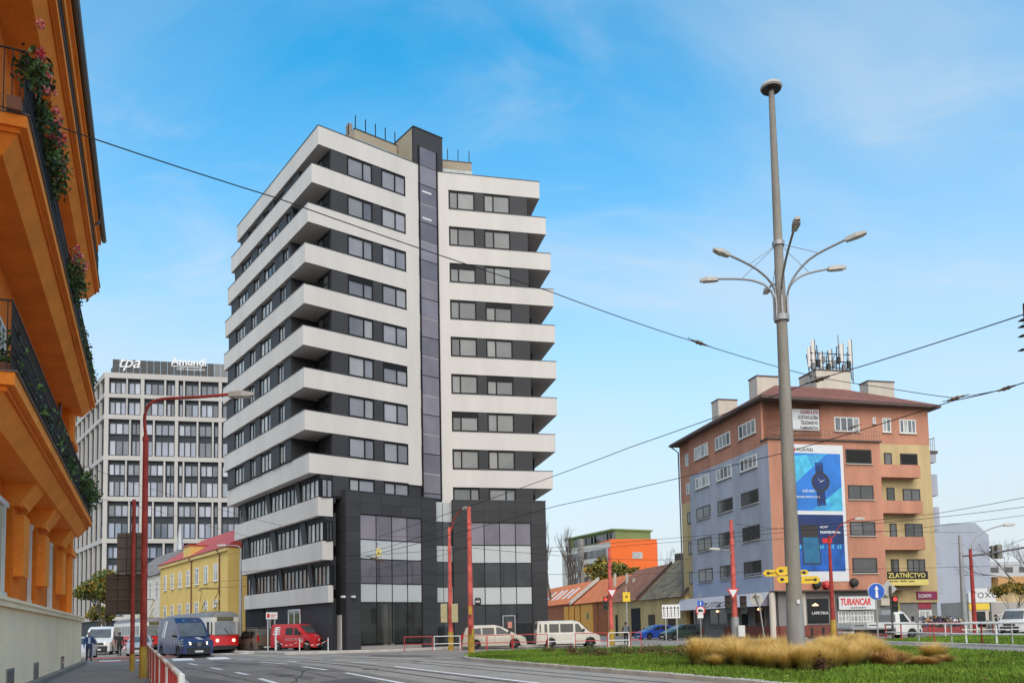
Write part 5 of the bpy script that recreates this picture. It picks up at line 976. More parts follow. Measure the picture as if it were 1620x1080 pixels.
def tree(loc, h, label, seed, mats=None, nleaf=0, lsize=.2, crad=1.2, depth=4, r=.22, spread=.55, group=None, name='tree', up=.15):
    rnd = random.Random(seed); t = thing(name, loc, label, 'tree', group=group); mb = MB(); tips = []
    limbs(mb, Vector((0, 0, -.1)), Vector((0, 0, 1)), h * .36, r, depth, rnd, tips, spread, up); lpart(mb, 'trunk', m_bark, t, 60)
    if mats:
        cm = MB()
        for q, d in tips:
            if rnd.random() < .93: leaves(cm, q, (crad * rnd.uniform(.6, 1.2),) * 2 + (crad * rnd.uniform(.5, .9),), int(nleaf * rnd.uniform(.4, 1.5)), lsize, rnd, len(mats))
        lpart(cm, 'crown', mats, t)
    return t
aut = [M('leaf_gold', (.30, .19, .02), .7, 0, .35, 1.5), M('leaf_olive', (.13, .13, .02), .7, 0, .35, 1.5), M('leaf_green', (.06, .085, .015), .7, 0, .35, 1.5)]
grn = [M('leaf_mid', (.10, .15, .025), .7, 0, .35, 1.5), M('leaf_deep', (.035, .06, .012), .7, 0, .35, 1.5), aut[0]]
tree(XY(972, 150), 12.5, 'tree with yellow-green autumn crown in front of the orange end wall', 4, aut, 80, .36, 1.7, 4, .35)
tree(XY(1000, 152), 11.0, 'smaller golden tree behind the brown tiled roof', 14, aut, 80, .34, 1.5, 4, .3)
for i, (x, y, h, lb) in enumerate(((876, 150, 20, 'bare tree rising right beside the charcoal box'), (893, 160, 19, 'bare tree in front of the white panel block'), (908, 158, 15, 'shorter bare tree left of the panel block corner'))):
    tree(XY(x, y), h, lb, 30 + i, None, 8, .4, 1.2, 5, .3, .4, 'bare trees behind the orange roofs', up=.35)
for i, x in enumerate((880, 900, 915)): tree(XY(x, 166), 6.2, ['yellow shrub tree behind the orange roof, leftmost of three', 'yellow shrub tree between two bare trees behind the orange roof', 'yellow shrub tree left of the panel block corner'][i], 50 + i, [aut[0], M('leaf_yellow_b', (.42, .28, .03), .7, 0, .3, 2)], 60, .4, 1.5, 3, .15)
tree(XY(1058, 175), 15, 'bare crown showing above the mossy roof', 61, None, 0, .2, 1, 5, .22, .6)
tree(XY(1074, 170), 15, 'bare crown between the mossy roof and the pink building', 62, None, 0, .2, 1, 5, .22, .6)
tree(XY(163, 92), 7.5, 'green and yellow street tree in front of the office block', 70, grn, 230, .17, 1.2, 4, .2)
tree(XY(148, 104), 5.5, 'small leafy tree left of the street tree by the office block', 71, grn, 300, .17, 1.1, 3, .16)
tree(XY(1640, 100), 11.0, 'large bare tree at the right edge', 83, None, 0, .16, .7, 6, .16, .55, up=.1)
tree(XY(1606, 72), 4.6, 'yellow leaved sapling under the bare tree at the right edge', 82, aut[:2], 34, .14, .55, 4, .07, .5)
# trees of the park behind the camera, mirrored in the shop glazing
for i, (x, y, h) in enumerate(((-26, -20, 15), (-15, -27, 17), (-3, -24, 15), (8, -28, 16), (20, -22, 15))):
    tree((x, y, 0), h, ['park tree mirrored at the left end of the shop glazing', 'tall park tree mirrored left in the shop glazing', 'park tree mirrored in the middle of the shop glazing', 'park tree mirrored right in the shop glazing', 'park tree mirrored at the right end of the shop glazing'][i], 90 + i, [grn[1], grn[0]], 60, .5, 1.9, 4, .3, .6, 'park trees mirrored in the glazing')
# ================================================================ poles, lamps, signs, railings
m_rp = M('red_pole_paint', (.31, .042, .032), .7, 0, .45, 2.2, .15, .3, fine=.25); m_rpl = M('red_pole_faded', (.54, .11, .09), .7, 0, .38, 2.2, .15, .3, fine=.22)
m_yb = M('yellow_base', (.40, .255, .045), .75, 0, .4, 2.5, 0, .3, fine=.15); m_conc = M('mast_concrete', (.26, .245, .21), .85, 0, .35, 1.2, .15, .3, streak=1, fine=.12)
m_head = M('lamp_housing', (.42, .40, .36), .5, 0, .15, 3); m_lens = M('lamp_glass', (.5, .5, .47), .2, 0, .1, 3); m_galv = M('galvanised', (.34, .34, .34), .5, .4, .15, 3); m_blk2 = M('black_plastic', (.015, .015, .016), .5, 0, .1, 3)
m_sback = M('sign_back', (.15, .14, .125), .7, 0, .15, 1.5); m_wsg = M('sign_face_white', (.7, .7, .69), .4, 0, .03, 2); m_bsg = M('sign_blue', (.01, .09, .45), .4, 0, .05, 2); m_rsg = M('sign_red', (.52, .03, .03), .4, 0, .05, 2); m_ysg = M('sign_yellow', (.75, .50, .02), .45, 0, .12, 2)
def lamp_head(par, p, d, s=1.0):             # flat luminaire pointing along d
    d = Vector(d).normalized(); n = d.cross(Vector((0, 0, 1))).normalized(); u = Vector((0, 0, 1)); L_, B, T = .85 * s, .17 * s, .1 * s
    mm = MB(); mm.hexa([p + n * B * .6 - u * T, p + d * L_ * .55 + n * B - u * T, p + d * L_ * .55 - n * B - u * T, p - n * B * .6 - u * T, p + n * B * .5 + u * T * .7, p + d * L_ * .55 + n * B * .8 + u * T, p + d * L_ * .55 - n * B * .8 + u * T, p - n * B * .5 + u * T * .7])
    mm.hexa([p + d * L_ * .55 + n * B - u * T, p + d * L_ + n * B * .6 - u * T * .7, p + d * L_ - n * B * .6 - u * T * .7, p + d * L_ * .55 - n * B - u * T, p + d * L_ * .55 + n * B * .8 + u * T, p + d * L_ + n * B * .5 + u * T * .4, p + d * L_ - n * B * .5 + u * T * .4, p + d * L_ * .55 - n * B * .8 + u * T])
    h = build(mm, 'lamp_head', m_head, par); mm = MB(); mm.hexa([p + d * L_ * .2 + n * B * .6 - u * T * 1.25, p + d * L_ * .85 + n * B * .6 - u * T * 1.2, p + d * L_ * .85 - n * B * .6 - u * T * 1.2, p + d * L_ * .2 - n * B * .6 - u * T * 1.25, p + d * L_ * .2 + n * B * .7 - u * T * .9, p + d * L_ * .85 + n * B * .7 - u * T * .8, p + d * L_ * .85 - n * B * .7 - u * T * .8, p + d * L_ * .2 - n * B * .7 - u * T * .9]); build(mm, 'lens', m_lens, h)
def red_post(px, Y, ytop, label, r0=.17, r1=.11, yb=1.25, mat=None, cat='pole', name='utility_pole', group='red posts of the crossing', rings=(.25, .5, .8)):
    b = XY(px, Y); h = PY(px, ytop, Y).z; t = thing(name, b, label, cat, group=group); mat = mat or m_rp
    if yb: build(MB().tube([b, b + Vector((0, 0, yb))], r0 * 1.18, 12, r2=r0 * 1.16), 'yellow_base', m_yb, t, 50)
    build(MB().tube([b + Vector((0, 0, yb or 0)), b + Vector((0, 0, h * .55)), b + Vector((0, 0, h))], [r0, (r0 + r1) / 2, r1], 12), 'shaft', mat, t, 50)
    for q in rings: z = h * q; build(MB().tube([b + Vector((0, 0, z)), b + Vector((0, 0, z + .12))], r0 * 1.12 - (r0 - r1) * q * .8, 12), 'collar', mat, t, 50)
    return t, b, h
def arm(t, pts, r, head_dir, mat, s=1.0):
    sp_ = smooth_path([Vector(p) for p in pts], 4); build(MB().tube(sp_, r, 7), 'arm', mat, t, 60); lamp_head(t, Vector(pts[-1]), head_dir, s)
# left red street lamp
t, b, h = red_post(227, 27.2, 690, 'tall rusty red street lamp on the left pavement', .108, .088, 1.15, None, 'street lamp', 'street_lamp', None, (.42, .98))
arm(t, [b + Vector((0, 0, h)), PY(229, 660, 27.2), PY(236, 640, 27.2), PY(256, 631, 27.4), PY(310, 628, 27.8), PY(362, 623.5, 28.2)], .055, (1, .1, .02), m_rp, 1.0)
t, b, h = red_post(209.5, 32.5, 790, 'thin red post carrying two road boards seen from behind', .085, .07, .8, None, 'sign post', 'sign_post', None, (.3, .55, .8))
for i, (x0, y0, x1, y1, nm) in enumerate(((186, 843, 231, 906, 'upper grey road board seen from behind on the red post'), (168, 908, 224, 971, 'lower brown road board seen from behind on the red post'))):
    Y = 32.9 + i * .12; fr = Fr((-100, Y), (100, Y)); a, z1 = fr.hit(x0, y0); c, z0 = fr.hit(x1, y1); s = thing('road_board', fr.pt((a + c) / 2, 0, z0), nm, 'sign'); fpart('panel', fr, a, c, 0, .03, z0, z1, m_sback if i == 0 else M('sign_back_brown', (.10, .075, .06), .7, 0, .15, 1), s)
    for q in (.08, .36, .64, .9): fpart('stiffener', fr, a + .05, c - .05, .03, .06, z0 + (z1 - z0) * q, z0 + (z1 - z0) * q + .03, m_sback, s)
    for q in (.33, .66): fpart('seam', fr, a + (c - a) * q, a + (c - a) * q + .02, .03, .04, z0, z1, m_brn, s)
# red poles at the crossing
t, b, h = red_post(745, 50, 801, 'bright red catenary pole with yellow foot at the tip of the grass island', .175, .12, 1.5, m_rpl, rings=(.2, .46, .78, .88))
cb_ = PY(756, 950, 49.8); build(MB().lathe([(.12, -.22), (.2, -.18), (.2, .1), (.13, .2)], cb_, 10), 'camera', m_blk2, t, 40); build(MB().box(cb_.x - .14, cb_.x + .14, cb_.y - .21, cb_.y - .19, cb_.z - .1, cb_.z + .02), 'camera_window', m_lens, t)
for y in (965, 995): q = PY(744, y, 49.75); build(MB().box(q.x - .1, q.x + .1, q.y - .1, q.y, q.z - .25, q.z + .25), 'switch_box', m_yb if y < 970 else m_rp, t)
t, b, h = red_post(713, 58, 833, 'red lamp pole with signal boxes in front of the charcoal box', .175, .10, 1.3, m_rpl)
arm(t, [b + Vector((0, 0, h - .3)), PY(714, 838, 58), PY(718, 822, 58), PY(727, 808, 57.8), PY(732, 804, 57.6)], .05, (.7, -.7, .05), m_rp, .85)
for x in (702.5, 719.5): q = PY(x, 969, 57.7); build(MB().box(q.x - .22, q.x + .22, q.y - .15, q.y + .15, q.z - .65, q.z + .65), 'signal_box', M('signal_back', (.42, .36, .2), .6, 0, .15, 2), t)
t, b, h = red_post(967, 63, 866, 'red pole with give-way sign behind the white minibus', .19, .11, 1.2, m_rpl)
def tri(t, px, py, Y, s): fr = Fr((-100, Y), (100, Y)); a, z = fr.hit(px, py); mk = lambda r, o, m, n: build(MB().hexa([fr.pt(a - r, o, z + r * .58), fr.pt(a + r, o, z + r * .58), fr.pt(a + .01, o, z - r * 1.15), fr.pt(a - .01, o, z - r * 1.15), fr.pt(a - r, o + .02, z + r * .58), fr.pt(a + r, o + .02, z + r * .58), fr.pt(a + .01, o + .02, z - r * 1.15), fr.pt(a - .01, o + .02, z - r * 1.15)]), n, m, t); mk(s, 0, m_rsg, 'red_border'); mk(s * .66, .025, m_wsg, 'white_field')
s_ = thing('give_way_sign', PY(968, 936, 62.7), 'red and white give-way triangle on the pole by the minibus', 'sign', group='give-way signs'); tri(s_, 968, 936, 62.7, .42)
# traffic light
def signal(px, py, Y, label, lit=None, back=False, s=1.0):
    q = PY(px, py, Y); t = thing('traffic_light', q, label, 'traffic light', group='traffic lights of the crossing'); mm = MB().box(q.x - .17 * s, q.x + .17 * s, q.y - .1, q.y + .12, q.z - .5 * s, q.z + .5 * s); build(mm, 'housing', m_blk2 if not back else M('signal_back_grey', (.2, .19, .16), .6), t)
    for i, c in enumerate(((.5, .02, .02), (.4, .25, .02), (.03, .25, .08))):
        z = q.z + (.32 - .32 * i) * s; on = lit == i
        if not back: build(MB().lathe([(.02, .03), (.1 * s, .02), (.12 * s, 0)], (q.x, q.y - .11, z), 10, 'y'), 'lens', M('lens_lit', (.9, .03, .02), .3, 0, 0, emit=2.5) if on else M('lens_%d' % i, tuple(v * .12 for v in c), .2, 0, 0), t); build(MB().hexa([(q.x - .13 * s, q.y - .3, z + .11 * s), (q.x + .13 * s, q.y - .3, z + .11 * s), (q.x + .14 * s, q.y - .1, z + .12 * s), (q.x - .14 * s, q.y - .1, z + .12 * s), (q.x - .1 * s, q.y - .3, z + .14 * s), (q.x + .1 * s, q.y - .3, z + .14 * s), (q.x + .1 * s, q.y - .1, z + .16 * s), (q.x - .1 * s, q.y - .1, z + .16 * s)]), 'visor', m_blk2, t)
        else: build(MB().box(q.x - .3 * s, q.x - .17 * s, q.y - .05, q.y + .05, z - .03, z + .12 * s), 'visor', m_blk2, t)
    return t
signal(958, 954, 63, 'red traffic light beside the pole with the give-way sign', 0)
t, b, h = red_post(1163, 54, 822, 'faded red pole with give-way sign in front of the blue wall', .2, .12, 1.3, m_rpl); build(MB().tube([b, b + Vector((0, 0, 1.9))], .26, 12), 'grey_foot', m_galv, t, 50)
q = XY(1172, 53.4); cab = thing('control_cabinet', q, 'pale control cabinet beside the foot of the faded red pole', 'cabinet'); build(MB().box(q.x - .22, q.x + .22, q.y - .15, q.y + .15, .6, 1.35), 'case', m_plas, cab); build(MB().tube([q, q + Vector((0, 0, .6))], .05, 6), 'stand', m_galv, cab); build(MB().box(q.x - .2, q.x + .2, q.y - .17, q.y - .151, .63, 1.32), 'door', m_wd, cab)
s_ = thing('give_way_sign', PY(1159.5, 934, 53.6), 'red and white give-way triangle on the pole before the blue wall', 'sign', group='give-way signs'); tri(s_, 1159.5, 936, 53.6, .42)
signal(1152, 955, 53.6, 'dark traffic light left of the faded red pole', None, s=1.15); signal(1176, 956, 53.6, 'dark traffic light right of the faded red pole', None, s=1.15)
q = PY(1126, 866, 53.5); build(MB().tube([PY(1160, 880, 54), PY(1152, 871, 53.8), PY(1138, 868, 53.6)], .04, 6), 'arm', m_galv, t); lamp_head(t, PY(1138, 868, 53.6), (-1, -.1, .06), .8)
t, b, h = red_post(1318, 70, 846, 'red lamp pole with yellow foot in front of the advertising banner', .2, .11, 1.6, m_rp)
arm(t, [b + Vector((0, 0, h - .2)), PY(1319, 848, 70), PY(1328, 832, 70), PY(1343, 823, 70), PY(1352, 820, 70)], .05, (1, .05, .02), m_rp, 1.0)
t, b, h = red_post(1541.5, 70, 868, 'dark red street lamp with curved arm near the grey gable', .19, .12, 0, m_rp, 'street lamp', 'street_lamp')
arm(t, [b + Vector((0, 0, h)), PY(1541, 855, 70), PY(1548, 845, 70), PY(1570, 835, 70), PY(1588, 830, 70)], .06, (1, 0, .03), m_galv, 1.1)
b = XY(1526, 72); h = PY(1526, 846, 72).z; t = thing('signal_mast', b, 'grey steel mast with long signal arm right of the pink building', 'pole'); build(MB().tube([b, b + Vector((0, 0, h * .55)), b + Vector((0, 0, h))], [.3, .2, .13], 10), 'shaft', m_galv, t, 50)
build(MB().tube([PY(1523, 879, 72), PY(1560, 876, 70), PY(1640, 862, 66)], .09, 8), 'signal_arm', m_galv, t, 50); build(MB().tube([PY(1505, 859, 72), PY(1515, 858, 72), PY(1526, 862, 72)], .04, 6), 'lamp_arm', m_galv, t)
signal(1572, 873, 69.5, 'left traffic light seen from behind on the signal arm', None, True, 1.1); signal(1581, 872, 69.2, 'right traffic light seen from behind on the signal arm', None, True, 1.2)
b = XY(380.5, 70); h = PY(380, 866, 70).z; t = thing('street_lamp', b, 'slim grey street lamp between the tram and the tower', 'street lamp'); build(MB().tube([b, b + Vector((0, 0, h * .5)), b + Vector((0, 0, h))], [.17, .12, .07], 9), 'shaft', m_galv, t, 50); arm(t, [b + Vector((0, 0, h - .1)), PY(376, 863, 70), PY(358, 862, 70)], .04, (-1, 0, .02), m_galv, .9)
# the tall concrete mast with six lamps
MY = 29.0; b = PY(1220.5, 150, MY); b = Vector((b.x, MY, 0)); ztm = PY(1222.5, 150, MY).z; mast = thing('concrete_mast', b, 'tall tapered concrete mast with six lamp arms and a dome on top', 'mast')
build(MB().tube([b + Vector((0, 0, z)) for z in (0, 3, 8, 14, ztm)], [.285, .265, .22, .17, .105], 16), 'shaft', m_conc, mast, 60)
build(MB().tube([b, b + Vector((0, 0, 2.2))], .31, 16, r2=.29), 'foot_sleeve', M('grey_sleeve', (.27, .27, .26), .7, 0, .25, 2, 0, .3, streak=1), mast, 60)
build(MB().lathe([(.08, -.45), (.09, -.02), (.36, 0), (.40, .06), (.36, .16), (.26, .24), (.1, .29), (.01, .3)], (b.x, b.y, ztm + .2), 20), 'dome', m_head, mast, 50); build(MB().lathe([(.33, -.03), (.36, .0), (.1, .01)], (b.x, b.y, ztm + .19), 20), 'dome_underside', m_blk2, mast)
ZA = 14.35; hub = PY(1232, 478, MY).z
for i, (x, y) in enumerate(((1153, 403), (1136, 441), (1338, 379), (1310, 425), (1256, 363), (1216, 455))):
    p = PZ(x, y, ZA + (.35 if i in (2,) else 0)); d = (p - b); d.z = 0; dn = d.normalized(); p0 = b + dn * .24 + Vector((0, 0, hub - .6)); pA = b + dn * .3 + Vector((0, 0, hub + .45)); pB = b + d * .45 + Vector((0, 0, hub + (p.z - hub) * .78))
    arm(mast, [p0, pA, pB, p], .042, (dn.x, dn.y, .1), m_galv, .8)
    build(MB().tube([b + Vector((0, 0, hub + 2.2)), b + d * .62 + Vector((0, 0, hub + (p.z - hub) * .86))], .012, 4), 'stay', m_galv, mast)
build(MB().tube([b + Vector((0, 0, hub - .7)), b + Vector((0, 0, hub - .5))], .27, 14), 'clamp', m_galv, mast, 50); build(MB().tube([b + Vector((0, 0, hub + 2.1)), b + Vector((0, 0, hub + 2.25))], .22, 14), 'clamp', m_galv, mast, 50)
for i, (x0, y0, x1, y1, dz, lb) in enumerate(((1206, 901, 1232, 911, -.45, 'upper left yellow direction sign on the concrete mast, the longer one'), (1226, 896, 1246, 909, -.36, 'upper left yellow direction sign next to the concrete mast'), (1228, 911, 1247, 921, -.42, 'lower left yellow direction sign on the concrete mast'), (1262, 901, 1281, 909, -.38, 'upper right yellow direction sign on the concrete mast'), (1262, 911, 1299, 922, -.4, 'long lower right yellow direction sign on the concrete mast'))):
    fr = Fr((-100, MY - .05 * i + (.25 if x0 > 1250 else 0)), (100, MY - .05 * i + (.25 if x0 > 1250 else 0))); a, z1 = fr.hit(x0, y0, .1); c, z0 = fr.hit(x1, y1, .1); s = thing('direction_sign', fr.pt((a + c) / 2, .1, z0), lb, 'sign', group='yellow direction signs on the mast'); rgt = x0 > 1250; zm = (z0 + z1) / 2; tp_ = .12
    pl = [(a, z0), (c - (tp_ if rgt else 0), z0), (c, zm), (c - (tp_ if rgt else 0), z1), (a, z1)] if rgt else [(a + tp_, z0), (c, z0), (c, z1), (a + tp_, z1), (a, zm)]
    f_ = [fr.pt(u, .1, z) for u, z in pl]; k2 = [fr.pt(u, .07, z) for u, z in pl]; mm = MB().poly(f_).poly(k2); [mm.quad(f_[j], f_[(j + 1) % 5], k2[(j + 1) % 5], k2[j]) for j in range(5)]; build(mm, 'plate', m_ysg, s)
    text(['AUTO SERVIS', 'HOTEL', 'PARKING', 'HOTEL', 'STAVEBNINY'][i], (z1 - z0) * .3, m_blk2, s, fr, a + .16, .106, zm - (z1 - z0) * .1, sx=.62, ext=.002) if False else fpart('print_line', fr, a + (c - a) * .3, a + (c - a) * .7, .1, .104, zm - .02, zm + .02, m_brn, s)
    aa = c - .2 if rgt else a + .2; build(MB().poly([fr.pt(aa - .05, .105, zm - .05), fr.pt(aa + .05, .105, zm - .05), fr.pt(aa + .05, .105, zm + .05), fr.pt(aa - .05, .105, zm + .05)]), 'print_dot', m_blk2, s)
    build(MB().tube([fr.pt(c if not rgt else a, .05, zm), b + Vector((0, 0, zm))], .03, 5), 'bracket', m_galv, s)
q = PY(1263, 951, 28.66); tg = thing('mast_tag', q, 'tiny white tag on the concrete mast', 'tag'); build(MB().box(q.x - .05, q.x + .05, q.y - .01, q.y + .01, q.z - .07, q.z + .07), 'plate', m_wsg, tg)
# blue arrow sign
def disc(t, px, py, Y, r, mats): 
    q = PY(px, py, Y)
    for i, (k, m_, n_) in enumerate(mats): build(MB().lathe([(.001, 0), (r * k, 0), (r * k, .02), (.001, .021)], (q.x, Y - .03 - i * .025, q.z), 26, 'y'), n_, m_, t, 40)
    return q
b = XY(1387.5, 47.5); t = thing('arrow_sign', b, 'round blue sign with white straight-ahead arrow beside the dry grasses', 'sign'); build(MB().tube([b, b + Vector((0, 0, 3.5))], .045, 8), 'post', m_galv, t, 50)
q = disc(t, 1386, 935, 47.5, .49, ((1, m_wsg, 'white_rim'), (.94, m_bsg, 'blue_field'))); Y = 47.5 - .078; build(MB().poly([(q.x - .09, Y, q.z - .36), (q.x + .09, Y, q.z - .36), (q.x + .05, Y, q.z + .12), (q.x + .13, Y, q.z + .12), (q.x, Y, q.z + .36), (q.x - .13, Y, q.z + .12), (q.x - .05, Y, q.z + .12)]), 'arrow', m_wsg, t)
b = XY(1411.5, 58); t = thing('sign_post', b, 'dark post with diamond sign seen from behind next to the blue arrow sign', 'sign post'); build(MB().tube([b, b + Vector((0, 0, 3.9))], .085, 8), 'post', M('dark_post', (.07, .06, .05), .6), t, 50)
q = PY(1406, 931, 58); r_ = .62; build(MB().hexa([(q.x, 58.1, q.z - r_), (q.x + r_, 58.1, q.z), (q.x + r_, 58.12, q.z), (q.x, 58.12, q.z - r_), (q.x - r_, 58.1, q.z), (q.x, 58.1, q.z + r_), (q.x, 58.12, q.z + r_), (q.x - r_, 58.12, q.z)]), 'sign_plate', M('plate_back', (.4, .39, .37), .5, .3, .1, 2), t)
signal(1415.5, 955, 57.9, 'traffic light showing red beside the blue arrow sign', 0, s=1.1)
# leaning round sign seen from behind
b = XY(1211, 40); q = PY(1196.5, 947, 40); t = thing('round_sign', b, 'round sign seen from behind on a leaning post beside the mast', 'sign'); build(MB().tube([b, Vector((q.x + .15, 40, q.z - .45)), Vector((q.x - .02, 40, q.z + .28))], .04, 8), 'post', m_galv, t, 50)
disc(t, 1196.5, 947, 40.1, .31, ((1, M('plate_pale', (.45, .44, .40), .6, 0, .15, 3), 'plate'),)); build(MB().box(q.x - .16, q.x + .16, 39.98, 40.02, q.z + .1, q.z + .14), 'clamp', m_brn, t)
# truck ban with parking plate
b = XY(1108.5, 76); t = thing('ban_sign', b, 'red ringed lorry ban below a small blue plate near the awning', 'sign'); build(MB().tube([b, b + Vector((0, 0, 4.3))], .05, 7), 'post', m_galv, t, 50); q = disc(t, 1108, 965, 75.9, .45, ((1, m_rsg, 'red_ring'), (.74, m_wsg, 'white_field'))); Y = 75.8
build(MB().box(q.x - .24, q.x + .1, Y - .01, Y, q.z - .1, q.z + .12).box(q.x + .11, q.x + .24, Y - .01, Y, q.z - .1, q.z + .04), 'lorry_print', m_blk2, t); q2 = PY(1108, 954, 75.9); build(MB().box(q2.x - .28, q2.x + .28, 75.85, 75.88, q2.z - .25, q2.z + .25), 'blue_plate', m_bsg, t); build(MB().box(q2.x - .04, q2.x + .04, 75.83, 75.845, q2.z - .16, q2.z + .16), 'plate_mark', m_wsg, t); q3 = PY(1108, 974, 75.9); build(MB().box(q3.x - .26, q3.x + .26, 75.85, 75.88, q3.z - .18, q3.z + .18), 'text_plate', m_wsg, t)
# lane arrows board
fr = Fr((-100, 74), (100, 74)); a, z1 = fr.hit(1047, 956); c, z0 = fr.hit(1076, 977); t = thing('lane_board', fr.pt((a + c) / 2, 0, 0), 'white lane board with five black arrows before the ochre house', 'sign'); fpart('panel', fr, a, c, 0, .04, z0, z1, m_wsg, t); hh = z1 - z0
for i in range(5):
    u = a + (c - a) * (i + .5) / 5; build(MB().poly([fr.pt(u - .035, .046, z0 + .12), fr.pt(u + .035, .046, z0 + .12), fr.pt(u + .035, .046, z1 - .35), fr.pt(u + .1, .046, z1 - .35), fr.pt(u, .046, z1 - .12), fr.pt(u - .1, .046, z1 - .35), fr.pt(u - .035, .046, z1 - .35)]), 'arrow', m_blk2, t)
    if i: [fpart('lane_dash', fr, a + (c - a) * i / 5 - .015, a + (c - a) * i / 5 + .015, .04, .046, z0 + hh * (.1 + .2 * k), z0 + hh * (.2 + .2 * k), m_blk2, t) for k in range(4)]
for u in (a + .3, c - .3): fpart('post', fr, u - .04, u + .04, -.06, 0, 0, z0 + .2, m_galv, t)
fr = Fr((-100, 66), (100, 66)); a, z1 = fr.hit(985, 936); c, z0 = fr.hit(997, 951); t = thing('yellow_board', fr.pt((a + c) / 2, 0, 0), 'square yellow board on a thin pole before the brown tiled roof', 'sign'); fpart('panel', fr, a, c, 0, .04, z0, z1, m_ysg, t); fpart('print', fr, a + .2, c - .2, .04, .046, (z0 + z1) / 2 - .07, (z0 + z1) / 2 + .07, m_brn, t); fpart('post', fr, (a + c) / 2 - .04, (a + c) / 2 + .04, -.08, 0, 0, z1 + .3, m_galv, t)
# parking sign by the tower
fr = Fr((-100, 62), (100, 62)); a, z1 = fr.hit(421, 968); c, z0 = fr.hit(439, 978.5); t = thing('parking_sign', fr.pt((a + c) / 2, 0, 0), 'small white sign with red mark on a pole left of the red van', 'sign'); fpart('panel', fr, a, c, 0, .04, z0, z1, m_wsg, t); fpart('red_mark', fr, a + .08, a + .28, .04, .05, z0 + .12, z1 - .1, m_rsg, t); fpart('print_line', fr, a + .36, c - .1, .04, .046, z0 + .28, z0 + .34, m_rsg, t); fpart('print_line', fr, a + .36, c - .2, .04, .046, z0 + .14, z0 + .2, m_rsg, t); fpart('post', fr, a + .1, a + .16, -.06, 0, .1, z0 + .2, m_wd, t)
# railings: every panel is a thing
m_rw = {'r': M('rail_red', (.50, .05, .045), .6, 0, .15, 3), 'w': M('rail_white', (.78, .77, .73), .6, 0, .12, 3), 'f': M('rail_faded', (.55, .42, .36), .7, 0, .3, 4)}
def panel(p0, p1, h, colr, label, group, r=.025, rails=(1, .48), mid=0, z=0.0, colp=None, name='railing_panel'):
    p0, p1 = Vector((p0[0], p0[1], z)), Vector((p1[0], p1[1], z)); t = thing(name, (p0 + p1) / 2, label, 'railing', group=group); up = Vector((0, 0, 1))
    for q in rails: build(MB().tube([p0 + up * h * q, p1 + up * h * q], r, 7), 'rail', m_rw[colr], t, 50)
    for k, q in enumerate([0, 1] + [(i + 1) / (mid + 1) for i in range(mid)]): build(MB().tube([p0.lerp(p1, q), p0.lerp(p1, q) + up * (h + .02)], r * 1.05, 7), 'post', m_rw[(colp or colr)[k % len(colp or colr)]], t, 50)
    return t
for i, (x0, x1, c) in enumerate(((639, 684, 'r'), (686, 728, 'w'), (729, 769, 'r'), (770, 810, 'r'), (811, 866, 'r'), (867, 908, 'w'), (909, 961, 'r'), (962, 995, 'w'), (996, 1014, 'r'))):
    panel(XY(x0 + .5, 57.6), XY(x1 - .5, 57.6), 1.0, c, ['red railing panel, leftmost in front of the shop glazing', 'white railing panel left of the lamp pole', 'red railing panel between the two red poles', 'red railing panel in front of the beige van body', 'red railing panel between beige van and white minibus', 'white low railing panel in front of the minibus side', 'red railing panel in front of the minibus nose', 'white railing panel next to the standing person', 'short red railing panel at the right end of the row'][i], 'railing panels before the tower', .028, z=.0)
f0, f1 = Vector((-3.3, 8.2, 0)), Vector((-14.2, 32.0, 0)); n = 14
for i in range(n):
    a, c = f0.lerp(f1, i / n), f0.lerp(f1, (i + .985) / n); panel(a, c, 1.0, 'f' if i % 2 else 'w', 'weathered red and white railing panel, %s from the near end along the left kerb' % ('zero second third fourth fifth sixth seventh eighth ninth tenth eleventh twelfth last'.split()[i] if 0 < i < 13 else ('first' if i == 0 else 'last one')), 'railing panels along the left kerb', .032, (1, .14), 1, .13, 'rwr' if i % 2 else 'wrr')
rb = [PZ(1402, 1011, .1), PZ(1454, 1014, .1), PZ(1506, 1016.5, .1), PZ(1554, 1018, .1), PZ(1602, 1019.5, .1), PZ(1650, 1021, .1)]
for i in range(5): panel(rb[i], rb[i + 1], 1.12, 'w', ['white topped railing panel beginning with a red post by the traffic light', 'second railing panel from the traffic light on the verge', 'third railing panel from the traffic light on the verge', 'fourth railing panel from the traffic light on the verge', 'railing panel on the verge at the right picture edge'][i], 'railing panels on the verge', .045, z=.1, colp=('rwr', 'wwr', 'wrw', 'rww', 'wrw')[i], mid=1) if True else None
rb = [XY(1470, 70), XY(1520, 68), XY(1570, 66), XY(1630, 64)]
for i in range(3): panel(rb[i], rb[i + 1], 1.15, 'w' if i else 'r', ['red back railing panel in front of the market stall', 'white back railing panel right of the grey signal mast', 'white back railing panel before the white van'][i], 'railing panels at the market stall', .045, mid=1, colp='rww')
# bollards
for i, x in enumerate((1284, 1337, 1302, 1360)): b = XY(x, 70.5); t = thing('bollard', b, ['dark bollard nearest the concrete mast', 'dark bollard under the red letters, right of the red pole', 'dark bollard below the black shop window', 'dark bollard behind the flatbed truck'][i], 'bollard', group='bollards before the corner building'); build(MB().lathe([(.09, 0), (.09, .85), (.11, .86), (.11, .95), (.05, 1.0), (.01, 1.01)], b, 10), 'post', m_blk2, t, 50)
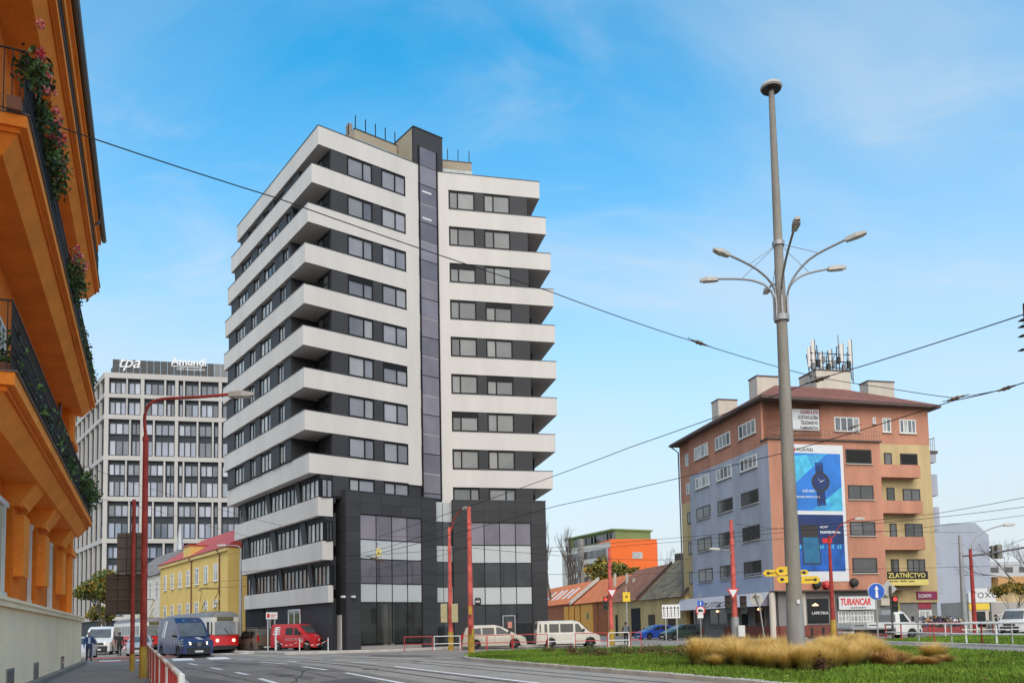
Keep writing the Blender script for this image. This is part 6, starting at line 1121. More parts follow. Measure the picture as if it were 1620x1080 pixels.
# chain posts round the red van
cp = [XY(436, 60.2), XY(474, 58.6), XY(519, 58.0)]
for i, b in enumerate(cp): t = thing('chain_post', b, ['white chain post left of the red van', 'white chain post before the red van', 'white chain post right of the red van'][i], 'post', group='chain posts round the red van'); build(MB().tube([b, b + Vector((0, 0, 1.05))], .035, 8), 'shaft', m_rw['w'], t, 50); build(MB().lathe([(.14, 0), (.14, .04), (.04, .06)], b + Vector((0, 0, .0)), 10), 'foot', m_rw['w'], t)
for i in range(2):
    a, c = cp[i] + Vector((0, 0, .9)), cp[i + 1] + Vector((0, 0, .9)); t = thing('chain', (a + c) / 2, ['red and white chain left of the red van front', 'red and white chain across the red van front'][i], 'chain', group='chains round the red van'); pts = [a.lerp(c, q / 10) - Vector((0, 0, .35 * math.sin(math.pi * q / 10))) for q in range(11)]
    for j in range(10): build(MB().tube([pts[j], pts[j + 1]], .025, 5), 'link', m_rw['r' if j % 2 else 'w'], t)
wb = XY(441.5, 61.5); t = thing('info_stele', wb, 'white upright panel behind the red van', 'panel'); build(MB().box(wb.x - .3, wb.x + .3, wb.y - .05, wb.y + .05, .15, 1.85), 'board', m_wd, t); build(MB().box(wb.x - .32, wb.x + .32, wb.y - .07, wb.y + .07, 0.1, .2), 'base', m_blk2, t)
# spotlights on the shop canopy
for i, (x, y, m_) in enumerate(((1293, 924, m_blk2), (1309, 925, m_rsg), (1352, 921, m_blk2))):
    q = FP.hit(x, y, .3); p = FP.pt(q[0], .3, q[1]); t = thing('spotlight', p, ['black spotlight on the shop canopy next to the mast', 'red spotlight on the shop canopy by the red pole', 'black floodlight on the canopy above the white sign'][i], 'spotlight', group='spotlights on the shop canopy'); build(MB().lathe([(.1, -.3), (.3, -.25), (.42, .15), (.36, .2), (.02, .16)], p, 12, 'y'), 'lamp_body', m_, t, 40); build(MB().tube([p - Vector((0, 0, .5)), p], .05, 5), 'bracket', m_galv, t)
# pole end at the right picture edge
b = PY(1621, 480, 26); t = thing('edge_pole', (b.x, 26, 0), 'dark brown pole cut by the right picture edge', 'pole'); build(MB().tube([(b.x + .03, 26, 0), (b.x + .03, 26, b.z)], .09, 8), 'shaft', M('edge_pole', (.09, .05, .04), .7), t, 50)
for y in (505, 515, 530, 552): q = PY(1618, y, 25.9); build(MB().box(q.x - .04, q.x + .12, 25.85, 26.1, q.z - .012, q.z + .012), 'clamp', m_blk2, t)
# ---------------------------------------------------------------- overhead wires
m_wire = M('wire', (.02, .018, .018), .6, .2, 0)
def wire(pts, r, label, sag=0.0, name='overhead_wire'):
    P = [PY(x, y, d) for x, y, d in pts]; c = sum(P, Vector()) / len(P); t = thing(name, c, label, 'wire', group='overhead wires'); o = []
    for i in range(len(P) - 1):
        for k in range(6): q = k / 6; o.append(P[i].lerp(P[i + 1], q) - Vector((0, 0, sag * 4 * q * (1 - q))))
    build(MB().tube(o + [P[-1]], r, 5), 'cable', m_wire, t); return t
def insul(px, py, d, s, label, rust=True):
    p = PY(px, py, d); t = thing('insulator', p, label, 'insulator', group='insulators on the overhead wires'); m_i = M('insulator_brown', (.10, .06, .035), .5, 0, .3, 8); dr = (Vector((1, .2, -.3)) if px < 1280 else Vector((1, -.4, .26))).normalized() * s
    build(MB().tube([p - dr * 2, p - dr, p - dr * .6, p, p + dr * .6, p + dr, p + dr * 2.2], [.25 * s, .3 * s, .55 * s, .4 * s, .55 * s, .3 * s, .2 * s], 9), 'body', m_i, t, 40); build(MB().tube([p - dr * 3.2 + Vector((0, 0, .3 * s)), p - dr * 2], .1 * s, 5).tube([p + dr * 2.2, p + dr * 3.4], .1 * s, 5), 'hook', m_wire, t)
wire([(-40, 154, 17), (440, 314, 22), (870, 461, 28), (1100, 541, 33), (1290, 596, 38)], .016, 'long wire from the orange house across the tower to the rooftop antennas', .05)
insul(1106, 542, 33, .16, 'dark insulator on the long wire, left of the concrete mast')
wire([(1290, 596, 38), (1400, 613, 36), (1511, 629.5, 34), (1590, 615, 32)], .016, 'wire from the antennas side to the junction above the pink roof', .02)
wire([(1700, 470, 20), (1620, 497, 22), (1300, 598, 30), (1000, 706, 38), (800, 780, 46), (600, 848, 54)], .018, 'thick wire falling from the right edge behind the mast to the tower', .03)
wire([(1700, 585, 22), (1620, 605, 24), (1510, 633, 28), (1240, 716, 36), (880, 800, 46), (560, 885, 56), (380, 905, 60)], .018, 'wire from the right edge past the pink roof down to the tower base', .04)
insul(1511, 630, 30, .14, 'rusty insulator where two wires meet right of the pink roof'); insul(1592, 614, 25, .12, 'dark insulator near the right picture edge'); insul(1297, 600, 31, .17, 'cluster insulator in front of the rooftop lift house'); insul(1350, 675, 33, .1, 'small insulator in front of the top floor windows')
for i, (pts, lb) in enumerate(((((1700, 790, 40), (1454, 821, 46), (1000, 862, 58), (866, 872, 62)), 'low wire crossing the pink front towards the charcoal box'), (((1700, 770, 36), (1480, 812, 44), (1250, 834, 52), (870, 866, 60)), 'second low wire crossing the beige balconies'), (((1090, 884, 60), (968, 884, 62), (745, 866, 50), (527, 880, 60)), 'wire between the red poles across the charcoal boxes'),
        (((866, 908, 62), (1100, 905, 60), (1330, 900, 64), (1620, 893, 66)), 'level wire below the first floor of the pink building'), (((745, 862, 50), (690, 880, 56), (480, 922, 66), (300, 930, 80), (140, 935, 110)), 'contact wire over the tram line'), (((742, 905, 50), (560, 912, 60), (390, 916, 70), (240, 925, 100), (140, 930, 125)), 'second contact wire over the tram line'), (((713, 850, 58), (560, 845, 62), (390, 872, 70), (200, 900, 110)), 'span wire along the lower left windows of the tower'), (((745, 820, 50), (610, 866, 54), (430, 905, 62)), 'stay wire from the bright red pole to the tram wire'),
        (((90, 720, 36), (230, 770, 60), (420, 825, 64), (600, 860, 60)), 'thin wire from the balcony to the tower'), (((80, 770, 34), (240, 805, 70), (400, 850, 68)), 'thin wire passing the office block'), (((1163, 828, 54), (1240, 836, 54), (1545, 842, 70)), 'short wire from the faded red pole to the right'), (((1540, 880, 70), (1620, 852, 60), (1700, 835, 52)), 'wire from the dark red lamp to the right edge'), (((1090, 860, 58), (1260, 850, 56), (1420, 838, 54), (1640, 812, 50)), 'wire across the banner foot'))): wire(pts, .014, lb, .05)
for i, (x, y, d, lb) in enumerate(((1358, 271 + 548, 50, ''),)): pass
insul(475, 888, 63, .22, 'tram wire insulator in front of the tower bands'); insul(860 - 20 - 245, 884, 55, .2, 'tram wire insulator in front of the shop glazing')
# ================================================================ vehicles
def lerp_tab(tab, x):
    if x <= tab[0][0]: return tab[0][1]
    for (a, u), (b, v) in zip(tab, tab[1:]):
        if x <= b: return u + (v - u) * (x - a) / (b - a) if b > a else v
    return tab[-1][1]
m_tyre = M('tyre', (.015, .015, .015), .9, 0, .1, 5); m_rim = M('rim', (.35, .35, .36), .35, .7, .1, 5); m_cglass = glass('car_glass', (.016, .018, .019), .04, 1.45, .3, 1.5); m_wscr = glass('windscreen_glass', (.085, .09, .093), .04, 1.6, .4, 1.2); m_trim = M('car_trim', (.022, .022, .023), .6, 0, .1, 4); m_hl = glass('headlight_glass', (.55, .56, .56), .08, 1.5, .1, 5); m_hlon = M('headlight_lit', (1, .86, .58), .3, 0, 0, emit=1.5); m_tail = M('tail_light', (.4, .012, .012), .2, 0, .1, 4); m_plate = M('plate_white', (.65, .65, .63), .4, 0, 0); m_under = M('underbody', (.01, .01, .01), .9, 0, 0)  # windscreen glass is paler than car glass: reflection put into its base colour
def paint(name, c, rough=.28): return M(name, c, rough, 0, .05, 2, 0, .45, coat=.2)
class Car:
    def __init__(s, prof, L, Wd, belt, k, clear=.22, axles=(.18, .80), wr=.32, nose=.14): s.prof, s.L, s.W, s.belt, s.k, s.cl, s.ax, s.wr, s.nose = prof, L, Wd, belt, k, clear, [a * L for a in axles], wr, nose
    def hw(s, x):
        t = min(x, s.L - x); return s.W / 2 * (1 - s.nose * max(0, 1 - t / .55) ** 2)
    def ring(s, x):
        w = s.hw(x); zt = lerp_tab(s.prof, x); zb = s.cl
        for c in s.ax:
            ra = s.wr + .07; dx = abs(x - c)
            if dx < ra: zb = max(zb, s.wr + math.sqrt(ra * ra - dx * dx))
        bl = min(lerp_tab(s.belt, x), zt - .07); wt = w - max(0, zt - bl - .08) * s.k; zs = min(max(zb + .1, .45), bl - .02)
        return [(0, zb), (w * .9, zb), (w * .985, zb + .02), (w, zs), (w * .995, bl), (wt, zt - .06), (max(.05, wt - .13), zt), (0, zt + .015)]
    def side(s, x, z):
        r = s.ring(x)[3:6]
        for (w0, z0), (w1, z1) in zip(r, r[1:]):
            if z <= z1: return w0 + (w1 - w0) * max(0, (z - z0)) / max(.001, z1 - z0)
        return r[-1][0]
    def body(s):
        xs = sorted(set([round(s.L * i / 44, 3) for i in range(45)] + [round(p[0], 3) for p in s.prof] + [round(c + q * (s.wr + .07), 3) for c in s.ax for q in (-1.0, -.9, -.7, -.35, 0, .35, .7, .9, 1.0)])); m = MB(); xs = [x for x in xs if 0 <= x <= s.L]
        rings = []
        for x in xs:
            r = s.ring(x); full = [(y, z) for y, z in r] + [(-y, z) for y, z in r[-2:0:-1]]; i = len(m.v); m.v += [(s.L / 2 - x, y, z) for y, z in full]; rings.append((i, len(full)))
        for (i, n), (j, _) in zip(rings, rings[1:]):
            for q in range(n): e = (q + 1) % n; m.f.append((i + q, i + e, j + e, j + q)); m.m.append(0)
        for i, n in (rings[0], rings[-1]): m.f.append(tuple(range(i, i + n))); m.m.append(0)
        return m
    def swin(s, pts, sd, off=.012): return [(s.L / 2 - x, sd * (s.side(x, z) + off), z) for x, z in pts]
def car(name, label, cat, spec, px, Y, head, col, side=(), front=None, rear=None, lit=False, z=0.0, lights=(), grille=None, hood_h=.75, bump=None, extra=None, group=None, tail_h=.9, mirrors=True, centre=None, bumpz=(.24, .52)):
    L_, H_ = spec.L, max(p[1] for p in spec.prof); c = centre if centre is not None else XY(px, Y); d = Vector((head[0], head[1], 0)).normalized(); rz = math.atan2(d.y, d.x); t = thing(name, (c.x, c.y, z), label, cat, rz, group)
    body = lpart(spec.body(), 'body', col, t, 32)
    for sd in (1, -1):
        for pts in side:
            m = MB(); m.poly(spec.swin(pts, sd)); lpart(m, 'side_window', m_cglass, t)
    def slope(x0, x1, nm, ins=.1):
        z0, z1 = lerp_tab(spec.prof, x0), lerp_tab(spec.prof, x1); y0, y1 = spec.ring(x0)[6][0] - ins * .2, spec.ring(x1)[6][0] - ins * .5; dx, dz = x1 - x0, z1 - z0; l = math.hypot(dx, dz); nx, nz = -dz / l * .022, dx / l * .022
        if nz < 0: nx, nz = -nx, -nz
        m = MB(); m.quad((L_ / 2 - x0 - nx, y0, z0 + nz + .015), (L_ / 2 - x0 - nx, -y0, z0 + nz + .015), (L_ / 2 - x1 - nx, -y1, z1 + nz + .015), (L_ / 2 - x1 - nx, y1, z1 + nz + .015)); lpart(m, nm, m_wscr, t)
    if front: slope(*front, 'windscreen')
    if rear: slope(*rear, 'rear_window')
    for a in spec.ax:
        for sd in (1, -1):
            x, y = L_ / 2 - a, sd * (spec.hw(a) - .12); k = ('tyre', spec.wr)
            if k not in CACHE: CACHE[k] = MB().lathe([(spec.wr * .62, -.1), (spec.wr * .95, -.1), (spec.wr, -.07), (spec.wr, .07), (spec.wr * .95, .1), (spec.wr * .62, .1)], n=18, axis='y').mesh('tyre', m_tyre, 40); CACHE[('rim', spec.wr)] = MB().lathe([(.001, -.09), (spec.wr * .2, -.105), (spec.wr * .3, -.07), (spec.wr * .58, -.06), (spec.wr * .64, -.095), (spec.wr * .64, .095), (spec.wr * .58, .06), (spec.wr * .3, .07), (spec.wr * .2, .105), (.001, .09)], n=10, axis='y').mesh('rim', m_rim, 40)
            wl_ = put('wheel', CACHE[k], t, Vector((c.x, c.y, z)) + _rot(Vector((x, y, spec.wr)), rz), rz); put('rim', CACHE[('rim', spec.wr)], wl_, Vector((c.x, c.y, z)) + _rot(Vector((x, y, spec.wr)), rz), rz)
    m = MB().box(-L_ / 2 + .3, L_ / 2 - .3, -spec.W / 2 + .3, spec.W / 2 - .3, .18, .5); lpart(m, 'underbody', m_under, t)
    w0 = spec.hw(.05); xf = L_ / 2; b0, b1 = bumpz
    lpart(MB().hexa([(xf - .28, -w0 - .04, b0), (xf + .03, -w0 * .75, b0), (xf + .03, w0 * .75, b0), (xf - .28, w0 + .04, b0), (xf - .28, -w0 - .04, b1), (xf + .05, -w0 * .75, b1), (xf + .05, w0 * .75, b1), (xf - .28, w0 + .04, b1)]), 'front_bumper', bump or col, t)
    lpart(MB().hexa([(-xf + .28, -w0 - .04, b0), (-xf - .03, -w0 * .8, b0), (-xf - .03, w0 * .8, b0), (-xf + .28, w0 + .04, b0), (-xf + .28, -w0 - .04, b1), (-xf - .05, -w0 * .8, b1), (-xf - .05, w0 * .8, b1), (-xf + .28, w0 + .04, b1)]), 'rear_bumper', bump or col, t)
    lpart(MB().box(xf + .052, xf + .062, -.26, .26, b0 + .1, b0 + .22), 'number_plate', m_plate, t); lpart(MB().box(-xf - .062, -xf - .052, -.26, .26, b0 + .1, b0 + .22), 'number_plate', m_plate, t)
    for sd in (1, -1):
        y0, y1 = sd * (w0 * .52), sd * (w0 * .98); zz = hood_h
        lpart(MB().hexa([(xf - .22, y1, zz - .12), (xf + .015, y0, zz - .13), (xf + .015, y0, zz - .14), (xf - .22, y1 * 1.0, zz - .13), (xf - .4, y1 * 1.01, zz + .1), (xf - .05, y0, zz + .02), (xf - .25, y0, zz + .05), (xf - .45, y1 * .98, zz + .1)]), 'headlight', m_hlon if lit else m_hl, t)
        lpart(MB().hexa([(-xf + .16, y1 * 1.015, tail_h - .2), (-xf - .015, y1 * .97, tail_h - .2), (-xf - .015, y1 * .78, tail_h - .2), (-xf + .16, y1 * .8, tail_h - .2), (-xf + .2, y1 * 1.01, tail_h + .25), (-xf + .02, y1 * .96, tail_h + .25), (-xf + .02, y1 * .78, tail_h + .25), (-xf + .2, y1 * .8, tail_h + .25)]), 'tail_light', m_tail, t)
        if mirrors and side:
            mx_ = max(p[0] for p in side[0][:1]) ; x_ = L_ / 2 - side[0][0][0]; z_ = side[0][0][1] + .08; y_ = spec.side(side[0][0][0], z_)
            lpart(MB().hexa([(x_ - .1, sd * y_, z_), (x_ + .02, sd * (y_ + .2), z_), (x_ - .1, sd * (y_ + .22), z_), (x_ - .14, sd * y_, z_), (x_ - .1, sd * y_, z_ + .1), (x_ + .02, sd * (y_ + .2), z_ + .17), (x_ - .1, sd * (y_ + .22), z_ + .17), (x_ - .14, sd * y_, z_ + .1)]), 'mirror', m_trim, t)
    lpart(MB().box(xf - .02, xf + .025, -w0 * .48, w0 * .48, hood_h - .2, hood_h - .04), 'grille', grille or m_trim, t)
    return t
def doorline(t, spec, xs, z0, z1, mat=None):
    for x in xs:
        for sd in (1, -1): q0, q1 = (x, z0), (x, z1); m = MB(); a = spec.swin([(x - .012, z0), (x + .012, z0), (x + .012, z1), (x - .012, z1)], sd, .006); m.poly(a); lpart(m, 'door_seam', mat or m_trim, t)
# high roofed van
sprint = Car([(0, .55), (.06, .95), (.3, 1.12), (1.05, 1.32), (1.75, 2.25), (2.3, 2.56), (2.9, 2.62), (5.7, 2.6), (5.85, 2.5), (5.9, .5)], 5.9, 2.0, [(0, .9), (1.0, 1.15), (5.9, 1.2)], .10, .26, (.17, .79), .36, .1)
sp_side = [[(1.42, 1.25), (2.35, 1.25), (2.35, 1.85), (1.95, 1.88)]]
m_navy = paint('van_navy', (.018, .035, .11))
t = car('delivery_van', 'dark blue high-roof delivery van with white lettering and lit headlights', 'van', sprint, 292, 54.5, (.62, -.78), m_navy, sp_side, (1.07, 1.73), None, True, 0, hood_h=.98, bump=m_trim, bumpz=(.26, .68))
FV = lambda sd: None
def side_text(t, spec, s, x, z, size, sd, mat, sx=1, shear=0):
    c = D.curves.new('t', 'FONT'); c.body = s; c.size = size; c.extrude = .002; c.shear = shear; c.resolution_u = 2; o = D.objects.new('t', c); COL.objects.link(o); me = D.meshes.new_from_object(o.evaluated_get(bpy.context.evaluated_depsgraph_get())); D.objects.remove(o)
    y = spec.side(x, z + size * .3) + .014
    for v in me.vertices:
        a, b, d_ = v.co; xx = (spec.L / 2 - x) + (a * sx if sd < 0 else -a * sx); v.co = (xx, sd * (spec.side(spec.L / 2 - xx, z + b) + .012), z + b)
    me.materials.clear(); me.materials.append(mat); loc, rz = W[t.name]; return put('lettering', me, t, loc, rz)
m_vw = M('van_white_print', (.75, .75, .75), .5, 0, 0)
side_text(t, sprint, 'SHARE', 2.6, .78, .6, -1, m_vw, 1.45); side_text(t, sprint, 'PRIME', 4.2, .82, .5, 1, m_vw, 1.0)
for sd in (1, -1): lpart(MB().poly(sprint.swin([(3.9, 1.3), (4.3, 1.3), (3.9, 2.4), (3.5, 2.4)], sd)), 'white_stripe', m_vw, t); lpart(MB().poly(sprint.swin([(4.45, 1.3), (4.6, 1.3), (4.2, 2.4), (4.05, 2.4)], sd)), 'white_stripe', m_vw, t)
for y0 in (.12, .28): lpart(MB().quad((2.95 - .35, y0, 1.155), (2.95 - .35, y0 + .09, 1.155), (2.95 - .95, y0 + .09 - .1, 1.31), (2.95 - .95, y0 - .1, 1.31)), 'hood_stripe', m_vw, t)
lpart(MB().lathe([(.13, 0), (.13, .02), (.10, .02), (.10, 0)], (2.99, 0, .87), 16, 'x'), 'badge', m_rim, t)
fr = Fr((0, 0), (1, 0)); c = D.curves.new('t', 'FONT'); 
def front_text(t, s, x, z, size, w_, slope, mat):
    c = D.curves.new('t', 'FONT'); c.body = s; c.size = size; c.extrude = .002; c.align_x = 'CENTER'; c.resolution_u = 2; o = D.objects.new('t', c); COL.objects.link(o); me = D.meshes.new_from_object(o.evaluated_get(bpy.context.evaluated_depsgraph_get())); D.objects.remove(o)
    for v in me.vertices: a, b, d_ = v.co; v.co = (x - b * slope, a * w_, z + b)
    me.materials.clear(); me.materials.append(mat); loc, rz = W[t.name]; return put('lettering', me, t, loc, rz)
front_text(t, 'eurowagon', 2.95 - 1.93, 2.36, .17, 1.1, 1.75, m_vw)
doorline(t, sprint, (1.45, 2.45, 3.75), .55, 2.3)
# white van on the left, red van, white van on the right
duc = Car([(0, .6), (.05, 1.0), (.5, 1.2), (.85, 1.3), (1.55, 2.05), (2.1, 2.25), (5.0, 2.27), (5.1, .5)], 5.1, 2.0, [(0, .95), (1, 1.15), (5.1, 1.15)], .08, .26, (.18, .78), .34, .1)
m_wpaint = paint('van_white', (.62, .62, .61)); m_dw = paint('van_offwhite', (.56, .54, .49))
t = car('panel_van', 'white panel van with lit headlights behind the walking man', 'van', duc, 163, 68, (.30, -.95), m_wpaint, [[(1.3, 1.2), (2.1, 1.2), (2.1, 1.8), (1.75, 1.85)]], (.88, 1.53), None, True, 0, hood_h=1.0, bump=m_trim, bumpz=(.26, .7)); doorline(t, duc, (1.25, 2.2, 3.4), .5, 1.9)
traf = Car([(0, .55), (.05, .85), (.55, 1.08), (.95, 1.22), (1.75, 1.82), (2.3, 1.95), (4.65, 1.95), (4.78, .5)], 4.78, 1.9, [(0, .8), (1, 1.05), (4.78, 1.1)], .12, .22, (.17, .80), .33, .13)
m_redv = paint('van_red', (.52, .02, .025))
t = car('red_van', 'bright red delivery van parked behind a chain at the tower', 'van', traf, 476, 61.4, (.84, -.54), m_redv, [[(1.35, 1.13), (2.1, 1.13), (2.1, 1.65), (1.9, 1.68)], [(2.25, 1.15), (3.0, 1.15), (3.0, 1.66), (2.25, 1.66)]], (.98, 1.73), None, False, .15, hood_h=.85, bump=m_trim, bumpz=(.22, .5))
side_text(t, traf, 'ROCKWOOL', 3.0, .72, .3, -1, m_vw, 1.1); doorline(t, traf, (1.3, 2.2, 3.2), .45, 1.1)
for sd in (1, -1):
    for i in range(4): lpart(MB().poly(traf.swin([(3.6, 1.2 + i * .16), (4.4 - i * .1, 1.2 + i * .16), (4.4 - i * .1, 1.27 + i * .16), (3.6, 1.27 + i * .16)], sd)), 'print_line', m_vw, t)
front_text(t, 'ROCKWOOL', 2.39 - .42, 1.03, .14, 1.2, 1.6, m_vw)
t = car('panel_van', 'white van cut by the right picture edge', 'van', duc, 1612, 72, (-.75, -.66), m_wpaint, [[(1.3, 1.2), (2.1, 1.2), (2.1, 1.8), (1.75, 1.85)]], (.88, 1.53), None, False, 0, hood_h=1.0, bump=m_trim, bumpz=(.26, .7))
# minibus and estate in front of the tower
t4 = Car([(0, .55), (.05, .82), (.45, 1.0), (.8, 1.1), (1.5, 1.8), (1.95, 1.93), (4.55, 1.92), (4.66, 1.2), (4.7, .5)], 4.7, 1.84, [(0, .8), (.8, 1.0), (4.7, 1.08)], .12, .24, (.16, .78), .32, .12)
m_cream = paint('minibus_cream', (.58, .55, .48))
t = car('white_minibus', 'dirty white minibus with dark windows right of the tower', 'minibus', t4, 896, 60.6, (1, .1), m_cream, [[(1.2, 1.08), (1.85, 1.08), (1.85, 1.68), (1.62, 1.7)], [(2.0, 1.1), (2.95, 1.1), (2.95, 1.7), (2.0, 1.7)], [(3.05, 1.1), (3.75, 1.1), (3.75, 1.7), (3.05, 1.7)], [(3.9, 1.1), (4.45, 1.1), (4.45, 1.7), (3.9, 1.7)]], (.83, 1.48), (4.58, 4.64), False, 0, hood_h=.8, bump=m_trim, tail_h=.8); doorline(t, t4, (1.95, 3.0, 3.82), .4, 1.85, M('seam_grey', (.2, .19, .17), .6))
mpv = Car([(0, .5), (.06, .76), (.35, .92), (.8, 1.06), (1.75, 1.58), (2.3, 1.72), (3.9, 1.71), (4.35, 1.55), (4.56, 1.05), (4.63, .5)], 4.63, 1.81, [(0, .72), (1, .96), (4.63, 1.02)], .3, .2, (.19, .80), .32, .15)
m_beigec = paint('mpv_beige', (.50, .46, .38))
t = car('beige_mpv', 'beige people carrier behind the red poles in front of the tower', 'car', mpv, 781, 60.2, (1, .1), m_beigec, [[(1.2, 1.05), (2.2, 1.05), (2.2, 1.55), (1.9, 1.53)], [(2.35, 1.04), (3.2, 1.04), (3.2, 1.53), (2.35, 1.53)], [(3.3, 1.05), (4.25, 1.08), (4.1, 1.45), (3.3, 1.52)]], (.84, 1.7), (3.95, 4.33), False, 0, hood_h=.68, bumpz=(.2, .48)); doorline(t, mpv, (1.5, 2.3, 3.25), .4, 1.0, MATS['seam_grey'])
# compact cars
hat = Car([(0, .5), (.05, .66), (.4, .8), (.95, .95), (1.75, 1.38), (2.3, 1.47), (3.4, 1.42), (3.85, 1.1), (4.0, .9), (4.05, .5)], 4.05, 1.72, [(0, .66), (1, .9), (4.05, .96)], .34, .18, (.2, .81), .3, .16)
hs_w = [[(1.3, .95), (2.1, .96), (2.1, 1.33), (1.85, 1.32)], [(2.2, .97), (3.3, .98), (3.15, 1.33), (2.2, 1.35)]]
for nm, lb, px, Y, hd, colr, lit in (('silver_car', 'silver car with lit headlights behind the thin red post', 222, 62, (.35, -.93), paint('car_silver', (.34, .35, .36)), True), ('white_car', 'white car showing behind the corner of the orange house', 126, 55, (.3, -.95), m_wpaint, False), ('blue_car', 'bright blue hatchback parked before the ochre house', 1036, 84, (-.9, -.42), paint('car_blue', (.02, .06, .33)), False), ('black_car', 'black car squeezed between the blue and the dark green car', 1058, 93, (-.5, -.86), paint('car_black', (.012, .012, .014)), False), ('green_car', 'dark green car parked in front of the awning', 1077, 78, (-.93, -.36), paint('car_green', (.02, .035, .028)), False), ('white_car', 'white car with headlights on beyond the market stall', 1535, 98, (-.2, -.98), m_wpaint, True), ('grey_car', 'grey car left of the white van at the right edge', 1578, 92, (-.5, -.86), paint('car_grey', (.22, .22, .22)), False), ('white_car', 'white car far behind the grey signal mast', 1512, 104, (-.2, -.98), m_wpaint, False)):
    t = car(nm, lb, 'car', hat, px, Y, hd, colr, hs_w, (.99, 1.7), (3.45, 3.83), lit, 0, hood_h=.64, bumpz=(.18, .46), tail_h=.8)
bln = Car([(0, .5), (.05, .75), (.4, .92), (.85, 1.08), (1.55, 1.68), (2.1, 1.8), (4.2, 1.78), (4.35, 1.2), (4.4, .5)], 4.4, 1.8, [(0, .75), (1, .98), (4.4, 1.02)], .14, .2, (.19, .80), .32, .13)
t = car('brown_van', 'brown family van with roof bars seen from behind left of the tower', 'van', bln, 405, 65, (-.62, .78), paint('car_brown', (.13, .098, .075)), [[(1.2, 1.04), (2.0, 1.05), (2.0, 1.58), (1.6, 1.58)], [(2.1, 1.05), (3.1, 1.06), (3.1, 1.6), (2.1, 1.6)], [(3.2, 1.07), (4.1, 1.08), (4.0, 1.58), (3.2, 1.6)]], (.9, 1.5), (4.215, 4.335), False, .0, hood_h=.7, tail_h=1.05, bump=m_trim)
for y in (-.62, .62): lpart(MB().tube([(-1.9, y, 1.83), (-1.7, y, 1.9), (.4, y, 1.92), (.6, y, 1.84)], .025, 5), 'roof_bar', m_rim, t)
# flatbed truck
c = XY(1391, 65.5); d = Vector((1, .2, 0)).normalized(); rz = math.atan2(d.y, d.x); t = thing('flatbed_truck', c, 'white flatbed truck with lettered drop sides in front of the shop', 'truck', rz)
cab_ = Car([(0, .55), (.06, 1.0), (.55, 1.25), (.9, 1.35), (1.55, 2.1), (2.0, 2.28), (2.3, 2.27), (2.32, .5)], 2.32, 2.0, [(0, .95), (1, 1.15), (2.32, 1.15)], .1, .32, (.40, 9), .36, .12)
m = cab_.body(); m.v = [(x + 3.1 - 1.16, y, z) for x, y, z in m.v]; lpart(m, 'cab', m_wpaint, t, 32)
for sd in (1, -1): lpart(MB().poly([(x + 1.94, y, z) for x, y, z in cab_.swin([(1.15, 1.3), (1.95, 1.3), (1.95, 1.95), (1.62, 1.98)], sd)]), 'side_window', m_cglass, t); lpart(MB().box(2.1, 2.2, sd * 1.02, sd * 1.25, 1.35, 1.75), 'mirror', m_trim, t)
lpart(MB().quad((3.1 - .9 + .05, .8, 1.4), (3.1 - .9 + .05, -.8, 1.4), (3.1 - 1.5 + .05, -.72, 2.06), (3.1 - 1.5 + .05, .72, 2.06)), 'windscreen', m_cglass, t)
lpart(MB().box(-3.1, .72, -1.02, 1.02, .78, .9), 'bed', m_galv, t); lpart(MB().box(-3.0, 1.4, -.45, .45, .45, .78), 'chassis', m_trim, t)
m_drop = M('drop_side', (.55, .55, .53), .6, 0, .2, 3)
for sd in (1, -1):
    for q in range(3): x0 = -3.1 + q * 1.27; s_ = lpart(MB().box(x0 + .01, x0 + 1.26, sd * 1.02 - .02, sd * 1.02 + .02, .9, 1.32), 'drop_side', m_drop if q else m_galv, t); lpart(MB().box(x0 + .2, x0 + 1.0, sd * 1.045 - .004, sd * 1.045 + .004, 1.06, 1.15), 'print_line', m_txt, t)
lpart(MB().box(-3.12, -3.08, -1.0, 1.0, .9, 1.32), 'tail_gate', m_drop, t); lpart(MB().box(.68, .74, -.98, .98, .9, 1.9), 'headboard', m_galv, t); lpart(MB().box(-3.1, -2.9, -.95, .95, .5, .66), 'rear_bumper', m_wd, t)
for x, sd in ((2.17, 1), (2.17, -1), (-1.6, 1), (-1.6, -1)):
    k = .36
    if ('tyre', k) not in CACHE: pass
    p = Vector((c.x, c.y, 0)) + _rot(Vector((x, sd * .86, k)), rz); wl_ = put('wheel', CACHE[('tyre', k)], t, p, rz); put('rim', CACHE[('rim', k)], wl_, p, rz)
for sd in (1, -1): lpart(MB().box(3.06, 3.12, sd * .55 - .2, sd * .55 + .2, .85, 1.05), 'headlight', m_hl, t)
lpart(MB().hexa([(2.85, -1.03, .3), (3.14, -.8, .3), (3.14, .8, .3), (2.85, 1.03, .3), (2.85, -1.03, .72), (3.16, -.8, .72), (3.16, .8, .72), (2.85, 1.03, .72)]), 'front_bumper', m_trim, t)
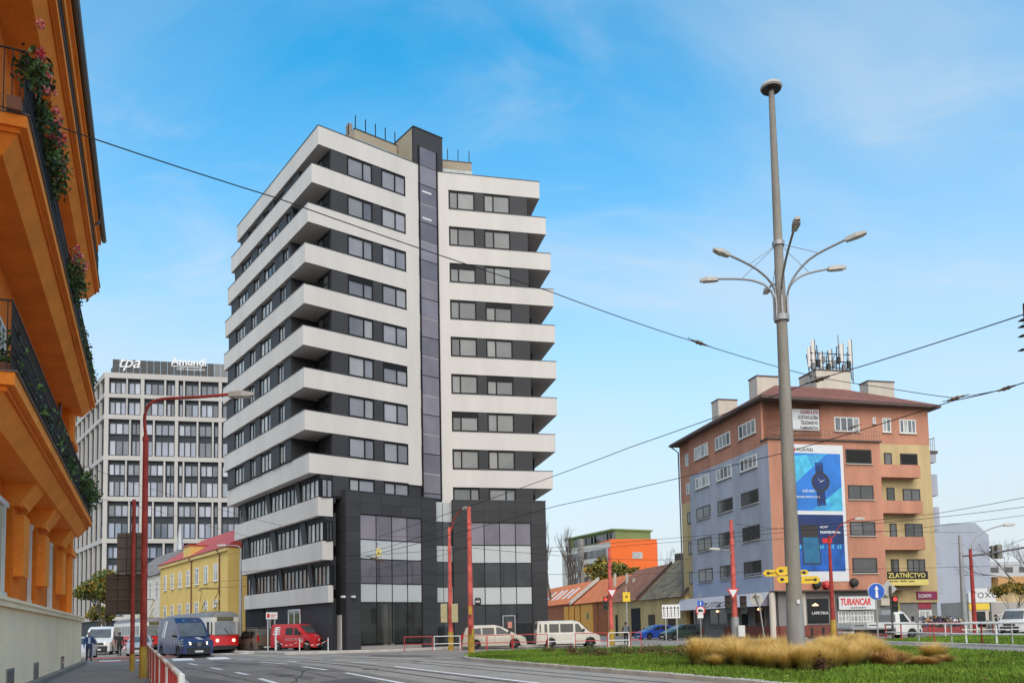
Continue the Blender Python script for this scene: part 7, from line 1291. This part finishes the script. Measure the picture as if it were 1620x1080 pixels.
# ---------------------------------------------------------------- trams
m_tr = paint('tram_red', (.55, .015, .015), .35); m_tc = paint('tram_cream', (.60, .58, .53), .35); m_troof = M('tram_roof', (.17, .17, .18), .6, 0, .15, 1)
def tram(front, d, label):
    d = Vector((d[0], d[1], 0)).normalized(); Lt = 14.0; c = Vector((front.x, front.y, 0)) - d * Lt / 2; rz = math.atan2(d.y, d.x); t = thing('tram', (c.x, c.y, 0), label, 'tram', rz, 'trams on the street track')
    def hull(z0, z1, nm, mat, inset=0, topround=0):
        m = MB(); xs = [-7, -6.8, -6.2, -5, 5, 6.2, 6.75, 6.95, 7.0]; ws = [.7, 1.0, 1.22, 1.25, 1.25, 1.22, 1.08, .92, .8]; ring = []
        pr = [(z0, 0), (z1, 0)] if not topround else [(z0, 0), (z0 + .18, .06), (z0 + .34, .25), (z1, .7)]
        for z, i_ in pr: ring.append([( (x * (1 - i_ * .02)) * (1 if abs(x) < 6.9 else (1 - (z - .35) * .012)), (w_ - inset - i_), z) for x, w_ in zip(xs, ws)])
        for a, b in zip(ring, ring[1:]):
            A, B = a + [(x, -y, z) for x, y, z in a[::-1]], b + [(x, -y, z) for x, y, z in b[::-1]]; n = len(A)
            for i in range(n): j = (i + 1) % n; m.quad(A[i], A[j], B[j], B[i])
        A = ring[-1]; m.poly(A + [(x, -y, z) for x, y, z in A[::-1]]); A = ring[0]; m.poly(A + [(x, -y, z) for x, y, z in A[::-1]]); return lpart(m, nm, mat, t, 40)
    hull(.3, .58, 'skirt', m_trim, .08); hull(.55, 1.42, 'red_body', m_tr); hull(1.42, 2.75, 'cream_body', m_tc); hull(2.75, 3.2, 'roof', m_troof, 0, 1)
    lpart(MB().box(-6.2, 6.2, -1.0, 1.0, .12, .38), 'bogie', m_under, t)
    for sd in (1, -1):
        for i in range(9): x = -6.0 + i * 1.3; lpart(MB().box(x, x + 1.08, sd * 1.252 - .006, sd * 1.252 + .006, 1.5, 2.4), 'side_window', m_cglass, t)
    lpart(MB().hexa([(6.99, -.82, 1.42), (7.0, -.82, 1.42), (7.0, .82, 1.42), (6.99, .82, 1.42), (6.86, -.78, 2.4), (6.9, -.78, 2.4), (6.9, .78, 2.4), (6.86, .78, 2.4)]), 'windscreen', glass('tram_glass', (.16, .18, .19), .05, 1.6, .3, 1.5), t)  # tram windscreen's pale base colour includes its reflection
    for sd in (1, -1): lpart(MB().hexa([(6.35, sd * 1.23, 1.45), (6.9, sd * 1.0, 1.45), (6.9, sd * .985, 1.45), (6.35, sd * 1.2, 1.45), (6.35, sd * 1.23, 2.4), (6.88, sd * 1.0, 2.4), (6.88, sd * .985, 2.4), (6.35, sd * 1.2, 2.4)]), 'corner_window', m_cglass, t); lpart(MB().lathe([(.11, 0), (.12, .03), (.001, .05)], (6.985, sd * .62, .98), 14, 'x'), 'headlight', m_hlon, t)
    lpart(MB().box(6.82, 6.93, -.62, .62, 2.5, 2.76), 'destination_box', M('tram_display', (.10, .10, .04), .4, 0, .3, 4), t); lpart(MB().box(6.95, 7.02, -.8, .8, .45, .6), 'front_bumper', m_trim, t); lpart(MB().tube([(7.01, .25, 1.42), (6.97, -.1, 1.9)], .02, 4), 'wiper', m_blk2, t)
    m_pg = M('pantograph', (.42, .34, .1), .5, .3, .1, 3)
    for sd in (1, -1): lpart(MB().tube([(2.4, sd * .5, 3.3), (3.6, sd * .5, 3.35)], .05, 5).tube([(2.5, sd * .5, 3.4), (3.7, sd * .55, 4.2), (2.6, sd * .7, 5.1)], .035, 5).tube([(3.6, sd * .5, 3.4), (2.3, sd * .55, 4.2), (3.2, sd * .7, 5.1)], .035, 5), 'pantograph_frame', m_pg, t)
    lpart(MB().tube([(2.9, -.85, 4.95), (2.9, -.7, 5.12), (2.9, .7, 5.12), (2.9, .85, 4.95)], .04, 5), 'pantograph_shoe', m_blk2, t); lpart(MB().box(2.2, 3.8, -.6, .6, 3.2, 3.32), 'pantograph_base', m_pg, t)
    return t
f1_ = XY(357, 63); tram(f1_, (.60, -.80), 'front red and cream tram with lit headlights beside the blue van'); f2_ = f1_ - Vector((.592, -.806, 0)) * 22; tram(f2_, (.6, -.8), 'second red and cream tram half hidden behind the blue van')
# market stall
s0 = XY(1458, 71); t = thing('market_stall', XY(1490, 71), 'market stall heaped with clothes and goods below the ironmonger sign', 'stall'); s1_ = XY(1528, 70); dd_ = (s1_ - s0); fr = Fr(s0, s1_)
build(MB().fbox(fr, 0, fr.len, -1.4, 0, .78, .86), 'table_top', m_brn, t); build(MB().fbox(fr, .02, fr.len - .02, -.02, .02, .2, .8), 'front_cloth', M('stall_cloth', (.25, .06, .06), .9, 0, .3, 2), t)
for a in (.1, fr.len / 2, fr.len - .2): build(MB().fbox(fr, a, a + .08, -.1, -.02, 0, .78), 'leg', m_galv, t)
mm = MB(); rnd = random.Random(9); mts = [M('goods_%d' % i, cc, .8, 0, .2, 4) for i, cc in enumerate(((.35, .3, .2), (.05, .05, .06), (.5, .5, .5), (.2, .1, .3), (.1, .12, .2), (.4, .2, .1)))]
for i in range(90):
    a, o, z = rnd.uniform(.1, fr.len - .3), rnd.uniform(-1.2, -.1), .86 + rnd.random() ** 2 * .8; sx_, sz_ = rnd.uniform(.15, .5), rnd.uniform(.1, .3); leaves(mm, fr.pt(a, o, z), (sx_, sx_, sz_), 9, .16, rnd, 6); mm.m[-9:] = [rnd.randrange(6)] * 9
g_ = build(mm, 'goods_heap', mts, t); g_['kind'] = 'stuff'
# ================================================================ people: one skinned body each, coloured by region
def person(loc, rz, label, h, pose, cols, name='person', extra=None):
    J = pose; t = thing(name, loc, label, 'person', rz); s = h / 1.76
    me = D.meshes.new('body'); vs = [Vector(J[k][0]) * s for k in J]; idx = {k: i for i, k in enumerate(J)}; E_ = [('pelvis', 'waist'), ('waist', 'chest'), ('chest', 'neck'), ('neck', 'chin'), ('chin', 'crown')]
    for sd in 'LR': E_ += [('pelvis', 'hip' + sd), ('hip' + sd, 'knee' + sd), ('knee' + sd, 'ankle' + sd), ('ankle' + sd, 'toe' + sd), ('chest', 'sh' + sd), ('sh' + sd, 'el' + sd), ('el' + sd, 'wr' + sd), ('wr' + sd, 'hand' + sd)]
    me.from_pydata(vs, [(idx[a], idx[b]) for a, b in E_], []); o = D.objects.new('b', me); COL.objects.link(o); md = o.modifiers.new('s', 'SKIN'); md.use_smooth_shade = True; o.modifiers.new('d', 'SUBSURF').levels = 1
    for k, i in idx.items(): r = J[k][1]; me.skin_vertices[0].data[i].radius = ((r, r) if not isinstance(r, tuple) else r)
    for i in range(len(vs)): me.skin_vertices[0].data[i].use_root = (i == idx['pelvis'])
    bm_ = D.meshes.new_from_object(o.evaluated_get(bpy.context.evaluated_depsgraph_get())); D.objects.remove(o)
    bm_.materials.clear(); [bm_.materials.append(m_) for m_ in cols]         # skin, top, trousers, shoes
    hz_ = J['pelvis'][0][2] * s; nz_ = J['neck'][0][2] * s; hands = [Vector(J['hand' + q][0]) * s for q in 'LR']; wr = [Vector(J['wr' + q][0]) * s for q in 'LR']
    for p in bm_.polygons:
        c = p.center; k = 1
        if c.z > nz_ + .01: k = 0
        elif any((c - q).length < .085 for q in hands): k = 0
        elif c.z < .085: k = 3
        elif c.z < hz_ + .0 and min((c - w_).length for w_ in wr) > .12: k = 2
        p.material_index = k
    bm_.shade_smooth(); loc_, r_ = W[t.name]; b = put('body', bm_, t, loc_, r_)
    cr = Vector(J['crown'][0]) * s; ch = Vector(J['chin'][0]) * s
    m = MB(); m.lathe([(.001, .115), (.06, .11), (.1, .075), (.115, .02), (.112, -.03), (.1, -.06)], (0, 0, 0), 12); m.v = [(x * 1.12 - .025 + cr.x, y * .92 + cr.y, z + cr.z - .035) for x, y, z in m.v]; lpart(m, 'hair', cols[4], t, 50)
    m = MB().lathe([(.001, .022), (.014, .0), (.001, -.02)], (cr.x + .105, cr.y, (cr.z + ch.z) / 2 - .03), 6); lpart(m, 'nose', cols[0], t)
    for y in (-.035, .035): lpart(MB().lathe([(.001, .01), (.012, 0), (.001, -.01)], (cr.x + .092, cr.y + y, (cr.z + ch.z) / 2 + .01), 6), 'eye', m_blk2, t)
    for q in 'LR':                                                           # fingers
        hd = Vector(J['hand' + q][0]) * s; w_ = Vector(J['wr' + q][0]) * s; dr = (hd - w_).normalized(); m = MB()
        for i in range(4): o_ = Vector((.018 * (i - 1.5), 0, 0)); l = (.065, .078, .072, .055)[i]; m.tube([hd + o_ + dr * .02, hd + o_ + dr * (.02 + l * .6), hd + o_ + dr * (.02 + l * .9) + Vector((.02, 0, 0))], .0085, 5)
        m.tube([w_ + dr * .03, w_ + dr * .06 + Vector((.045, 0, 0)), w_ + dr * .1 + Vector((.05, 0, 0))], .01, 5); lpart(m, 'fingers', cols[0], t)
    if extra: extra(t, s)
    return t
def base_pose(st=.0, arm=.0, lean=0):
    P = {'pelvis': ((0, 0, .95), (.15, .12)), 'waist': ((.01 + lean * .3, 0, 1.12), (.145, .115)), 'chest': ((.02 + lean, 0, 1.36), (.17, .13)), 'neck': ((.03 + lean * 1.2, 0, 1.5), .06), 'chin': ((.05 + lean * 1.3, 0, 1.575), .078), 'crown': ((.045 + lean * 1.3, 0, 1.69), .09)}
    for q, sd, f in (('L', 1, 1), ('R', -1, -1)):
        P['hip' + q] = ((0, sd * .1, .88), .098); P['knee' + q] = ((.03 + f * st * .55, sd * .105, .5), .066); P['ankle' + q] = ((-.02 + f * st, sd * .105, .09), .043); P['toe' + q] = ((.13 + f * st, sd * .12, .045), .035)
        P['sh' + q] = ((.02 + lean, sd * .2, 1.41), .07); P['el' + q] = ((-.02 + lean - f * arm * .4, sd * .27, 1.12), .05); P['wr' + q] = ((.06 + lean - f * arm, sd * .27, .88), .035); P['hand' + q] = ((.08 + lean - f * arm * 1.1, sd * .265, .80), .034)
    return P
m_skin = M('skin', (.48, .28, .19), .6, 0, .05, 5); m_bjk = M('blue_jacket', (.02, .045, .14), .8, 0, .15, 6); m_dkc = M('dark_cloth', (.018, .018, .022), .85, 0, .2, 6); m_jean = M('jeans', (.025, .035, .07), .85, 0, .15, 6); m_shoe = M('shoes', (.012, .011, .01), .6, 0, 0); m_hairg = M('hair_grey', (.25, .24, .23), .8, 0, .2, 9); m_haird = M('hair_dark', (.03, .02, .015), .8, 0, .2, 9)
def scarf(t, s): lpart(MB().hexa([(.1, -.05, 1.08), (.16, -.06, 1.08), (.16, .06, 1.08), (.1, .05, 1.08), (.14, -.04, 1.45), (.165, -.05, 1.45), (.165, .05, 1.45), (.14, .04, 1.45)]), 'pale_shirt', M('pale_shirt', (.45, .5, .6), .8), t)
p = PZ(140.5, 1046.5); pm_ = base_pose(.2, .12); pm_['elL'] = ((.0, .3, 1.12), .05); pm_['wrL'] = ((.2, .2, 1.05), .035); pm_['handL'] = ((.24, .13, 1.07), .034)
person(p, math.atan2(-p.y, -p.x + 3), 'man in open blue jacket and jeans walking over the crossing', 1.76, pm_, [m_skin, m_bjk, m_jean, m_shoe, m_hairg], extra=scarf)
p = PZ(188.5, 1037); 
def bag(t, s): lpart(MB().lathe([(.05, .32), (.12, .2), (.17, .05), (.13, -.02), (.02, -.03)], (.05, -.38, .42), 9), 'pink_bag', M('pink_bag', (.6, .35, .42), .7, 0, .2, 6), t)
person(p, math.pi * .5, 'person in dark clothes with a pink bag behind the thin red post', 1.75, base_pose(.06, .05), [m_skin, m_dkc, m_dkc, m_shoe, m_haird], extra=bag)
def pack(t, s): lpart(MB().hexa([(-.34, -.15, 1.0), (-.15, -.16, 1.0), (-.15, .16, 1.0), (-.34, .15, 1.0), (-.3, -.13, 1.42), (-.14, -.15, 1.45), (-.14, .15, 1.45), (-.3, .13, 1.42)]), 'backpack', M('backpack', (.12, .13, .14), .8, 0, .2, 6), t)
p = XY(990, 61.5); person(p, math.pi * .45, 'person with backpack standing at the red railing before the ochre house', 1.72, base_pose(.05, .04, .04), [m_skin, M('grey_jacket', (.05, .055, .06), .85, 0, .2, 6), m_dkc, m_shoe, m_haird], extra=pack)
p = XY(1576, 68); person(p, 2.6, 'person in dark jacket and blue jeans near the white van', 1.75, base_pose(.18, .1), [m_skin, m_dkc, M('jeans_light', (.04, .08, .2), .85), m_shoe, m_haird])
# ================================================================ planting on the island
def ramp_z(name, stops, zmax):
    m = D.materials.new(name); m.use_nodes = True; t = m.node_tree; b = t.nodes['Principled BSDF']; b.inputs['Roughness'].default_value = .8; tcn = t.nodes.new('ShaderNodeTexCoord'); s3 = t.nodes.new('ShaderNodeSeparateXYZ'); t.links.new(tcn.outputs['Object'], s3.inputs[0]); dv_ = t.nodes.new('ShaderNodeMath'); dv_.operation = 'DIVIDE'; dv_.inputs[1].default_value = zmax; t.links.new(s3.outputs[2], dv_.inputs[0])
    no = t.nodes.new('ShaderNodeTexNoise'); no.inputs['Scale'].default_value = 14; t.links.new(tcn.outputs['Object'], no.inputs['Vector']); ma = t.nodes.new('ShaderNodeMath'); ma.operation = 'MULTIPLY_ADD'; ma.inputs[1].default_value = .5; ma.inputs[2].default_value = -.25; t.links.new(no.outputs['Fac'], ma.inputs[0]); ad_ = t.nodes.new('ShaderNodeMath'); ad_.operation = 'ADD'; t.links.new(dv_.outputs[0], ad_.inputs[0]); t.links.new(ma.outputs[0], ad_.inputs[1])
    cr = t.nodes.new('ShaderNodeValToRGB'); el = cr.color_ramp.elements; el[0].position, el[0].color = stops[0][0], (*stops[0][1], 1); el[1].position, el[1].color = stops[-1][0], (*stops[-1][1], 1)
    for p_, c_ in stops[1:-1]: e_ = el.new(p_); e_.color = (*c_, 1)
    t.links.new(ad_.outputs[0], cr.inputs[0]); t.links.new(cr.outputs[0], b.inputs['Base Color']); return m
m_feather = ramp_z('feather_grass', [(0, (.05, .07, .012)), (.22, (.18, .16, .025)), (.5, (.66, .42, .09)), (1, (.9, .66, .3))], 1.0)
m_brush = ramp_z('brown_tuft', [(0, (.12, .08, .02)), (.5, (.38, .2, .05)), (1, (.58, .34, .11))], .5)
def tuft(n, h, rad, seed, wd=.007):
    rnd = random.Random(seed); v = []; f = []
    for _ in range(n):
        a = rnd.uniform(0, 6.283); r = rad * .35 * math.sqrt(rnd.random()); L_ = h * rnd.uniform(.55, 1.12); out = rnd.uniform(.05, .75) * rad * 1.25; ca, sa = math.cos(a + rnd.gauss(0, .3)), math.sin(a + rnd.gauss(0, .3)); x, y = r * math.cos(a), r * math.sin(a); p = []
        for k in range(4): q = k / 3; p.append((x + ca * out * q ** 1.7, y + sa * out * q ** 1.7, L_ * (q - .18 * q * q * (out / rad))))
        w_ = wd * rnd.uniform(.6, 1.4); sx_, sy = -sa * w_, ca * w_; i = len(v)
        for k in range(3): q = 1 - k / 3.2; v += [(p[k][0] - sx_ * q, p[k][1] - sy * q, p[k][2]), (p[k][0] + sx_ * q, p[k][1] + sy * q, p[k][2])]
        v.append(p[3]); f += [(i, i + 1, i + 3, i + 2), (i + 2, i + 3, i + 5, i + 4), (i + 4, i + 5, i + 6)]
    return v, f
def tuft_mesh(name, mat, *a):
    v, f = tuft(*a); me = D.meshes.new(name); me.from_pydata(v, [], f); me.materials.append(mat); return me
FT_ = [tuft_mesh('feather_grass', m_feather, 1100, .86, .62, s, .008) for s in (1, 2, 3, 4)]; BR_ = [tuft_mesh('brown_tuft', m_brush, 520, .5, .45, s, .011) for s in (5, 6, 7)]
rnd = random.Random(77); spots = []
for i in range(110):
    for _ in range(30):
        x = rnd.uniform(1098, 1392); y = rnd.uniform(1030, 1059) - abs(x - 1250) * .03; p = PZ(x, y, .1)
        if all((p - q).length > .42 for q in spots): spots.append(p); break
spots += [PZ(x, y, .1) for x, y in ((1232, 1058), (1246, 1061), (1260, 1060), (1274, 1062), (1288, 1059), (1302, 1061), (1218, 1059))]; spots.sort(key=lambda p: p.y)
for i, p in enumerate(spots):
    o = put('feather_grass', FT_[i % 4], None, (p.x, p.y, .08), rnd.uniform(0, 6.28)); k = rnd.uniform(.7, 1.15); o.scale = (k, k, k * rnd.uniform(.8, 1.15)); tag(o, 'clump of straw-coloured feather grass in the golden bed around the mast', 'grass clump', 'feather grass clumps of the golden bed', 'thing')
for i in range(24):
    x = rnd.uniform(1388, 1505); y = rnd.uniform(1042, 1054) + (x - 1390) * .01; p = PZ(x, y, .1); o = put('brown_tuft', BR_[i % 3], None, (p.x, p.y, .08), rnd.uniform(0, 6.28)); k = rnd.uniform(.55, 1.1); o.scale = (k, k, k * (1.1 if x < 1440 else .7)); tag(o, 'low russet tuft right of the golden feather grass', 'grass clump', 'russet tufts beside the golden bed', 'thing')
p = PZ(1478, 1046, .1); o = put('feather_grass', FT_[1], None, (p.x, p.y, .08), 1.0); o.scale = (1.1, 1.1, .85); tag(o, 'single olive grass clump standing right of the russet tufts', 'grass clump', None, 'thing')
# perennials along the back of the island
m_per = [M('perennial_a', (.05, .08, .02), .8, 0, .3, 3), M('perennial_b', (.11, .11, .025), .8, 0, .3, 3), M('perennial_rust', (.22, .10, .03), .8, 0, .3, 3)]
for i in range(34):
    x = rnd.uniform(862, 1150); p = PZ(x, rnd.uniform(1031, 1040) - abs(x - 980) * .012, .1); m = MB(); leaves(m, (0, 0, .2), (.5, .4, .24), 150, .05, rnd, 3 if i % 3 else 2); 
    for k in range(10): a = rnd.uniform(-.4, .4); m.tube([(a, rnd.uniform(-.3, .3), 0), (a + rnd.uniform(-.1, .1), rnd.uniform(-.3, .3), rnd.uniform(.25, .55))], .006, 3, 1)
    o = put('perennial', m.mesh('perennial', m_per), None, (p.x, p.y, .09)); tag(o, 'low leafy perennial in the border at the back of the grass island', 'plant', 'perennials at the back of the island')
for i, (x, y) in enumerate(((905, 1034), (1300, 1062))): 
    p = PZ(x, y, .1); m = MB(); leaves(m, (0, 0, .28), (.3, .3, .3), 120, .05, rnd, 1); o = put('shrub', m.mesh('shrub', M('shrub_red', (.10, .04, .03), .8, 0, .3, 4)), None, (p.x, p.y, .09)); tag(o, ['small dark red shrub near the tip of the island', 'small dark shrub in front of the feather grass'][i], 'shrub')
